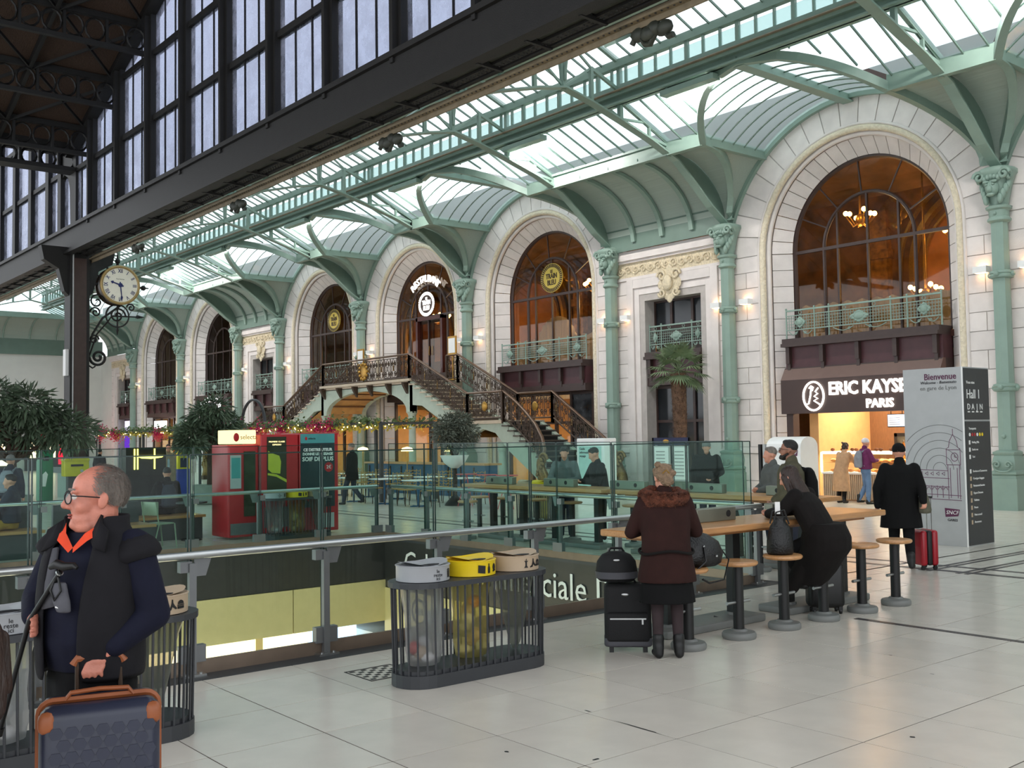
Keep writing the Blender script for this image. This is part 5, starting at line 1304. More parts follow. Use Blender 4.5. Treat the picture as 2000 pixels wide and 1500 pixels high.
# ---------------------------------------------------------------- triple waste bins
pm('cage', (52, 54, 58), .45, var=.05); pm('bingrey', (166, 168, 172), .45, var=.04); pm('bagclear', (225, 225, 225), .3)
glass('bagwhite', (225, 225, 228), .8, .15, haze=.4, hcol=(250, 250, 250)); glass('bagyellow', (238, 230, 190), .8, .15, haze=.35, hcol=(250, 240, 190)); glass('bagdark', (200, 200, 196), .8, .15, haze=.3, hcol=(210, 210, 204))
def stadium(L, w, n=10):
    r = w/2; P = []
    for k in range(n+1): a = pi*k/n; P.append((r*cos(a), L/2-r+r*sin(a)))
    for k in range(n+1): a = pi+pi*k/n; P.append((r*cos(a), -L/2+r+r*sin(a)))
    return P
def icon(b, kind, y, z, s):
    def P(pts): b.prism([(y+u*s, z+v*s) for u, v in pts], 0, .004, 'x')
    def disc(u, v, ru, rv, n=14): P([(u+ru*cos(2*pi*k/n), v+rv*sin(2*pi*k/n)) for k in range(n)])
    if kind == 'core': P([(-.3, -.5), (.3, -.5), (.12, -.25), (.1, 0), (.12, .25), (.3, .42), (-.3, .42), (-.12, .25), (-.1, 0), (-.12, -.25)]); P([(-.05, .42), (.03, .42), (.1, .7), (.02, .68)])
    if kind == 'banana': P([(-.55, -.5), (-.1, -.45), (.05, -.1), (.45, -.4), (.6, -.3), (.3, .05), (.15, .3), (.12, .65), (0, .65), (-.05, .2), (-.2, -.2), (-.55, -.38)])
    if kind == 'burger': P([(-.45, .08), (.45, .08), (.35, .35), (.1, .48), (-.1, .48), (-.35, .35)]); P([(-.5, -.08), (.5, -.08), (.5, .02), (-.5, .02)]); P([(-.45, -.4), (.45, -.4), (.48, -.14), (-.48, -.14)])
    if kind == 'bottle': P([(-.18, -.6), (.18, -.6), (.18, .1), (.07, .35), (.07, .65), (-.07, .65), (-.07, .35), (-.18, .1)])
    if kind == 'paper': P([(-.55, -.45), (.5, -.6), (.55, .4), (-.5, .55)]); 
    if kind == 'can': disc(0, .1, .35, .45); P([(-.3, -.5), (.35, -.4), (.3, -.2), (-.35, -.3)])
    if kind == 'bin': P([(-.25, -.55), (.25, -.55), (.3, .3), (-.3, .3)]); P([(-.36, .36), (.36, .36), (.34, .46), (-.34, .46)]); P([(-.1, .48), (.1, .48), (.1, .56), (-.1, .56)])
def bin_():
    T = local('triple_waste_bin', 'x', 'waste bin', 'dark barred triple recycling bins')
    L, w = 1.46, .46
    st = stadium(L, w)
    B().prism(st, 0, .1, 'z').prism(stadium(L-.05, w-.05), .1, .13, 'z').build('base_tray', 'cage', T)
    B().prism(stadium(L+.05, w+.05), .77, .81, 'z').build('top_plate', 'cage', T)
    per = []; n = 46; r = w/2-.015; straight = L-w; tot = 2*straight+2*pi*r
    for k in range(n):
        u = tot*k/n
        if u < straight: p = (r, -straight/2+u)
        elif u < straight+pi*r: a = (u-straight)/r; p = (r*cos(a), straight/2+r*sin(a))
        elif u < 2*straight+pi*r: p = (-r, straight/2-(u-straight-pi*r))
        else: a = pi+(u-2*straight-pi*r)/r; p = (r*cos(a), -straight/2+r*sin(a))
        B().cyl((p[0], p[1], .1), (p[0]*1.02, p[1]*1.02, .78), .009, n=6).build('bar', 'cage', T)
    for k, (y, mt, bg_, ic) in enumerate(((-.47, 'bingrey', 'bagwhite', ('bin',)), (0, 'yellow', 'bagyellow', ('paper', 'bottle', 'can')), (.47, 'beige', 'bagdark', ('core', 'banana', 'burger')))):
        lid = B().lathe([(.2, .81), (.215, .815), (.215, .925), (.222, .935), (.212, .94), (.2, .935)], (0, y, 0), 28).build('lid_drum', mt, T, True)
        b = B(); rows = []
        for i in range(9):
            u = -1+2*i/8; hw = sqrt(max(0, 1-u*u))
            rows.append([(.2*u, y+.2*hw*v, .937+.035*(1-u*u)*abs(v)-.02*(1-abs(v))) for v in [-1+2*j/8 for j in range(9)]])
        b.surf(rows).build('lid_flap', mt, lid, smooth=70)
        b = B().ell((.1, y, .938), (.03, .1, .008), 12, 6); b.build('slot', 'ink', lid)
        b = B(); 
        for q, nm in enumerate(ic):
            a = -.42+.34*q if len(ic) > 1 else .35
            bb = B(); icon(bb, nm, 0, 0, .062)
            a2 = a+.25
            ob = [(vx+.2155, vy, vz) for vx, vy, vz in bb.v]
            b.add([(vx*cos(a2)-vy*sin(a2), y+vx*sin(a2)+vy*cos(a2), .872+vz) for vx, vy, vz in ob], bb.f)
        b.build('pictogram', 'ink', lid, kind='stuff')
        if k == 0:
            for q, s_ in enumerate(('le', 'reste', 'ici')):
                o = text(s_, .04, (.2165, y-.0, .895-.028*q), RX, 'ink', lid, ext=.001)
        prof = [(.05, .135), (.13, .15), (.155, .26), (.15, .45), (.16, .62), (.19, .78), (.2, .81)] if k != 2 else [(.02, .14), (.05, .2), (.1, .4), (.15, .62), (.19, .78), (.2, .81)]
        g = B(); nn = 18; vs = []
        for r_, z in prof:
            for q in range(nn): a = 2*pi*q/nn; rr = r_*(1+.08*sin(5*a+z*9)); vs.append((rr*cos(a)*.85, y+rr*sin(a), z))
        g.add(vs, [(i*nn+q, i*nn+(q+1) % nn, (i+1)*nn+(q+1) % nn, (i+1)*nn+q) for i in range(len(prof)-1) for q in range(nn)])
        bag = g.build('bag', bg_, T, smooth=80)
        if k < 2:
            for q in range(7 if k else 4): B().ell((random.uniform(-.06, .06), y+random.uniform(-.07, .07), .2+.07*q*(.9 if k else .5)), (.06, .06, .045), 8, 6, (q, q*.7, 0)).build('rubbish', ['white', 'beige', 'crust', 'lightgrey'][q % 4] if q != 2 else ('red' if not k else 'beige'), bag, smooth=70)
    return T
bn = bin_(); put(bn, (-6.96, 5.23, 0)); bn['label'] = 'dark barred bin with grey, yellow and beige lids beside the woman\'s black suitcases'
dup(bn, (-6.95, 2.12, 0), 0, 'dark barred bin with full bags behind the man in the navy vest')
dup(bn, (-18.6, 9.75, 0), 0, 'dark barred bin in front of the red vending machines')
dup(bn, (-17.2, 14.9, 0), pi/2, 'dark barred bin beyond the far high tables')

# ---------------------------------------------------------------- welcome totem
TT = thing('welcome_totem', 'tall grey and black welcome totem with map lines and Hall 1 lettering', 'totem', (-9.1, 17.1, 0))
x0, x1, y0, y1 = -9.66, -8.6, 16.72, 17.62
B().box(x0, x1, y0, y1, 0, 2.98).build('body', 'lightgrey', TT)
B().box(x1, x1+.012, y0+.03, y1-.03, 0.02, 2.07).build('black_panel', 'darkgrey', TT); B().box(x1, x1+.012, y0+.03, y1-.03, 2.1, 2.96).build('black_panel', 'darkgrey', TT)
B().box(x1-.015, x1+.006, y0-.006, y0+.01, 0, 2.98).build('corner_strip', 'white', TT)
yf = y0-.004; xr = x1-.1
text('Bienvenue', .15, (xr, yf, 2.83), RY, 'plum', TT, align='RIGHT', sx=.92, bold=.002); text('Welcome - Benvenuto', .07, (xr, yf, 2.735), RY, 'ink', TT, align='RIGHT', shear=.2); text('en gare de Lyon', .1, (xr, yf, 2.64), RY, 'midgrey', TT, align='RIGHT')
cx_, cz_ = x0+.62, 1.27
b = B()
for k, r in enumerate((.12, .24, .36, .49, .62, .75)):
    P = []
    for q in range(61):
        a = pi*q/60; x = cx_+r*cos(a); z = cz_+r*1.0*sin(a)
        if x0+.02 < x < x1-.03: P.append((x, yf, z))
    if len(P) > 3: b.tube(P, .004, 4)
b.build('ripple_line', 'midgrey', TT, kind='stuff')
pm('etch', (120, 78, 104), .6)
b = B(); L_ = lambda *p: b.tube([(x0+u, yf, v) for u, v in p], .005, 4)
L_((.03, 1.27), (.76, 1.25)); L_((.03, 1.14), (.78, 1.12)); L_((.03, 1.0), (.78, .98)); L_((.2, .78), (.98, .76)); L_((.1, .86), (.98, .84)); 
for k in range(7): L_((.06+.1*k, 1.0), (.06+.1*k, .8)); L_(*[(.11+.1*k+.035*cos(q*pi/6), .93+.04*sin(q*pi/6)) for q in range(7)]); L_((.05+.1*k, 1.2), (.1+.1*k, 1.17), (.1+.1*k, 1.23), (.05+.1*k, 1.2))
L_((.76, .78), (.76, 1.35), (.74, 1.35), (.74, 1.62), (.78, 1.64), (.8, 1.75), (.86, 1.86), (.86, 1.95)); L_((.96, .78), (.96, 1.35), (.98, 1.35), (.98, 1.62), (.94, 1.64), (.92, 1.75), (.86, 1.86)); L_((.74, 1.35), (.98, 1.35)); L_((.74, 1.6), (.98, 1.6)); L_((.8, .8), (.8, 1.3)); L_((.92, .8), (.92, 1.3))
L_(*[(.88+.06*cos(q*pi/8), 1.48+.07*sin(q*pi/8)) for q in range(17)]); L_((.88, 1.48), (.88, 1.53)); L_((.88, 1.48), (.92, 1.47))
b.build('station_drawing', 'etch', TT, kind='stuff')
B().prism([(xr-.28, .63), (xr-.02, .61), (xr-.05, .5), (xr-.27, .48)], yf-.003, yf, 'y').build('logo_patch', 'plum', TT); text('SNCF', .09, (xr-.15, yf-.004, .555), RY, 'white', TT, shear=.2); text('GARES', .06, (xr-.15, yf, .43), RY, 'ink', TT)
xf = x1+.014
text('Vous etes', .07, (xf, y0+.1, 2.72), RX, 'white', TT, align='LEFT'); text('Hall 1', .22, (xf, y0+.09, 2.52), RX, 'white', TT, align='LEFT', sx=.9)
for k, s_ in enumerate(('D', 'A', 'J', 'N')): B().box(xf-.002, xf, y0+.12+.14*k, y0+.2+.14*k, 2.22, 2.24).build('line_badge', 'white', TT); text(s_, .14, (xf, y0+.16+.14*k, 2.31), RX, 'white', TT)
text('Transports', .055, (xf, y0+.13, 1.95), RX, 'white', TT, align='LEFT')
for k, c_ in enumerate(('white', 'red', 'red', 'white', 'yellow', 'yellow')): B().cyl((xf-.002, y0+.16+.085*k, 1.85), (xf+.001, y0+.16+.085*k, 1.85), .03, n=12).build('line_dot', c_, TT)
for k, s_ in enumerate(('Parking Effia', 'Sortie rue', 'Taxi', '', 'Services et Commerces', 'Consignes bagages', 'Restaurant buvette', 'Espace Detente', 'Toilettes', 'Presse', 'Point accueil', 'Ascenseurs')):
    if s_:
        text(s_, .05, (xf, y0+.22, 1.72-.12*k), RX, 'white', TT, align='LEFT'); B().box(xf-.002, xf, y0+.12, y0+.17, 1.685-.12*k, 1.755-.12*k).build('list_icon', 'beige' if k > 4 else 'white', TT)

# ---------------------------------------------------------------- luggage
pm('navyshell', (40, 44, 62), .35, var=.08, vs=9); pm('tanleather', (150, 84, 48), .5, var=.15); pm('softblack', (9, 9, 12), .75, bump=.2, bs=150); pm('greytrim', (70, 70, 76), .6); pm('redshell', (160, 22, 38), .3, var=.05); pm('blackshell', (9, 9, 10), .4)
S = local('navy_suitcase', 'large navy hard-shell suitcase with tan leather corners, held by the man in the vest', 'suitcase')
sw, sd_, z0, z1 = .228, .14, .06, .90
B().rbox(-sw, sw, -sd_, -.012, z0, z1, .05, 5, .05).rbox(-sw, sw, .012, sd_, z0, z1, .05, 5, .05).build('shell', 'navyshell', S, True)
b = B()
for r in range(15):
    for c in range(7):
        x = -.165+c*.058+(.029 if r % 2 else 0); z = .13+r*.048
        if x > .185: continue
        b.add([(x+u*.027, -sd_-.004+.004*k, z+v*.022) for k in (0, 1) for u, v in ((-1, 0), (-.55, -1), (.55, -1), (1, 0), (.55, 1), (-.55, 1))], [(5, 4, 3, 2, 1, 0)]+[(q, (q+1) % 6, 6+(q+1) % 6, 6+q) for q in range(6)])
b.build('hexagon_relief', 'navyshell', S, kind='stuff')
B().tube([(x, 0, z) for x, z in [(sx_*(sw-.05+.052*cos(a_)), zz_+sg_*.052*sin(a_)) for sx_, zz_, sg_, rng in ((-1, z0+.05, -1, (1, 0)), (-1, z1-.05, 1, (0, 1)), (1, z1-.05, 1, (1, 0)), (1, z0+.05, -1, (0, 1))) for a_ in [pi/2*(rng[0]+(rng[1]-rng[0])*k_/4) for k_ in range(5)]]], .014, 6, closed=True).build('zip_band', 'tanleather', S, True)
for s_ in (-1, 1):
    B().rbox(*sorted((s_*(sw-.062), s_*(sw+.004))), -sd_-.005, -sd_+.05, z1-.1, z1-.012, .022, 4, .03).build('leather_corner', 'tanleather', S, True)
B().tube([(-.13, 0, z1), (-.11, 0, z1+.028), (0, 0, z1+.034), (.11, 0, z1+.028), (.13, 0, z1)], .016, 8, flat=.6).build('carry_handle', 'tanleather', S, True)
for x in (-.085, .085): B().cyl((x, .1, z1-.02), (x, .1, z1+.135), .009, n=8).build('telescopic_tube', 'bronze', S)
B().tube([(-.1, .1, z1+.12), (-.085, .1, z1+.145), (.085, .1, z1+.145), (.1, .1, z1+.12)], .017, 8).build('grip', 'tanleather', S, True)
for x in (-.17, .17):
    for y in (-.1, .1): B().cyl((x-.012, y, .03), (x+.012, y, .03), .03, n=14).box(x-.02, x+.02, y-.02, y+.02, .03, .07).build('wheel', 'black', S)
B().box(sw, sw+.012, -.05, .05, .42, .52).build('lock', 'burgundy', S)
put(S, (-4.46, 1.435, 0), radians(74))
def softcase(name, label, w, d, h, rot, loc, trim=True):
    S = local(name, label, 'suitcase')
    B().rbox(-w/2, w/2, -d/2, d/2, .04, h, .05, 4, .05).build('body', 'softblack', S, True)
    B().rbox(-w/2+.02, w/2-.02, -d/2-.035, -d/2+.02, .1, h*.6, .02, 3, .03).build('front_pocket', 'softblack', S, True)
    B().rbox(-w/2-.004, w/2+.004, -d/2-.01, d/2+.004, .05, .13, .05, 3, .02).build('bumper', 'greytrim', S, True)
    B().box(-w/2+.05, w/2-.05, -d/2-.04, -d/2-.034, h*.5, h*.5+.012).box(w/2-.09, w/2-.075, -d/2-.045, -d/2-.036, h*.43, h*.5).build('zip', 'steel', S, kind='stuff')
    B().ell((-.02, -d/2-.005, h*.86), (.035, .006, .014), 12, 6).build('badge', 'steel', S, True)
    B().tube([(-.08, 0, h), (-.06, 0, h+.03), (.06, 0, h+.03), (.08, 0, h)], .012, 6).build('handle', 'black', S, True)
    for x in (-w/2+.06, w/2-.06): B().cyl((x-.015, d/2-.04, .035), (x+.015, d/2-.04, .035), .035, n=12).build('wheel', 'black', S); B().box(x-.02, x+.02, -d/2+.02, -d/2+.06, 0, .05).build('foot', 'black', S)
    put(S, loc, rot); return S
aw = radians(46)
softcase('soft_suitcase', 'upright black soft suitcase with zipped pocket beside the woman in the fur collar', .42, .27, .6, aw, (-6.72, 6.83, 0))
S = local('travel_bag', 'small black travel bag stacked on the soft suitcase', 'bag')
B().loft([(0, 0, .02, .15, .1), (0, 0, .05, .185, .13), (0, 0, .11, .19, .135), (0, 0, .2, .175, .125), (0, 0, .26, .13, .1), (0, 0, .285, .07, .06)], 20).build('body', 'softblack', S, True)
B().loft([(0, 0, .05, .19, .137), (0, 0, .11, .194, .14)], 20).build('lower_band', 'greytrim', S, True); B().ell((0, -.125, .22), (.03, .008, .012), 12, 6).build('badge', 'steel', S)
B().tube([(-.07, 0, .28), (-.05, 0, .315), (.05, 0, .315), (.07, 0, .28)], .012, 6).build('handle', 'black', S); put(S, (-6.78, 6.76, .6), aw)
S = local('cabin_suitcase', 'black four-wheeled cabin suitcase behind the stool of the woman with long hair', 'suitcase')
B().rbox(-.19, .19, -.12, .12, .06, .55, .06, 5, .06).build('shell', 'blackshell', S, True)
for x in (-.14, .14):
    for y in (-.08, .08): B().cyl((x-.012, y, .03), (x+.012, y, .03), .03, n=12).box(x-.02, x+.02, y-.02, y+.02, .03, .08).build('wheel', 'black', S)
B().tube([(-.07, 0, .55), (-.05, 0, .575), (.05, 0, .575), (.07, 0, .55)], .011, 6).build('handle', 'black', S); put(S, (-6.62, 9.74, 0), radians(50))
S = local('red_suitcase', 'bright red ribbed cabin suitcase pulled by the woman in black', 'suitcase')
B().rbox(-.18, .18, -.13, -.035, .06, .55, .04, 4, .04).rbox(-.18, .18, .035, .13, .06, .55, .04, 4, .04).build('shell', 'redshell', S, True)
B().rbox(-.178, .178, -.04, .04, .065, .545, .03, 3, .03).build('zip_gusset', 'black', S, True)
for k in range(6): B().box(-.14+k*.05, -.125+k*.05, -.136, -.128, .1, .5).build('rib', 'redshell', S)
for x in (-.13, .13):
    for y in (-.09, .09): B().cyl((x-.012, y, .03), (x+.012, y, .03), .03, n=12).box(x-.018, x+.018, y-.018, y+.018, .03, .08).build('wheel', 'black', S)
for x in (-.06, .06): B().cyl((x, -.1, .5), (x, -.1, 1.0), .008, n=6).build('telescopic_tube', 'steel', S)
B().cyl((-.08, -.1, 1.0), (.08, -.1, 1.0), .014, n=8).build('grip', 'black', S); put(S, (-7.72, 13.75, 0), radians(150))
# bags
S = local('holdall', 'big black leather holdall slumped on the bar stool', 'bag')
B().loft([(0, 0, 0, .24, .12), (0, 0, .03, .29, .15), (.01, 0, .12, .3, .16), (.02, 0, .22, .25, .13), (.02, 0, .29, .14, .07), (.02, 0, .31, .06, .03)], 22).build('body', 'leather', S, smooth=70)
B().tube([(-.12, -.15, .16), (-.12, -.19, .05), (-.02, -.2, -.02), (.08, -.19, .06), (.08, -.15, .18)], .011, 6).tube([(.27, 0, .18), (.36, -.02, .05), (.28, -.1, -.12), (.12, -.16, -.14), (.05, -.17, -.1)], .014, 6, flat=.5).build('strap', 'leather', S, True, kind='stuff')
for x, z in ((-.12, .17), (.08, .19), (.2, .1)): B().ell((x, -.14, z), (.012, .012, .012), 8, 5).build('stud', 'steel', S)
put(S, (-6.42, 7.36, .73), radians(60))
S = local('bucket_tote', 'black woven bucket tote with drawstring standing on the bar stool', 'bag')
B().loft([(0, 0, 0, .12, .1), (0, 0, .02, .135, .115), (0, 0, .15, .13, .11), (0, 0, .27, .1, .085), (0, 0, .33, .06, .05), (0, 0, .37, .075, .06)], 18).build('body', 'leather', S, smooth=70)
for s_ in (-1, 1): B().tube([(-.08, s_*.05, .3), (-.05, s_*.06, .42), (.03, s_*.06, .44), (.08, s_*.05, .3)], .009, 6).build('handle', 'leather', S, True)
B().box(-.05, .0, -.03, -.02, .4, .52).build('tag', 'white', S); put(S, (-6.4, 8.68, .73), radians(55))
T = tag(B().add([(-6.95, 8.28, .003), (-6.82, 8.42, .003), (-6.9, 8.45, .05), (-7.0, 8.36, .09)], [(0, 1, 2, 3)]).build('crumpled_paper', 'darkgrey', None), 'small crumpled dark wrapper on the floor under the near table', 'litter')

# ---------------------------------------------------------------- vending machines
VX = -19.2
pm('posterdark', (42, 46, 26), .4, var=.3, vs=2); pm('cupgreen', (190, 192, 60), .4); pm('teal', (70, 150, 152), .4); pm('navygreen', (20, 48, 54), .35, var=.2, vs=1.5); glow('signcream', (250, 236, 170), .8); pm('vendglass', (40, 52, 34), .15, var=.4, vs=6)
A_ = thing('vending_machine', 'red glass-fronted snack vending machine with a cream lit sign on top', 'vending machine', (VX-.4, 8.9, 0), 'red vending machines')
B().rbox(VX-.8, VX, 8.6, 9.24, .05, 1.85, .04, 3, .02).build('cabinet', 'red', A_, True); B().box(VX, VX+.02, 8.92, 9.16, .45, 1.72).build('window', 'vendglass', A_); B().box(VX, VX+.02, 8.64, 8.86, 1.0, 1.65).build('screen_panel', 'lightgrey', A_); B().box(VX, VX+.025, 8.66, 8.84, 1.2, 1.6).build('display', 'teal', A_); B().box(VX, VX+.02, 8.64, 9.2, .1, .32).build('delivery_flap', 'steelgrey', A_)
B().rbox(VX-.5, VX+.06, 8.6, 9.16, 1.87, 2.14, .03, 3, .01).build('lit_sign', 'signcream', A_, True); B().ell((VX+.062, 8.74, 2.0), (.006, .06, .085), 14, 8).build('red_drop', 'red', A_); text('selecta', .13, (VX+.064, 8.82, 2.0), RX, 'tanleather', A_, align='LEFT')
C_ = thing('vending_machine', 'red coffee vending machine with a poster of a yellow-green cup', 'vending machine', (VX-.4, 9.7, 0), 'red vending machines')
B().rbox(VX-.8, VX+.03, 9.26, 10.1, .05, 2.05, .03, 3, .02).build('cabinet', 'red', C_, True); B().box(VX+.03, VX+.045, 9.4, 9.82, .78, 2.0).build('poster', 'posterdark', C_)
B().prism([(9.42, 1.35), (9.5, 1.28), (9.68, 1.26), (9.7, 1.5), (9.66, 1.62), (9.48, 1.68), (9.42, 1.72)], VX+.046, VX+.05, 'x').prism([(9.41, 1.24), (9.6, 1.2), (9.82, 1.08), (9.82, 1.14), (9.6, 1.25), (9.41, 1.28)], VX+.046, VX+.05, 'x').build('cup_print', 'cupgreen', C_, kind='stuff')
text('PREMIERE CLASSE', .045, (VX+.05, 9.61, 1.9), RX, 'signcream', C_); text('ESPRESSO', .045, (VX+.05, 9.61, 1.84), RX, 'signcream', C_); text('LAVAZZA', .06, (VX+.05, 9.61, .9), RX, 'white', C_); B().box(VX+.03, VX+.05, 9.35, 10.0, .2, .6).build('dispensing_bay', 'steelgrey', C_)
E_ = thing('vending_machine', 'red framed drinks vending machine with a dark teal poster and big lettering', 'vending machine', (VX-.4, 10.5, 0), 'red vending machines')
B().rbox(VX-.8, VX+.03, 10.12, 11.02, .05, 2.07, .03, 3, .02).build('cabinet', 'red', E_, True); B().box(VX+.03, VX+.045, 10.14, 10.92, .55, 1.88).build('poster', 'navygreen', E_); B().box(VX+.03, VX+.05, 10.14, 10.92, 1.86, 2.05).build('header', 'teal', E_)
B().ell((VX+.052, 10.26, 1.955), (.004, .03, .035), 10, 6).build('red_drop', 'red', E_); text('selecta', .06, (VX+.053, 10.31, 1.955), RX, 'ink', E_, align='LEFT')
for k, (s_, sz) in enumerate((('CE DISTRIBUTEUR', .082), ('DONNE LE MESSAGE', .075), ('SOIF DE PLUS', .12))): text(s_, sz, (VX+.05, 10.53, 1.72-.085*k-(.02 if k == 2 else 0)), RX, 'white', E_, bold=.003)
B().cyl((VX+.045, 10.78, 1.36), (VX+.05, 10.78, 1.36), .1, n=24).build('price_disc', 'red', E_); text('2€', .1, (VX+.055, 10.78, 1.36), RX, 'white', E_)
b = B().lathe([(.09, .62), (.1, .66), (.1, .98), (.06, 1.1), (.035, 1.22), (.035, 1.28), (.045, 1.29)], (VX+.03, 10.53, 0), 16, sx=.15); b.build('bottle_print', 'black', E_, True); B().box(VX+.044, VX+.05, 10.45, 10.62, .8, .95).build('bottle_label', 'red', E_); B().cyl((VX+.045, 10.36, .78), (VX+.05, 10.36, .78), .12, n=24).build('price_disc', 'red', E_); B().box(VX+.03, VX+.05, 10.5, 10.9, .12, .42).build('delivery_flap', 'lightgrey', E_)

# ---------------------------------------------------------------- machines and boards near the facade
M_ = thing('ticket_machine', 'white round-topped station machine with a small plum logo by the column', 'machine', (-16.2, 22.9, 0))
B().box(-16.9, -15.85, 22.45, 23.2, 0, 1.55).build('body', 'white', M_)
n = 10; B().prism([(22.45, 1.55)]+[(22.45+.75*(1-cos(pi*k/n))/2, 1.55+.26*sin(pi*k/n)) for k in range(n+1)], -16.9, -15.85, 'x').build('curved_top', 'white', M_)
for k in range(2): B().box(-17.08+.02-k*.14, -17.08+.1-k*.14, 22.5, 22.9, 0, 1.62).build('side_fin', 'black' if k else 'lightgrey', M_)
B().prism([(-16.25, 1.5), (-15.93, 1.47), (-15.95, 1.32), (-16.23, 1.3)], 22.44, 22.45, 'y').build('logo_patch', 'plum', M_); text('SNCF', .11, (-16.09, 22.435, 1.4), RY, 'white', M_, shear=.2); text('BILLETS', .08, (-16.62, 22.44, 1.42), RY, 'midgrey', M_)
pm('paleteal', (176, 214, 206), .3)
M_ = thing('ticket_machine', 'white slim information machine at the foot of the stairs', 'machine', (-21, 20.2, 0))
B().rbox(-21.55, -20.45, 20.0, 20.5, 0, 1.84, .04, 3, .03).build('body', 'white', M_, True); B().box(-21.45, -20.55, 19.985, 20, .5, 1.62).build('screen_panel', 'paleteal', M_)
for k, s_ in enumerate(('Guide', 'information', 'voyage')): text(s_, .09, (-21.4, 19.98, 1.55-.1*k), RY, 'ink', M_, align='LEFT'); text(['Retrait', 'billets', 'echange'][k], .09, (-20.98, 19.98, 1.55-.1*k), RY, 'ink', M_, align='LEFT')
M_ = thing('notice_board', 'navy framed timetable board with two white posters beside the palm pot', 'notice board', (-20.7, 23, 0))
pm('navyframe', (28, 34, 70), .5); B().box(-21.45, -20.0, 23.0, 23.06, 1.6, 1.82).build('header', 'navyframe', M_); B().ell((-20.9, 22.99, 1.71), (.12, .01, .06), 12, 6).build('emblem', 'gilt', M_)
for k in range(2):
    B().box(-21.4+k*.73, -20.78+k*.73, 23.0, 23.05, .55, 1.58).build('panel', 'lightgrey', M_); B().box(-21.36+k*.73, -20.82+k*.73, 22.99, 23, .6, 1.54).build('poster', 'white', M_)
    for q in range(8): B().box(-21.3+k*.73, -20.95+k*.73, 22.985, 22.99, .7+q*.1, .72+q*.1).build('print_line', 'midgrey', M_)
for x in (-21.43, -20.02): B().box(x-.03, x+.03, 23, 23.06, 0, 1.82).build('post', 'black', M_)

# ---------------------------------------------------------------- plants
pm('leafdark', (84, 102, 80), .5, var=.4, vs=2); pm('leafgrey', (74, 82, 62), .6, var=.35, vs=4); pm('leafolive', (92, 98, 84), .6, var=.3, vs=4); pm('bark', (64, 48, 38), .9, var=.3, vs=8, bump=.5, bs=20); pm('palmbark', (110, 84, 66), .9, var=.35, vs=10, bump=.8, bs=25); pm('palmleaf', (104, 122, 88), .55, var=.3, vs=3); pm('potgrey', (128, 138, 130), .6)
def leafcloud(b, c, R, n, L, w, droop=.5, shell=.45):
    for _ in range(n):
        u = random.uniform(-1, 1); a = random.uniform(0, 2*pi); r = random.uniform(shell, 1.); s_ = sqrt(1-u*u)
        d = Vector((s_*cos(a), s_*sin(a), u)); p = Vector(c)+Vector((d.x*R[0], d.y*R[1], d.z*R[2]))*r
        o = (d+Vector((random.uniform(-.6, .6), random.uniform(-.6, .6), random.uniform(-.4, .4)-droop))).normalized(); sd = o.cross(Vector((random.uniform(-1, 1), random.uniform(-1, 1), random.uniform(.2, 1)))).normalized()
        l = L*random.uniform(.6, 1.2); q = p+o*l; m = p+o*l*.5
        b.add([p, m+sd*w, q, m-sd*w], [(0, 1, 2, 3)])
def tree(label, base, z0, clumps, leaf, L, w, n, trunk_r=.1, pot=None):
    T = thing('indoor_tree', label, 'tree', base)
    x, y, _ = base; t = B(); top = Vector((x, y, z0))
    t.tube([(x, y, .1), (x+.05, y, z0*.5), top], [trunk_r*1.2, trunk_r, trunk_r*.8], 8)
    for c, R in clumps: t.tube([top-Vector((0, 0, .3)), (top+Vector(c))/2+Vector((0, 0, -.1)), Vector(c)], [trunk_r*.7, trunk_r*.45, trunk_r*.2], 6)
    t.build('trunk', 'bark', T, smooth=70)
    f = B()
    for c, R in clumps: leafcloud(f, c, R, n, L, w)
    f.build('foliage', leaf, T, kind='stuff')
    if pot: B().lathe([(.35, 0), (.42, .05), (.5, .55), (.52, .6), (.45, .6)], (x, y, 0), 18).build('planter', pot, T, True)
    return T
tb = (-29.2, 7.15, 0)
tree('broad dark leafy tree on branching trunks in front of the black clock pillar', tb, 1.75, [((tb[0]+dx, tb[1]+dy, z), (.75, .75, .5)) for dx, dy, z in ((0, -1.2, 2.7), (0, -.4, 3.1), (.2, .3, 2.9), (0, .9, 2.5), (.3, 1.3, 2.25), (-.3, -.7, 2.3), (0, -1.7, 2.4), (-.2, .5, 2.2))], 'leafdark', .3, .032, 700, .12, 'potgrey')
tb = (-30.6, 13.1, 0)
tree('round dark leafy tree between the vending machines and the lit lettering', tb, 1.9, [((tb[0]+dx, tb[1]+dy, z), (.45, .45, .38)) for dx, dy, z in ((0, -.55, 2.15), (0, -.2, 2.7), (.2, .15, 2.9), (0, .5, 2.4), (0, .7, 2.05), (-.3, 0, 2.2), (.1, -.65, 1.9))], 'leafdark', .27, .03, 600, .09, 'potgrey')
tb = (-24.0, 17.55, 0)
T = tree('small grey-green olive bush standing in a pale bowl', tb, 1.5, [((tb[0]+dx, tb[1]+dy, z), (.42, .42, .36)) for dx, dy, z in ((0, -.3, 2.0), (.1, .1, 2.3), (0, .4, 2.05), (0, 0, 1.85), (-.1, -.1, 2.25))], 'leafolive', .13, .018, 1000, .05)
B().lathe([(.1, 1.05), (.3, 1.2), (.42, 1.42), (.4, 1.42)], (tb[0], tb[1], 0), 18).build('bowl', 'white', T, True); B().lathe([(.3, 0), (.28, .05), (.06, .3), (.05, 1.0), (.1, 1.06)], (tb[0], tb[1], 0), 14).build('stand', 'black', T, True)
tb = (-43.5, 19.6, 0)
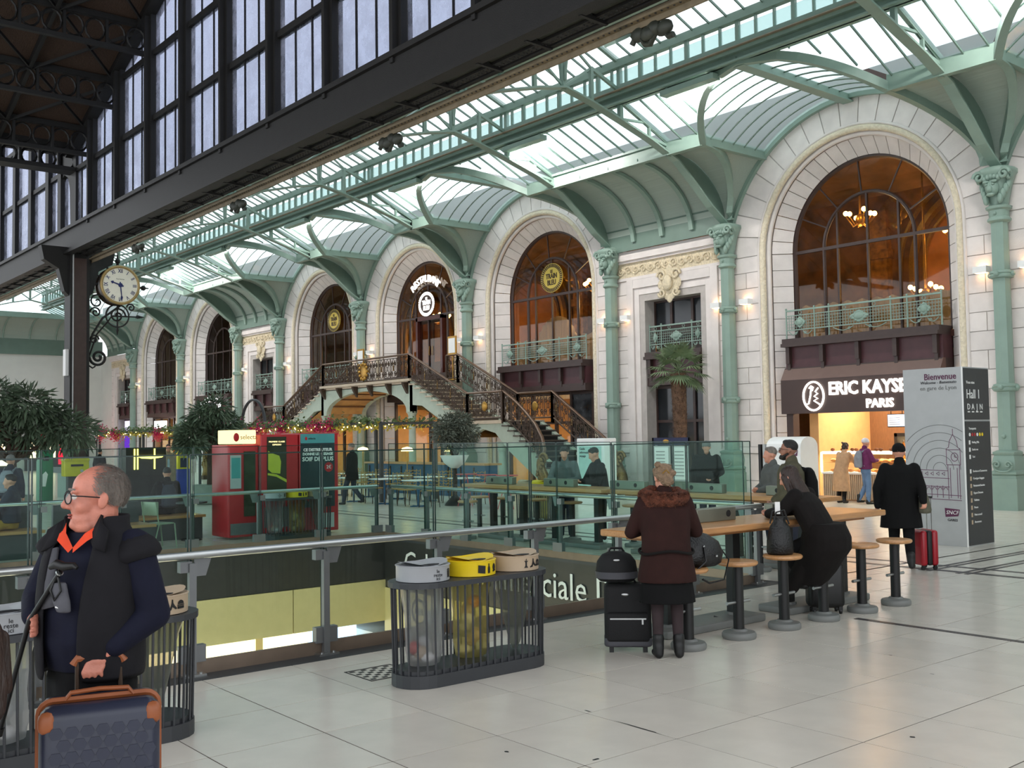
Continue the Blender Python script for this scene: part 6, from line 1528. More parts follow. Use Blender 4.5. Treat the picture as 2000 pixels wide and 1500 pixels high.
tree('slim grey-green shrub under the flower garland before the narrow bay', tb, 1.2, [((tb[0]+dx, tb[1]+dy, z), (.5, .5, .45)) for dx, dy, z in ((0, 0, 1.9), (0, .4, 1.5), (.1, -.4, 1.55))], 'leafgrey', .16, .02, 600, .05)
# palm by the doorway
PB = (-21.15, 23.9, 0)
T = thing('potted_palm', 'tall fan palm with shaggy trunk in a big grey pot by the doorway', 'palm', PB)
B().lathe([(.38, 0), (.42, .05), (.62, .88), (.66, .95), (.66, 1.0), (.58, 1.0), (.56, .93)], PB, 26).build('pot', 'potgrey', T, True); B().lathe([(.57, .93), (.57, .95)], PB, 20).build('soil', 'bark', T); B().tube([(PB[0]+.66*cos(q*pi/16), PB[1]+.66*sin(q*pi/16), 1.0) for q in range(32)], .012, 5, closed=True).build('rim_band', 'red', T)
B().tube([(PB[0], PB[1], .9), (PB[0]+.03, PB[1], 2.2), (PB[0]-.02, PB[1], 3.75)], [.2, .2, .24], 14).build('trunk', 'palmbark', T, smooth=70)
b = B()
for k in range(900):
    z = random.uniform(1.0, 3.8); a = random.uniform(0, 2*pi); r = .2; p = Vector((PB[0]+r*cos(a), PB[1]+r*sin(a), z)); o = Vector((cos(a), sin(a), random.uniform(-.6, .9))).normalized(); s_ = Vector((-sin(a), cos(a), 0))*.02
    b.add([p-s_, p+s_, p+o*random.uniform(.06, .16)], [(0, 1, 2)])
b.build('trunk_fibre', 'palmbark', T, kind='stuff')
for k in range(22):
    a = k*2.399; el = radians(75-k*5.2); d = Vector((cos(a)*cos(el), sin(a)*cos(el), sin(el))); p0 = Vector((PB[0], PB[1], 3.85)); hub = p0+d*.55; f = B()
    f.tube([p0, hub], .012, 4)
    s_ = d.cross(Vector((0, 0, 1))); s_ = s_.normalized() if s_.length > .05 else Vector((1, 0, 0)); nrm = s_.cross(d)
    for q in range(19):
        t = radians(-100+200*q/18); o = (d*cos(t)+s_*sin(t)); L_ = .62*(1-.25*abs(sin(t))); e = hub+o*L_+Vector((0, 0, -.22*L_-.1*random.random())); m = hub+o*L_*.55+Vector((0, 0, -.04)); wv = (d*-sin(t)+s_*cos(t))*.028
        f.add([hub, m+wv, e, m-wv], [(0, 1, 2, 3)])
    f.build('frond', 'palmleaf', T)

# ---------------------------------------------------------------- flower pergola and terrace
pm('garlandleaf', (84, 104, 54), .6, var=.4, vs=8); pm('magenta', (196, 30, 98), .6, var=.25, vs=9); pm('pink', (232, 90, 110), .6, var=.2, vs=9); pm('yellowleaf', (196, 176, 60), .6, var=.3); glow('fairy', (255, 220, 130), 9.)
PG = thing('flower_pergola', 'grey pergola frame wound with leaves, fairy lights and pink flowers on the terrace', 'pergola', (-40, 19, 0))
B().box(-53, -27, 18.96, 19.04, 2.36, 2.44).build('beam', 'darkgrey', PG); B().box(-53, -27, 16.96, 17.04, 2.36, 2.44).build('beam', 'darkgrey', PG)
for x in (-53, -47, -42, -36, -30.5, -27):
    for y in (19, 17): B().box(x-.05, x+.05, y-.05, y+.05, 0, 2.4).build('post', 'darkgrey', PG)
    B().box(x-.03, x+.03, 17, 19, 2.36, 2.42).build('cross_bar', 'darkgrey', PG)
g = B(); yl = B(); mg = B(); pk = B(); fl_ = B()
for _ in range(5200):
    x = random.uniform(-53, -27); y = random.choice((17., 19.)); p = Vector((x, y+random.gauss(0, .09), 2.42+random.gauss(0, .1))); o = Vector((random.uniform(-1, 1), random.uniform(-1, 1), random.uniform(-1, .6))).normalized(); s_ = o.cross(Vector((random.random(), random.random(), 1))).normalized()
    (g if p.z > 2.38 else yl).add([p, p+o*.08+s_*.04, p+o*.16, p+o*.08-s_*.04], [(0, 1, 2, 3)])
for cx, cw, top in ((-37.6, 1.2, 1), (-35.2, .9, 0), (-33.4, .5, 0), (-30.9, .6, 0), (-30.0, .3, 0), (-40, .8, 0), (-52.6, .7, 1), (-50.5, .6, 0), (-45, .5, 0)):
    for _ in range(500):
        x = cx+random.gauss(0, cw*.4); z = 2.25+random.gauss(0, .14)+(.25 if top and random.random() < .5 else 0); p = Vector((x, 17+random.gauss(0, .12)-.05, z)); o = Vector((random.uniform(-1, 1), random.uniform(-1, 1), random.uniform(-1, 1))).normalized(); s_ = o.cross(Vector((random.random(), random.random(), 1))).normalized()
        (mg if z > 2.2 else pk).add([p-s_*.03, p+o*.04, p+s_*.03, p-o*.04], [(0, 1, 2, 3)])
g.build('leaf_garland', 'garlandleaf', PG, kind='stuff'); yl.build('lower_leaf', 'yellowleaf', PG, kind='stuff'); mg.build('magenta_blossom', 'magenta', PG, kind='stuff'); pk.build('pink_blossom', 'pink', PG, kind='stuff')
for k in range(110): fl_.ell((-53+26*k/110, random.choice((16.95, 18.95)), 2.34+random.uniform(-.1, .08)), .022, 6, 4)
fl_.build('fairy_light', 'fairy', PG, kind='stuff')
for k, xc in enumerate((-40.6, -36.6)):
    T = thing('metal_hoop', 'grey steel hoop arching above the flower pergola, nearer the '+('leafy tree' if k == 0 else 'restaurant stairs'), 'hoop', (xc, 17.4, 0), 'steel hoops of the terrace')
    for dx in (-.05, .05): B().tube([(xc-1.0+dx, 17.4, 0)]+[(xc+dx-1.0*cos(pi*q/20), 17.4, 2.45+1.0*sin(pi*q/20)) for q in range(21)]+[(xc+1.0+dx, 17.4, 0)], .04, 6).build('tube', 'darkgrey', T, smooth=60)
for k, (x, z) in enumerate(((-36.9, 2.42), (-52.9, 2.45))):
    T = thing('logo_sign', 'black oval sign with a white bottle mark, '+('in front of the hoop' if k == 0 else 'at the far end of the garland'), 'sign', (x, 16.8, z-.3), 'oval terrace signs')
    B().prism([(x+.26*cos(q*pi/12), z+.26*sin(q*pi/12)+(.16 if sin(q*pi/12) > 0 else -.16)) for q in range(24)], 16.75, 16.8).build('plate', 'ink', T); B().prism([(x-.16, z-.28), (x+.16, z-.28), (x+.16, z-.05), (x, z-.15), (x-.16, z-.05)], 16.74, 16.75).prism([(x-.05, z), (x+.05, z), (x, z+.3)], 16.74, 16.75).build('mark', 'white', T, kind='stuff'); B().tube([(x+.27*cos(q*pi/12), 16.74, z+.27*sin(q*pi/12)+(.16 if sin(q*pi/12) > 0 else -.16)) for q in range(24)], .015, 4, closed=True).build('white_rim', 'white', T)
    B().box(x-.03, x+.03, 16.8, 16.86, 0, z).build('pole', 'darkgrey', T)
pm('bluemetal', (36, 84, 120), .5); pm('paintedred', (190, 70, 74), .5); pm('rattan', (176, 140, 84), .6, var=.2, vs=20)
def chair():
    T = local('bistro_chair', 'slim metal bistro chair with a curved lattice back on the terrace', 'chair', 'bistro chairs on the terrace')
    B().rbox(-.2, .2, -.2, .2, .44, .47, .05, 3).build('seat', 'rattan', T, True)
    for x in (-.18, .18):
        for y in (-.18, .18): B().cyl((x, y, .45), (x*1.15, y*1.15, 0), .012, n=6).build('leg', 'bronze', T)
    b = B()
    for k in range(5): b.tube([(-.19+.38*q/10, .2+.02*sin(q*1.5), .55+.09*k+.02*sin(q*1.6+k)) for q in range(11)], .009, 5)
    b.tube([(-.19, .19, .45), (-.2, .22, .95)], .012, 5).tube([(.19, .19, .45), (.2, .22, .95)], .012, 5).build('backrest', 'rattan', T, kind='stuff'); return T
def table():
    T = local('bistro_table', 'small square white-topped bistro table on the terrace', 'table', 'bistro tables on the terrace')
    B().rbox(-.35, .35, -.35, .35, .72, .75, .03, 2).build('top', 'white', T, True); B().cyl((0, 0, .03), (0, 0, .72), .03, n=8).build('post', 'bluemetal', T); B().box(-.25, .25, -.03, .03, 0, .03).box(-.03, .03, -.25, .25, 0, .03).build('foot', 'bluemetal', T); return T
c0, t0_ = chair(), table(); cf = tf = True
for i in range(6):
    for j in range(2):
        x, y = -33.2+i*1.75, 16.6+j*1.6
        if tf: put(t0_, (x, y, 0)); tf = False
        else: dup(t0_, (x, y, 0))
        for dx, a in ((-.55, pi/2), (.55, -pi/2)):
            if cf: put(c0, (x+dx, y, 0), a); cf = False
            else: dup(c0, (x+dx, y, 0), a)
T = thing('service_bar', 'long blue terrace bar with a pale wooden top under the stairs', 'bar', (-29, 20.4, 0)); B().box(-33, -26, 20.2, 20.7, 0, 1.02).build('body', 'bluemetal', T); B().box(-33.1, -25.9, 20.1, 20.8, 1.02, 1.08).build('top', 'wood', T)
for k in range(10): B().box(-32.9+k*.7, -32.85+k*.7, 20.17, 20.2, .1, .95).build('batten', 'bronze', T)
for k in range(3):
    T = thing('red_side_table', 'small red-topped side table on the terrace beside the stair foot', 'table', (-23.5+k*.9, 17.6, 0), 'red side tables on the terrace'); x = -23.5+k*.9
    B().cyl((x, 17.6, .88), (x, 17.6, .9), .3, n=20).build('top', 'paintedred', T)
    for q in range(3): B().cyl((x, 17.6, .88), (x+.26*cos(q*2.1), 17.6+.26*sin(q*2.1), 0), .012, n=5).build('leg', 'paintedred', T)
for k, (x, y) in enumerate(((-25.6, 18.6), (-28.3, 18.8), (-31.2, 18.9))):
    T = thing('table_lamp_post', 'slim brass lamp with a glowing round shade on the terrace', 'lamp', (x, y, 0), 'glowing lamps on the terrace'); B().cyl((x, y, 0), (x, y, 1.5), .015, n=6).build('pole', 'gilt', T); B().lathe([(.2, 1.5), (.16, 1.6), (.02, 1.64)], (x, y, 0), 14).build('shade', 'fairyshade', T, True) if 'fairyshade' in MAT else (glow('fairyshade', (255, 214, 140), 3.), B().lathe([(.2, 1.5), (.16, 1.6), (.02, 1.64)], (x, y, 0), 14).build('shade', 'fairyshade', T, True))

# ---------------------------------------------------------------- things by the clock pillar, benches beyond the opening
pm('postyellow', (214, 196, 24), .4); pm('bingreen', (20, 116, 78), .4); pm('royalblue', (24, 56, 150), .4)
T = thing('post_box', 'yellow wall post box with a black slot on the clock pillar', 'post box', (-36.1, 10.85, .85)); B().rbox(-36.5, -36.1, 10.45, 11.25, .82, 1.36, .04, 3, .03).build('body', 'postyellow', T, True); B().prism([(10.43, 1.34), (11.27, 1.34), (11.2, 1.44), (10.5, 1.44)], -36.52, -36.07, 'x').build('lid', 'postyellow', T); B().box(-36.1, -36.085, 10.65, 11.05, 1.15, 1.22).build('slot', 'ink', T); B().cyl((-36.1, 11.0, 1.0), (-36.085, 11.0, 1.0), .05, n=14).build('badge', 'lightgrey', T); B().box(-36.45, -36.2, 10.6, 11.1, 0, .82).build('pedestal', 'darkgrey', T); B().box(-38.8, -36.5, 10.75, 10.95, .9, 1.1).build('arm_bracket', 'darkgrey', T)
T = thing('recycling_column', 'tall green recycling column with white arrow marks beside the post box', 'bin', (-37.0, 10.1, 0)); B().rbox(-37.2, -36.8, 9.85, 10.3, 0, 1.72, .04, 3, .05).build('body', 'bingreen', T, True); B().prism([(9.95, .5), (10.05, .5), (10.12, .9), (10.05, 1.0), (9.95, .9)], -36.8, -36.79, 'x').build('arrow_mark', 'white', T); B().box(-36.8, -36.79, 9.97, 10.15, 1.35, 1.5).build('slot', 'ink', T)
T = thing('glowing_kiosk', 'dark kiosk with bright yellow neon strips behind the seated crowd', 'kiosk', (-33.5, 12.3, 0)); B().box(-34.3, -33.6, 11.6, 12.9, 0, 1.75).build('body', 'black', T); glow('yellowneon', (255, 226, 90), 3.)
for y in (11.85, 11.95, 12.5): B().box(-33.6, -33.57, y, y+.035, 1.05, 1.72).build('neon_strip', 'yellowneon', T)
B().prism([(11.85, 1.5), (12.85, 1.5), (12.75, 1.42), (12.4, 1.38), (12.1, 1.4)], -33.59, -33.56, 'x').build('neon_bowl', 'yellowneon', T)
T = thing('poster_stand', 'blue and yellow poster stand beside the leafy tree', 'poster stand', (-32.5, 13.0, 0)); B().box(-32.6, -32.45, 12.85, 13.25, .1, 1.05).build('lower_box', 'royalblue', T); B().box(-32.6, -32.45, 12.85, 13.25, 1.05, 1.75).build('upper_box', 'postyellow', T); B().box(-32.45, -32.44, 12.92, 13.18, 1.1, 1.4).build('picture', 'navyframe', T); B().box(-32.65, -32.4, 12.8, 13.3, 0, .1).build('foot', 'black', T)
T = thing('orange_flag', 'small orange triangular pennant beside the kiosk', 'flag', (-33.8, 13.3, 0)); B().cyl((-33.8, 13.3, 0), (-33.8, 13.3, 1.7), .015, n=6).build('pole', 'steelgrey', T); pm('orange', (236, 110, 40), .6); B().prism([(13.2, 1.65), (13.5, 1.62), (13.35, 1.25)], -33.8, -33.79, 'x').build('cloth', 'orange', T)
for k, (x, y0, y1) in enumerate(((-19.3, 3.6, 5.1), (-19.0, 5.4, 6.9), (-20.6, 7.2, 8.5))):
    T = thing('planter_bench', 'low dark planter bench with a pale wooden edge, '+['first', 'second', 'third'][k]+' along the far balustrade', 'bench', (x, (y0+y1)/2, 0), 'low planter benches beyond the opening'); B().box(x-.4, x+.4, y0, y1, 0, .42).build('body', 'darkgrey', T); B().box(x-.45, x+.45, y0-.05, y1+.05, .42, .47).build('seat_board', 'wood', T); B().box(x-.4, x-.3, y0, y1, .47, .85).build('back_panel', 'darkgrey', T)
T = local('metal_chair', 'light metal chair with curved tube frame behind the man in the vest', 'chair'); pm('palegreen', (150, 164, 140), .4, metal=.3)
B().rbox(-.2, .2, -.2, .2, .43, .46, .05, 3).build('seat', 'palegreen', T, True); B().rbox(-.2, .2, .19, .22, .6, .85, .03, 2).build('backrest', 'palegreen', T, True)
for x in (-.19, .19): B().tube([(x, -.24, 0), (x, -.19, .44)], .013, 6).build('leg', 'palegreen', T, True); B().tube([(x, .3, 0), (x, .17, .44), (x, .24, .85)], .013, 6).build('leg', 'palegreen', T, True)
put(T, (-18.95, 7.15, 0), radians(200))
T = thing('pedestal_table', 'small round black pedestal table beyond the far balustrade', 'table', (-19.9, 8.15, 0)); B().cyl((-19.9, 8.15, .72), (-19.9, 8.15, .75), .3, n=20).build('top', 'darkgrey', T); B().cyl((-19.9, 8.15, .03), (-19.9, 8.15, .72), .03, n=8).build('post', 'black', T); B().cyl((-19.9, 8.15, 0), (-19.9, 8.15, .03), .2, n=16).build('foot', 'black', T)
# ---------------------------------------------------------------- people
pm('skin', (206, 146, 122), .5, var=.08, vs=14); pm('skinruddy', (196, 124, 104), .45, var=.12, vs=18, bump=.12, bs=120); pm('skindark', (150, 104, 84), .5, var=.08)
pm('hairgrey', (126, 116, 108), .7, var=.3, vs=30, bump=.6, bs=70, stretch=(1, 1, .3)); pm('hairblack', (24, 20, 18), .55, var=.3, vs=25, bump=.4, bs=60); pm('hairbrown', (46, 30, 24), .5, var=.3, vs=25, bump=.5, bs=50, stretch=(1, 1, .2)); pm('hairblond', (136, 112, 88), .65, var=.35, vs=30, bump=.7, bs=60)
for nm, c in dict(navyknit=(18, 20, 38), vestblack=(25, 24, 28), trouserblack=(11, 11, 13), coatrust=(44, 22, 19), tights=(56, 46, 48), coatblack=(10, 10, 11), coatdark=(20, 16, 15), olive=(84, 80, 64), greyjacket=(92, 94, 92), coatbeige=(186, 150, 116), purple=(104, 44, 86), jeans=(96, 122, 156), beanie=(210, 206, 212), packgrey=(132, 136, 146), tancoat=(140, 122, 96), shirtblue=(156, 178, 188), mustard=(150, 116, 50), beaniegrey=(120, 118, 116), bagolive=(96, 94, 80), orangeshirt=(226, 76, 46), slinggrey=(84, 84, 90), denimdark=(44, 48, 60), camo=(92, 100, 100)).items():
    pm(nm, c, .85, var=.14, vs=9, bump=.07, bs=30, spec=.25)
pm('fur', (108, 58, 38), .9, var=.45, vs=30, bump=1., bs=60); pm('boot', (14, 14, 15), .5); pm('eyewhite', (230, 224, 218), .3); pm('iris', (50, 44, 40), .2); glass('lens', (245, 245, 245), 1., .02)
pm('lips', (158, 86, 78), .5)
def blob(name, b, mat, parent, vox=.014, it=3, solid=0.):
    o = b.build(name, mat, parent)
    if solid: m = o.modifiers.new('thick', 'SOLIDIFY'); m.thickness = solid; m.offset = 0
    m = o.modifiers.new('fuse', 'REMESH'); m.mode = 'VOXEL'; m.voxel_size = vox; m.use_smooth_shade = True
    if it: s_ = o.modifiers.new('soften', 'SMOOTH'); s_.factor = .5; s_.iterations = it
    return o
def xf(src, R, c, s=1.):
    b = B(); b.add([Vector(c)+R @ (Vector(v)*s) for v in src.v], src.f); return b
def headrot(yaw=0., pitch=0., roll=0.): return Matrix.Rotation(yaw, 3, 'Z') @ Matrix.Rotation(pitch, 3, 'X') @ Matrix.Rotation(roll, 3, 'Y')
def headgeo(fat=0.):
    b = B().ell((0, -.012, .035), (.077, .098, .092), 20, 14).ell((0, .035, .04), (.062, .055, .065), 16, 12).ell((0, .045, -.02), (.06+fat*.5, .05, .07), 16, 12).ell((0, .04, -.075), (.052+fat, .05, .045), 16, 10).ell((0, .075, -.098), (.025, .02, .02))
    for s_ in (-1, 1): b.ell((s_*.038, .058, -.028), (.026+fat*.3, .026, .03)).ell((s_*.083, -.014, -.004), (.009, .02, .034), 12, 8, (.15, 0, 0)).ell((s_*.012, .1, -.032), .011)
    b.cap((0, .092, .012), (0, .113, -.026), .010, .015).cap((-.045, .081, .028), (.045, .081, .028), .012, .012)
    return b
def hand(b, c, fwd, along, dn, s=1., curl=1.):
    c = Vector(c); fwd, along, dn = Vector(fwd).normalized(), Vector(along).normalized(), Vector(dn).normalized()
    b.cap(c-fwd*.035*s-along*.012*s, c+fwd*.03*s-along*.02*s, .017*s, .015*s).cap(c-fwd*.035*s+along*.012*s, c+fwd*.03*s+along*.02*s, .017*s, .015*s).cap(c-fwd*.03*s, c+fwd*.032*s, .018*s, .016*s)
    for i, L in enumerate((.8, .98, 1.0, .85)):
        k = c+fwd*.038*s+along*(i-1.5)*.0205*s; m = k+fwd*.028*s*L*(1-.4*curl)+dn*.026*s*curl; t = m-fwd*.012*s*curl+fwd*.02*s*(1-curl)+dn*.024*s
        b.cap(k, m, .0098*s, .0092*s, 8).cap(m, t, .0092*s, .0078*s, 8)
    k = c-along*.034*s-fwd*.012*s; m = k-along*.012*s+fwd*.022*s+dn*.016*s; b.cap(k, m, .0115*s, .0105*s, 8).cap(m, m+fwd*.02*s+dn*.016*s+along*.01*s, .0105*s, .009*s, 8)
def person(label, loc, face, h=1.74, vox=.016, skin='skin', top=None, topmat='coatblack', hem=.85, flare=1.0, legmat='trouserblack', shoe='boot', hair='hairblack', hairstyle='short', arms=None, legs=None, lean=0., yaw=0., pitch=0., hat=None, bulk=1., seated=None, group=None, gloves=None):
    """face: world direction the body faces. arms: {'L': (elbow, wrist), 'R': ...}; legs: {'L': (knee, ankle)}; local x right, y forward"""
    T = local('person', label, 'person', group)
    s = h/1.75
    sh, hp = 1.43*s, .93*s
    def tilt(p, z0=hp):   # lean the upper body forward about the hips
        p = Vector(p); d = p.z-z0
        return Vector((p.x, p.y+sin(lean)*d, z0+cos(lean)*d)) if d > 0 else p
    if seated: hp = seated+.1*s
    up_ = hp-.93*s
    Z = lambda z: z*s+up_
    SH = {k: tilt((sg*.175*s*bulk, -.01, Z(1.42)), hp) for k, sg in (('L', -1), ('R', 1))}
    A = {'L': ((-.24*s, -.02, Z(1.14)), (-.23*s, .06, Z(.9))), 'R': ((.24*s, -.02, Z(1.14)), (.23*s, .06, Z(.9)))}
    if arms: A.update(arms)
    LG = {'L': ((-.09*s, .02, .49*s), (-.095*s, -.01, .085*s)), 'R': ((.09*s, .02, .49*s), (.095*s, -.01, .085*s))}
    if legs: LG.update(legs)
    hc = tilt((0, .02*s, Z(1.635)), hp); R = headrot(yaw, pitch-lean*.3)
    b = xf(headgeo(), R, hc, s)
    nk = tilt((0, -.005, Z(1.45)), hp); b.cap(nk, hc+R @ Vector((0, -.02, -.06))*s, .06*s, .052*s)
    tor = [tilt((0, 0, Z(z)), hp) for z in (.9, 1.05, 1.2, 1.33, 1.43)]
    b.loft([(p.x, p.y, p.z, r*s, q*s) for p, (r, q) in zip(tor, ((.15, .1), (.14, .095), (.155, .1), (.165, .1), (.09, .07)))], 14)
    for k in ('L', 'R'):
        e, w_ = (Vector(q) for q in A[k]); b.cap(SH[k], e, .05*s, .04*s).cap(e, w_, .04*s, .028*s)
        d = (w_-e).normalized(); sg = -1 if k == 'L' else 1; al = d.cross(Vector((0, 0, 1)) if abs(d.z) < .9 else Vector((0, 1, 0))).normalized()
        hand(b, w_+d*.05*s, d, al*(1 if k == 'L' else -1), al.cross(d) if d.z > -.5 else Vector((-sg*.5, .8, 0)), s)
        kn, an = (Vector(q) for q in LG[k]); hj = Vector((sg*.085*s, 0, hp)); b.cap(hj, kn, .08*s, .052*s).cap(kn, an, .052*s, .036*s)
    blob('body', b, skin, T, vox)
    # trousers or tights, shoes
    b = B().loft([(0, -.01, hp-.1*s, .15*s, .115*s), (0, -.01, hp, .17*s, .125*s), (0, 0, hp+.1*s, .155*s, .11*s)], 14)
    for k, sg in (('L', -1), ('R', 1)):
        kn, an = (Vector(q) for q in LG[k]); f_ = 1.0 if legmat == 'tights' else 1.25
        b.cap((sg*.085*s, 0, hp), kn, .095*s, .062*s*f_).cap(kn, an, .062*s*f_, .045*s*f_)
    blob('trousers', b, legmat, T, vox)
    for k, sg in (('L', -1), ('R', 1)):
        an = Vector(LG[k][1]); b = B().cap(an+Vector((0, -.01, .02)), an+Vector((0, -.02, -.045*s)), .052*s, .045*s).cap(an+Vector((0, -.03*s, -.05*s)), an+Vector((sg*.01, .13*s, -.055*s)), .036*s, .034*s)
        if shoe == 'boot': b.cap(an+Vector((0, 0, .1*s)), an, .055*s, .052*s)
        blob('shoe', b, 'boot' if shoe == 'boot' else shoe, T, vox*.8)
    # coat or jacket
    k_ = 1.16*bulk
    rr = [(1.47, .1, .085), (1.44, .15, .105), (1.36, .2, .13), (1.2, .195, .135), (1.05, .19, .135), (.93, .2, .145)]
    rings = []
    for z, rx_, ry_ in rr:
        p = tilt((0, -.005, Z(z)), hp); rings.append((p.x, p.y, p.z, rx_*s*k_*.98, ry_*s*k_))
    z = .93
    while Z(z)-.1 > hem and not seated:
        z -= .1; q = (.93-z)/.6; rings.append((0, -.005, Z(z), (.2+.05*q*flare)*s*k_, (.145+.045*q*flare)*s*k_))
    if not seated: rings.append((0, -.005, hem, (.2+.05*(.93-hem/s)/.6*flare)*s*k_, (.145+.045*(.93-hem/s)/.6*flare)*s*k_))
    b = B().loft(rings, 18)
    for k in ('L', 'R'):
        e, w_ = (Vector(q) for q in A[k]); b.cap(SH[k], e, .078*s*bulk, .062*s*bulk).cap(e, w_, .062*s*bulk, .048*s*bulk)
    b.cap(tilt((0, -.02, Z(1.46)), hp), tilt((0, -.015, Z(1.52)), hp), .082*s, .075*s)
    blob('coat' if hem < .8 else 'jacket', b, topmat, T, vox)
    # hair, hat
    if hairstyle:
        g = B()
        if hairstyle == 'short': g.ell((0, -.02, .055), (.083, .098, .088), 16, 12).ell((0, .03, .1), (.06, .05, .035))
        if hairstyle == 'bun':
            g.ell((0, -.03, .04), (.09, .104, .096), 16, 12).ell((0, -.09, .05), (.065, .05, .065)).ell((0, -.075, -.045), (.07, .045, .07))
            for q in range(14): g.ell((.07*sin(q*2.4), -.06+.05*cos(q*1.7), .03+.07*sin(q)), (.035, .035, .03))
        if hairstyle == 'long': g.ell((0, -.025, .045), (.088, .102, .092), 16, 12).loft([(0, -.03, .05, .088, .09), (0, -.05, -.06, .1, .075), (0, -.07, -.18, .12, .07), (0, -.085, -.3, .11, .06), (0, -.09, -.38, .06, .04)], 14).cap((-.075, .03, .02), (-.095, .03, -.22), .035, .03).cap((.075, .03, .02), (.095, .03, -.22), .035, .03)
        g = xf(g, R, hc, s); blob('hair', g, hair, T, vox*.8)
    if hat: blob('beanie', xf(B().ell((0, -.012, .06), (.09, .108, .085), 18, 12).loft([(0, -.005, .02, .088, .106), (0, -.005, .055, .093, .11)], 18), R, hc, s), hat, T, vox*.8)
    fx, fy_ = face; put(T, loc, atan2(-fx, fy_))
    T['hc'] = list(hc)
    return T, s, hc, R
def backpack(T, mat, s=1., y=-.2, z=1.18, lean=0., vox=.016, w_=.15):
    b = B().loft([(0, y, z-.22, w_*.85, .07), (0, y-.01, z-.18, w_, .095), (0, y-.01, z+.05, w_, .09), (0, y+.01, z+.18, w_*.8, .07), (0, y+.02, z+.23, w_*.5, .04)], 16)
    o = blob('backpack', b, mat, T, vox)
    for sx in (-1, 1): B().tube([(sx*.09, y+.05, z+.2), (sx*.11, .02, z+.27), (sx*.12, .12, z+.15), (sx*.13, .1, z-.05), (sx*.14, y+.08, z-.18)], .014, 6, flat=2).build('strap', mat, o)
    return o
def specs(T, R, hc, s, mat='ink'):
    g = B()
    for sx in (-1, 1):
        g.tube([(sx*(.034+.027*cos(q*pi/8)), .114-.36*(.034+.027*cos(q*pi/8)-.007), .002+.0215*sin(q*pi/8)) for q in range(16)], .0026, 5, closed=True)
        g.tube([(sx*.061, .095, .012), (sx*.08, .06, .012), (sx*.086, -.01, .008), (sx*.085, -.03, -.005)], .0025, 5)
    g.tube([(-.008, .113, .006), (0, .115, .009), (.008, .113, .006)], .0025, 5)
    o = xf(g, R, hc, s).build('spectacles', mat, T)
    l = B()
    for sx in (-1, 1): l.add([(sx*(.034+.026*cos(q*pi/8)), .114-.36*(.034+.026*cos(q*pi/8)-.007), .002+.0205*sin(q*pi/8)) for q in range(16)], [tuple(range(16))])
    xf(l, R, hc, s).build('lens', 'lens', o)

# --- man with the vest, cane and navy suitcase
M = local('person', 'balding man in spectacles, black vest over a navy sweater, hand on a navy suitcase', 'person')
MR = headrot(-radians(44), radians(3)); hc = Vector((-.075, .0, 1.70)); s = 1.16
b = xf(headgeo(.007), MR, hc, s)
b.cap((-.065, -.02, 1.46), hc+MR @ Vector((0, -.015, -.05)), .082, .078); b.add(xf(B().ell((0, .03, -.1), (.06, .055, .04)), MR, hc, s).v, xf(B().ell((0, .03, -.1), (.06, .055, .04)), MR, hc, s).f)
b.loft([(-.05, 0, .9, .17, .13), (-.05, .01, 1.1, .18, .14), (-.05, 0, 1.35, .19, .12), (-.05, -.01, 1.47, .1, .08)], 18)
armL = (Vector((-.25, -.03, 1.49)), Vector((-.34, -.05, 1.2)), Vector((-.25, .09, 1.085))); armR = (Vector((.15, -.05, 1.49)), Vector((.26, -.01, 1.25)), Vector((.15, .13, 1.2)))
for a, hd_ in ((armL, (-.222, .118, 1.048)), (armR, (.115, .165, 1.185))): b.cap(a[0], a[1], .055, .045).cap(a[1], a[2], .045, .034).cap(a[2], hd_, .034, .026)
gd = Vector((cos(radians(74-(-148.63))), sin(radians(74+148.63)), 0))      # suitcase grip direction in the man's own space
hand(b, (-.222, .118, 1.048), (.35, .75, -.55), gd, (.1, .25, -1), 1.12, 1.0)
hand(b, (.115, .165, 1.185), (-.85, .5, -.15), (.1, -.1, 1), (-.3, .9, -.1), 1.12, .9)
for sx in (-1, 1): b.cap((sx*.1-.05, 0, .92), (sx*.11-.05, .02, .5), .09, .06).cap((sx*.11-.05, .02, .5), (sx*.12-.05, -.02, .09), .06, .042)
blob('body', b, 'skinruddy', M, .0055, 7)
g = B()
rs = random.Random(3)
for _ in range(16000):
    u, a = rs.uniform(-.55, 1), rs.uniform(0, 2*pi); q = sqrt(1-u*u); p = Vector((.0805*q*cos(a), -.014+.1025*q*sin(a), .036+.0955*u))
    edge = .028-.3*max(0, .05-p.z)                       # hairline in front of the ear, receding above it
    if p.y > edge or p.z < -.055 or (p.y > -.03 and p.z < .018): continue
    if p.z > .1 and rs.random() > .35+max(0, -p.y)*6: continue
    if rs.random() > max(.12, min(1, (edge-p.y)/.045)): continue
    n_ = (p-Vector((0, -.014, .036))).normalized(); d = Vector((n_.x*.2, -.7, -.75+.5*max(0, u))); d = (d-n_*d.dot(n_)).normalized()+n_*.12; sd = n_.cross(d).normalized()*.0011; L_ = rs.uniform(.014, .028)
    g.add([p-sd, p+sd, p+d*L_+n_*.003], [(0, 1, 2)])
xf(g, MR, hc, s).build('hair', 'hairgrey', M, kind='stuff')
for sx in (-1, 1):
    e = xf(B().ell((sx*.032, .079, .008), .0135, 12, 8), MR, hc, s).build('eye', 'eyewhite', M, True); xf(B().ell((sx*.032+.002, .0905, .008), (.006, .003, .006), 10, 6), MR, hc, s).build('iris', 'iris', e, True)
    xf(B().cap((sx*.018, .098, .034), (sx*.05, .084, .034), .005, .004, 8), MR, hc, s).build('eyebrow', 'hairgrey', M, True)
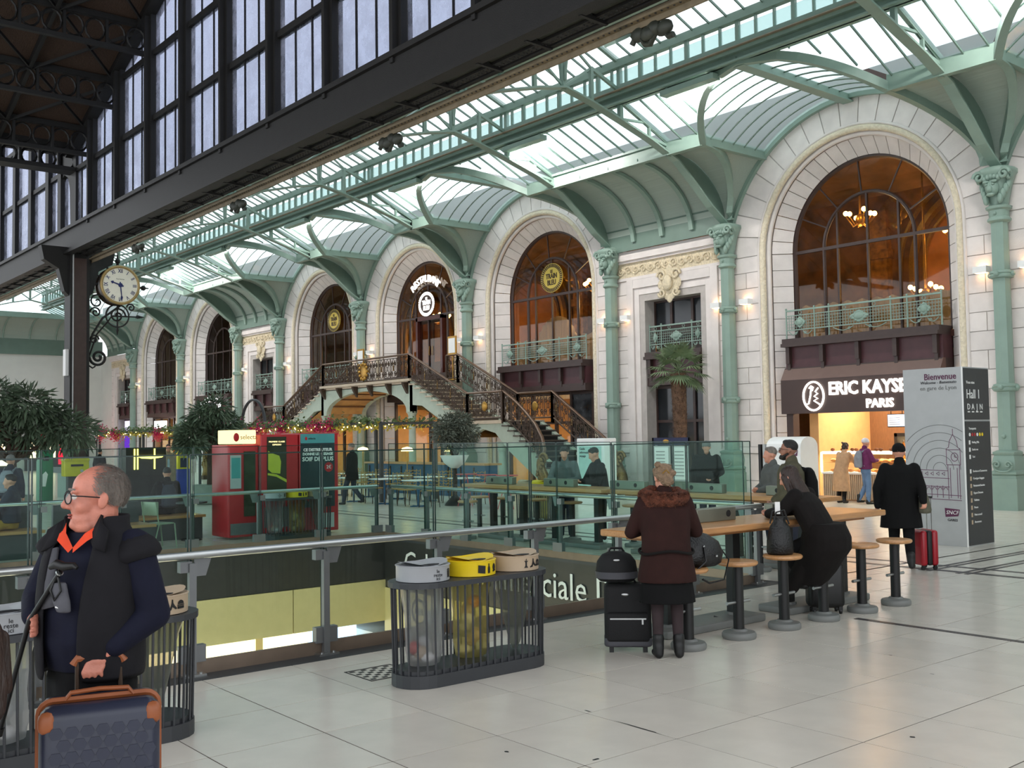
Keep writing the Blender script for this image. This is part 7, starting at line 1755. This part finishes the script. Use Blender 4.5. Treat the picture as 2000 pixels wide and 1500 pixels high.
xf(B().ell((0, .0925, -.062), (.02, .0085, .0045)).ell((0, .0905, -.072), (.018, .0085, .005)), MR, hc, s).build('lips', 'lips', M, True)
specs(M, MR, hc, s)
# sweater
b = B().loft([(-.05, 0, .97, .195, .155), (-.05, .02, 1.1, .205, .17), (-.05, .015, 1.32, .205, .155), (-.05, 0, 1.47, .2, .13), (-.06, -.01, 1.56, .12, .1)], 20)
for a in (armL, armR): b.cap(a[0], a[1], .082, .07).cap(a[1], a[2], .07, .05)
blob('sweater', b, 'navyknit', M, .009, 3)
# open vest: shell round the body with a gap in front, raised collar
def shell(rings, g0, n=26):
    rows = []
    for cx, cyy, z, rx_, ry_, gap in rings:
        a0, a1 = pi/2+gap, pi/2+2*pi-gap; rows.append([(cx+rx_*cos(a0+(a1-a0)*k/n), cyy+ry_*sin(a0+(a1-a0)*k/n), z) for k in range(n+1)])
    return B().surf(rows)
b = shell([(-.05, 0, .93, .235, .195, .35), (-.05, .01, 1.1, .238, .205, .38), (-.05, .01, 1.3, .235, .19, .4), (-.05, 0, 1.45, .232, .165, .5), (-.055, -.01, 1.535, .19, .14, .55), (-.06, -.015, 1.575, .13, .115, .65), (-.06, -.02, 1.63, .14, .125, .85)], 0)
for a in (armL, armR):
    d = (a[1]-a[0]).normalized(); b.tube([a[0]-d*.03+Vector((0, 0, .02)), a[0]+d*.02, a[0]+d*.07], [.07, .105, .11], 16)
o = b.build('vest', 'vestblack', M, smooth=80); md = o.modifiers.new('thick', 'SOLIDIFY'); md.thickness = .018; md.offset = 0; sb = o.modifiers.new('soft', 'SUBSURF'); sb.levels = 1; sb.render_levels = 1
for sx in (-1, 1):
    cp = B().surf([[(-.06+sx*.09, .045, 1.63), (-.06+sx*.12, .085, 1.6), (-.06+sx*.165, .1, 1.57)], [(-.06+sx*.075, .1, 1.54), (-.06+sx*.12, .135, 1.5), (-.06+sx*.175, .13, 1.48)]]).build('vest_lapel', 'vestblack', M, smooth=80); md = cp.modifiers.new('thick', 'SOLIDIFY'); md.thickness = .014
    B().surf([[(-.07, .14, 1.5), (-.065+sx*.05, .12, 1.56), (-.062+sx*.1, .06, 1.605), (-.06+sx*.105, -.02, 1.62)], [(-.07+sx*.012, .155, 1.48), (-.065+sx*.08, .14, 1.53), (-.062+sx*.12, .07, 1.57), (-.06+sx*.118, -.02, 1.59)]]).build('shirt_collar', 'orangeshirt', M, smooth=80)
b = B().loft([(-.05, 0, .84, .18, .14), (-.05, 0, .98, .195, .15)], 16)
for sx in (-1, 1): b.cap((sx*.1-.05, 0, .92), (sx*.11-.05, .02, .5), .115, .09).cap((sx*.11-.05, .02, .5), (sx*.12-.05, -.02, .08), .09, .07)
blob('trousers', b, 'trouserblack', M, .014)
for sx in (-1, 1): blob('shoe', B().cap((sx*.12-.05, -.05, .045), (sx*.13-.05, .14, .04), .045, .04), 'boot', M, .01)
o = B().surf([[(.02, .135, 1.5), (.07, .12, 1.49)], [(0, .18, 1.36), (.07, .165, 1.35)], [(-.03, .2, 1.26), (.05, .19, 1.24)]]).build('grey_lining', 'slinggrey', M, smooth=80); md = o.modifiers.new('thick', 'SOLIDIFY'); md.thickness = .012
o = blob('sling_pouch', B().loft([(-.085, .205, 1.235, .035, .02), (-.075, .21, 1.28, .045, .022), (-.05, .2, 1.36, .04, .02)], 12), 'slinggrey', M, .008)
B().tube([(-.1, .215, 1.25), (-.06, .228, 1.262)], .004, 5).build('white_piping', 'white', o)
put(M, (-4.80, 1.47, 0), radians(-148.63))
CN = local('walking_cane', 'black walking cane with a derby handle held across the man in the vest', 'cane')
B().tube([(-.075, .215, 1.41), (.115, .19, 1.19), (.31, .15, .70)], .011, 8).build('shaft', 'black', CN, smooth=60); B().tube([(-.02, .215, 1.425), (-.06, .22, 1.44), (-.1, .222, 1.43), (-.15, .22, 1.435), (-.165, .22, 1.425)], [.012, .02, .019, .014, .008], 10).build('derby_handle', 'black', CN, smooth=70); B().cyl((.305, .15, .715), (.318, .148, .68), .016, n=10).build('ferrule', 'black', CN); B().cyl((-.065, .213, 1.4), (-.07, .214, 1.405), .016, n=10).build('collar', 'steel', CN)
B().tube([(-.06, .215, 1.39), (-.09, .23, 1.33), (-.06, .235, 1.29), (-.03, .225, 1.33), (-.05, .215, 1.39)], .005, 5).build('wrist_strap', 'black', CN, True)
put(CN, (-4.80, 1.47, 0), radians(-148.63))

# --- woman in the fur collar, standing at the table with her back to us
T, s, hc, R = person('woman standing at the table in a dark rust coat with a brown fur collar', (-6.26, 6.86, 0), (-.80, .60), 1.66, .012, hem=.66, topmat='coatrust', legmat='tights', hair='hairblond', hairstyle='bun', flare=1.5, pitch=-.45, yaw=.2, lean=.1,
    arms={'L': ((-.29, .1, 1.08), (-.14, .33, 1.08)), 'R': ((.29, .1, 1.08), (.14, .33, 1.08))}, bulk=1.05)
g = B()
for q in range(26):
    a = 2*pi*q/26; g.ell((.165*cos(a), .05+.115*sin(a), 1.385+.02*sin(q*3)+.02*sin(a)), (.075, .062, .07), 8, 6, (q, q*.5, 0))
blob('fur_collar', g, 'fur', T, .011, 1)
f = B()
for q in range(2600):
    a = random.uniform(0, 2*pi); r = random.uniform(-.06, .06); p = Vector((.19*cos(a)+r*.2*cos(a), .05+.14*sin(a), 1.385+r)); o_ = Vector((cos(a), sin(a), random.uniform(-.9, .5))).normalized(); sd = Vector((-sin(a), cos(a), 0))*.004; p = p+o_*.015
    f.add([p-sd, p+sd, p+o_*random.uniform(.02, .05)], [(0, 1, 2)])
f.build('fur_tuft', 'fur', T, kind='stuff')
B().tube([(.238*cos(a), .0+.185*sin(a), .92+.015*sin(3*a)) for a in [2*pi*k/30 for k in range(30)]], .013, 6, closed=True).build('belt', 'coatdark', T, True)
blob('skirt', B().loft([(0, -.005, .48, .25, .19), (0, -.005, .7, .22, .16), (0, 0, .9, .17, .13)], 18), 'coatblack', T, .013)
B().tube([(-.03, -.115+.05, 1.6), (0, -.08, 1.63), (.03, -.115+.05, 1.6)], .006, 5).build('hair_clip', 'gilt', T)
# --- woman with long hair on the stool
T, s, hc, R = person('woman with long dark hair, black coat, leaning on the table from her stool', (-6.36, 9.36, 0), (-.92, -.25), 1.7, .012, topmat='coatdark', seated=.76, lean=.5, pitch=-.25, yaw=.1, hair='hairbrown', hairstyle='long',
    arms={'L': ((-.25, .35, 1.12), (-.08, .55, 1.08)), 'R': ((.25, .33, 1.12), (.1, .55, 1.08))}, legs={'L': ((-.1, .34, .7), (-.09, .2, .4)), 'R': ((.1, .34, .7), (.09, .2, .4))}, bulk=1.12)
b = B().loft([(0, -.02, 1.0, .24, .2), (0, -.03, .86, .28, .25), (0, -.02, .74, .28, .26), (.0, .04, .64, .27, .25), (0, .1, .5, .2, .22), (0, .14, .36, .14, .14)], 20); b.cap((-.13, .1, .7), (-.14, .3, .34), .1, .08)
blob('coat_skirt', b, 'coatdark', T, .014)
# --- woman in black walking with the red suitcase
T, s, hc, R = person('woman in black coat and beanie walking away with a red suitcase', (-7.8, 13.33, 0), (-.55, .8), 1.74, .014, topmat='coatblack', hem=.6, hat='coatblack', hair='hairblack', hairstyle='short', bulk=1.08, yaw=-.2,
    arms={'L': ((-.3, -.02, 1.15), (-.3, .02, .9)), 'R': ((.27, -.1, 1.15), (.28, -.16, .97))}, legs={'L': ((-.09, .1, .5), (-.09, .16, .09)), 'R': ((.09, -.05, .48), (.09, -.3, .16))})
blob('shoulder_bag', B().loft([(.3, .0, .8, .09, .13), (.3, 0, .84, .1, .15), (.3, 0, 1.0, .07, .12), (.29, 0, 1.1, .04, .07)], 14), 'bagolive', T, .014); B().tube([(.28, -.06, 1.08), (.2, -.04, 1.47), (.19, .04, 1.47), (.29, .06, 1.08)], .012, 6).build('bag_strap', 'bagolive', T, True)
# --- man in the olive jacket
T, s, hc, R = person('bearded man in spectacles and an olive padded jacket with a backpack', (-8.21, 11.4, 0), (-.75, -.6), 1.82, .012, topmat='olive', hem=.88, hair='hairblack', hairstyle='short', skin='skindark', pitch=.12, legmat='denimdark', bulk=1.12, yaw=-.1,
    arms={'L': ((-.3, .02, 1.18), (-.16, .2, 1.05)), 'R': ((.3, .02, 1.18), (.16, .2, 1.05))})
specs(T, R, hc, s); blob('beard', xf(B().ell((0, .05, -.09), (.056, .055, .04)).ell((0, .085, -.1), (.03, .022, .025)).cap((-.066, .0, -.04), (-.05, .05, -.08), .016, .018).cap((.066, 0, -.04), (.05, .05, -.08), .016, .018), R, hc, s), 'hairblack', T, .01)
backpack(T, 'coatblack', y=-.24, z=1.25, vox=.014)
for z in (1.0, 1.1, 1.2, 1.3): B().tube([(.243*cos(a), -.005+.178*sin(a), z) for a in [2*pi*k/28 for k in range(28)]], .007, 5, closed=True).build('quilt_seam', 'olive', T)
# --- grey-haired person behind him
T, s, hc, R = person('grey-haired person in a grey jacket with folded hands behind the far table', (-9.85, 13.2, 0), (-.5, -.75), 1.7, .016, topmat='greyjacket', hair='hairgrey', hairstyle='short', bulk=1.1, arms={'L': ((-.27, .05, 1.12), (-.03, .22, 1.05)), 'R': ((.27, .05, 1.12), (.03, .22, 1.08))}, legmat='denimdark')
# --- customers and staff of the bakery
T, s, hc, R = person('woman in a long beige coat bending over the bakery counter', (-16.2, 24.75, 0), (.1, 1), 1.64, .018, topmat='coatbeige', hem=.32, hair='hairbrown', hairstyle='bun', lean=.32, flare=.8, pitch=-.3, arms={'L': ((-.22, .35, 1.05), (-.1, .5, 1.12)), 'R': ((.24, .33, 1.05), (.1, .5, 1.1))})
T, s, hc, R = person('customer in a plum jacket and white beanie with a grey backpack at the bakery', (-15.45, 24.75, 0), (.5, .85), 1.72, .018, topmat='purple', hem=.92, hat='beanie', hairstyle='short', legmat='jeans', arms={'R': ((.27, .08, 1.15), (.15, .25, 1.15))}, legs={'L': ((-.1, .05, .49), (-.13, -.15, .12))}); backpack(T, 'packgrey', vox=.018)
T, s, hc, R = person('bakery assistant in dark clothes behind the counter', (-14.25, 27.2, 0), (.1, -1), 1.7, .022, topmat='coatblack', hem=.9, hairstyle='short')
T, s, hc, R = person('person in beanie and dark jacket standing beside the palm pot', (-13.9, 16.5, 0), (.55, -.8), 1.76, .018, topmat='coatblack', hem=.88, hat='beaniegrey', hairstyle='short', legmat='denimdark', bulk=1.1, arms={'L': ((-.29, 0, 1.15), (-.1, .2, 1.02)), 'R': ((.28, 0, 1.15), (.26, .05, .92))})
# --- two young men at the far table
T, s, hc, R = person('young man in a grey patterned jacket looking down at the far table', (-14.65, 13.3, 0), (.65, -.75), 1.72, .015, topmat='camo', hem=.92, hairstyle='short', pitch=-.4, legmat='denimdark', shoe='white', lean=.12, arms={'L': ((-.27, .18, 1.12), (-.08, .38, 1.1)), 'R': ((.27, .18, 1.12), (.08, .38, 1.1))})
T, s, hc, R = person('young man in a black hooded jacket turned towards his friend at the far table', (-13.65, 13.25, 0), (-.3, -.9), 1.7, .015, topmat='coatblack', hem=.9, hairstyle='short', pitch=-.35, yaw=-.3, legmat='trouserblack', shoe='white', lean=.15, arms={'L': ((-.27, .18, 1.1), (-.08, .38, 1.1)), 'R': ((.27, .18, 1.1), (.08, .38, 1.1))})
# --- passers-by beyond the opening
T, s, hc, R = person('man in a long dark coat striding past the drinks machine', (-26.8, 15.85, 0), (-.75, -.5), 1.78, .02, topmat='coatblack', hem=.72, hair='hairgrey', hairstyle='short', legmat='denimdark', legs={'L': ((-.09, .16, .52), (-.09, .22, .09)), 'R': ((.09, -.02, .48), (.09, -.3, .14))})
T, s, hc, R = person('man in an open tan coat and pale shirt near the poster stand', (-35.6, 13.75, 0), (.9, -.3), 1.82, .022, topmat='tancoat', hem=.45, hair='hairbrown', hairstyle='short', legmat='denimdark', bulk=1.1); blob('shirt', B().loft([(0, .12, .95, .07, .07), (0, .12, 1.3, .075, .06), (0, .09, 1.46, .04, .05)], 12), 'shirtblue', T, .02)
T, s, hc, R = person('seated person in black with a black backpack on the planter bench', (-20.65, 7.95, 0), (-.95, .2), 1.72, .018, topmat='coatblack', seated=.5, hairstyle='short', legs={'L': ((-.1, .42, .5), (-.1, .42, .09)), 'R': ((.1, .42, .5), (.1, .42, .09))}, arms={'L': ((-.25, .15, .85), (-.1, .35, .72)), 'R': ((.25, .15, .85), (.1, .35, .72))}); backpack(T, 'denimdark', y=-.22, z=.85, vox=.02)
T, s, hc, R = person('seated person in a navy jacket and mustard trousers on the first planter bench', (-19.25, 4.7, 0), (-.35, -.9), 1.72, .018, topmat='denimdark', seated=.5, hairstyle='short', legmat='mustard', legs={'L': ((-.1, .42, .5), (-.1, .42, .09)), 'R': ((.1, .42, .5), (.1, .42, .09))}, arms={'L': ((-.25, .15, .85), (-.1, .35, .72)), 'R': ((.25, .15, .85), (.1, .35, .72))})
T, s, hc, R = person('standing person in a grey beanie with a grey backpack beyond the first bench', (-22.8, 5.55, 0), (-.8, .5), 1.7, .018, topmat='denimdark', hem=.9, hat='beaniegrey', hairstyle='short', legmat='denimdark'); backpack(T, 'packgrey', vox=.018)
T, s, hc, R = person('woman in a white top and dark vest beyond the post box', (-40.5, 13.0, 0), (-.6, .7), 1.66, .024, topmat='coatblack', hem=.9, hair='hairblack', hairstyle='short', legmat='denimdark')
# --- stooping figure at the very edge of the picture, only the dark hair shows
T, s, hc, R = person('stooping child with dark brown hair beside the waste bin behind the man', (-4.475, .69, 0), (.634, .773), 1.4, .012, topmat='coatblack', hem=.7, hair='hairbrown', hairstyle='long', lean=.6, pitch=.2, yaw=1.9)
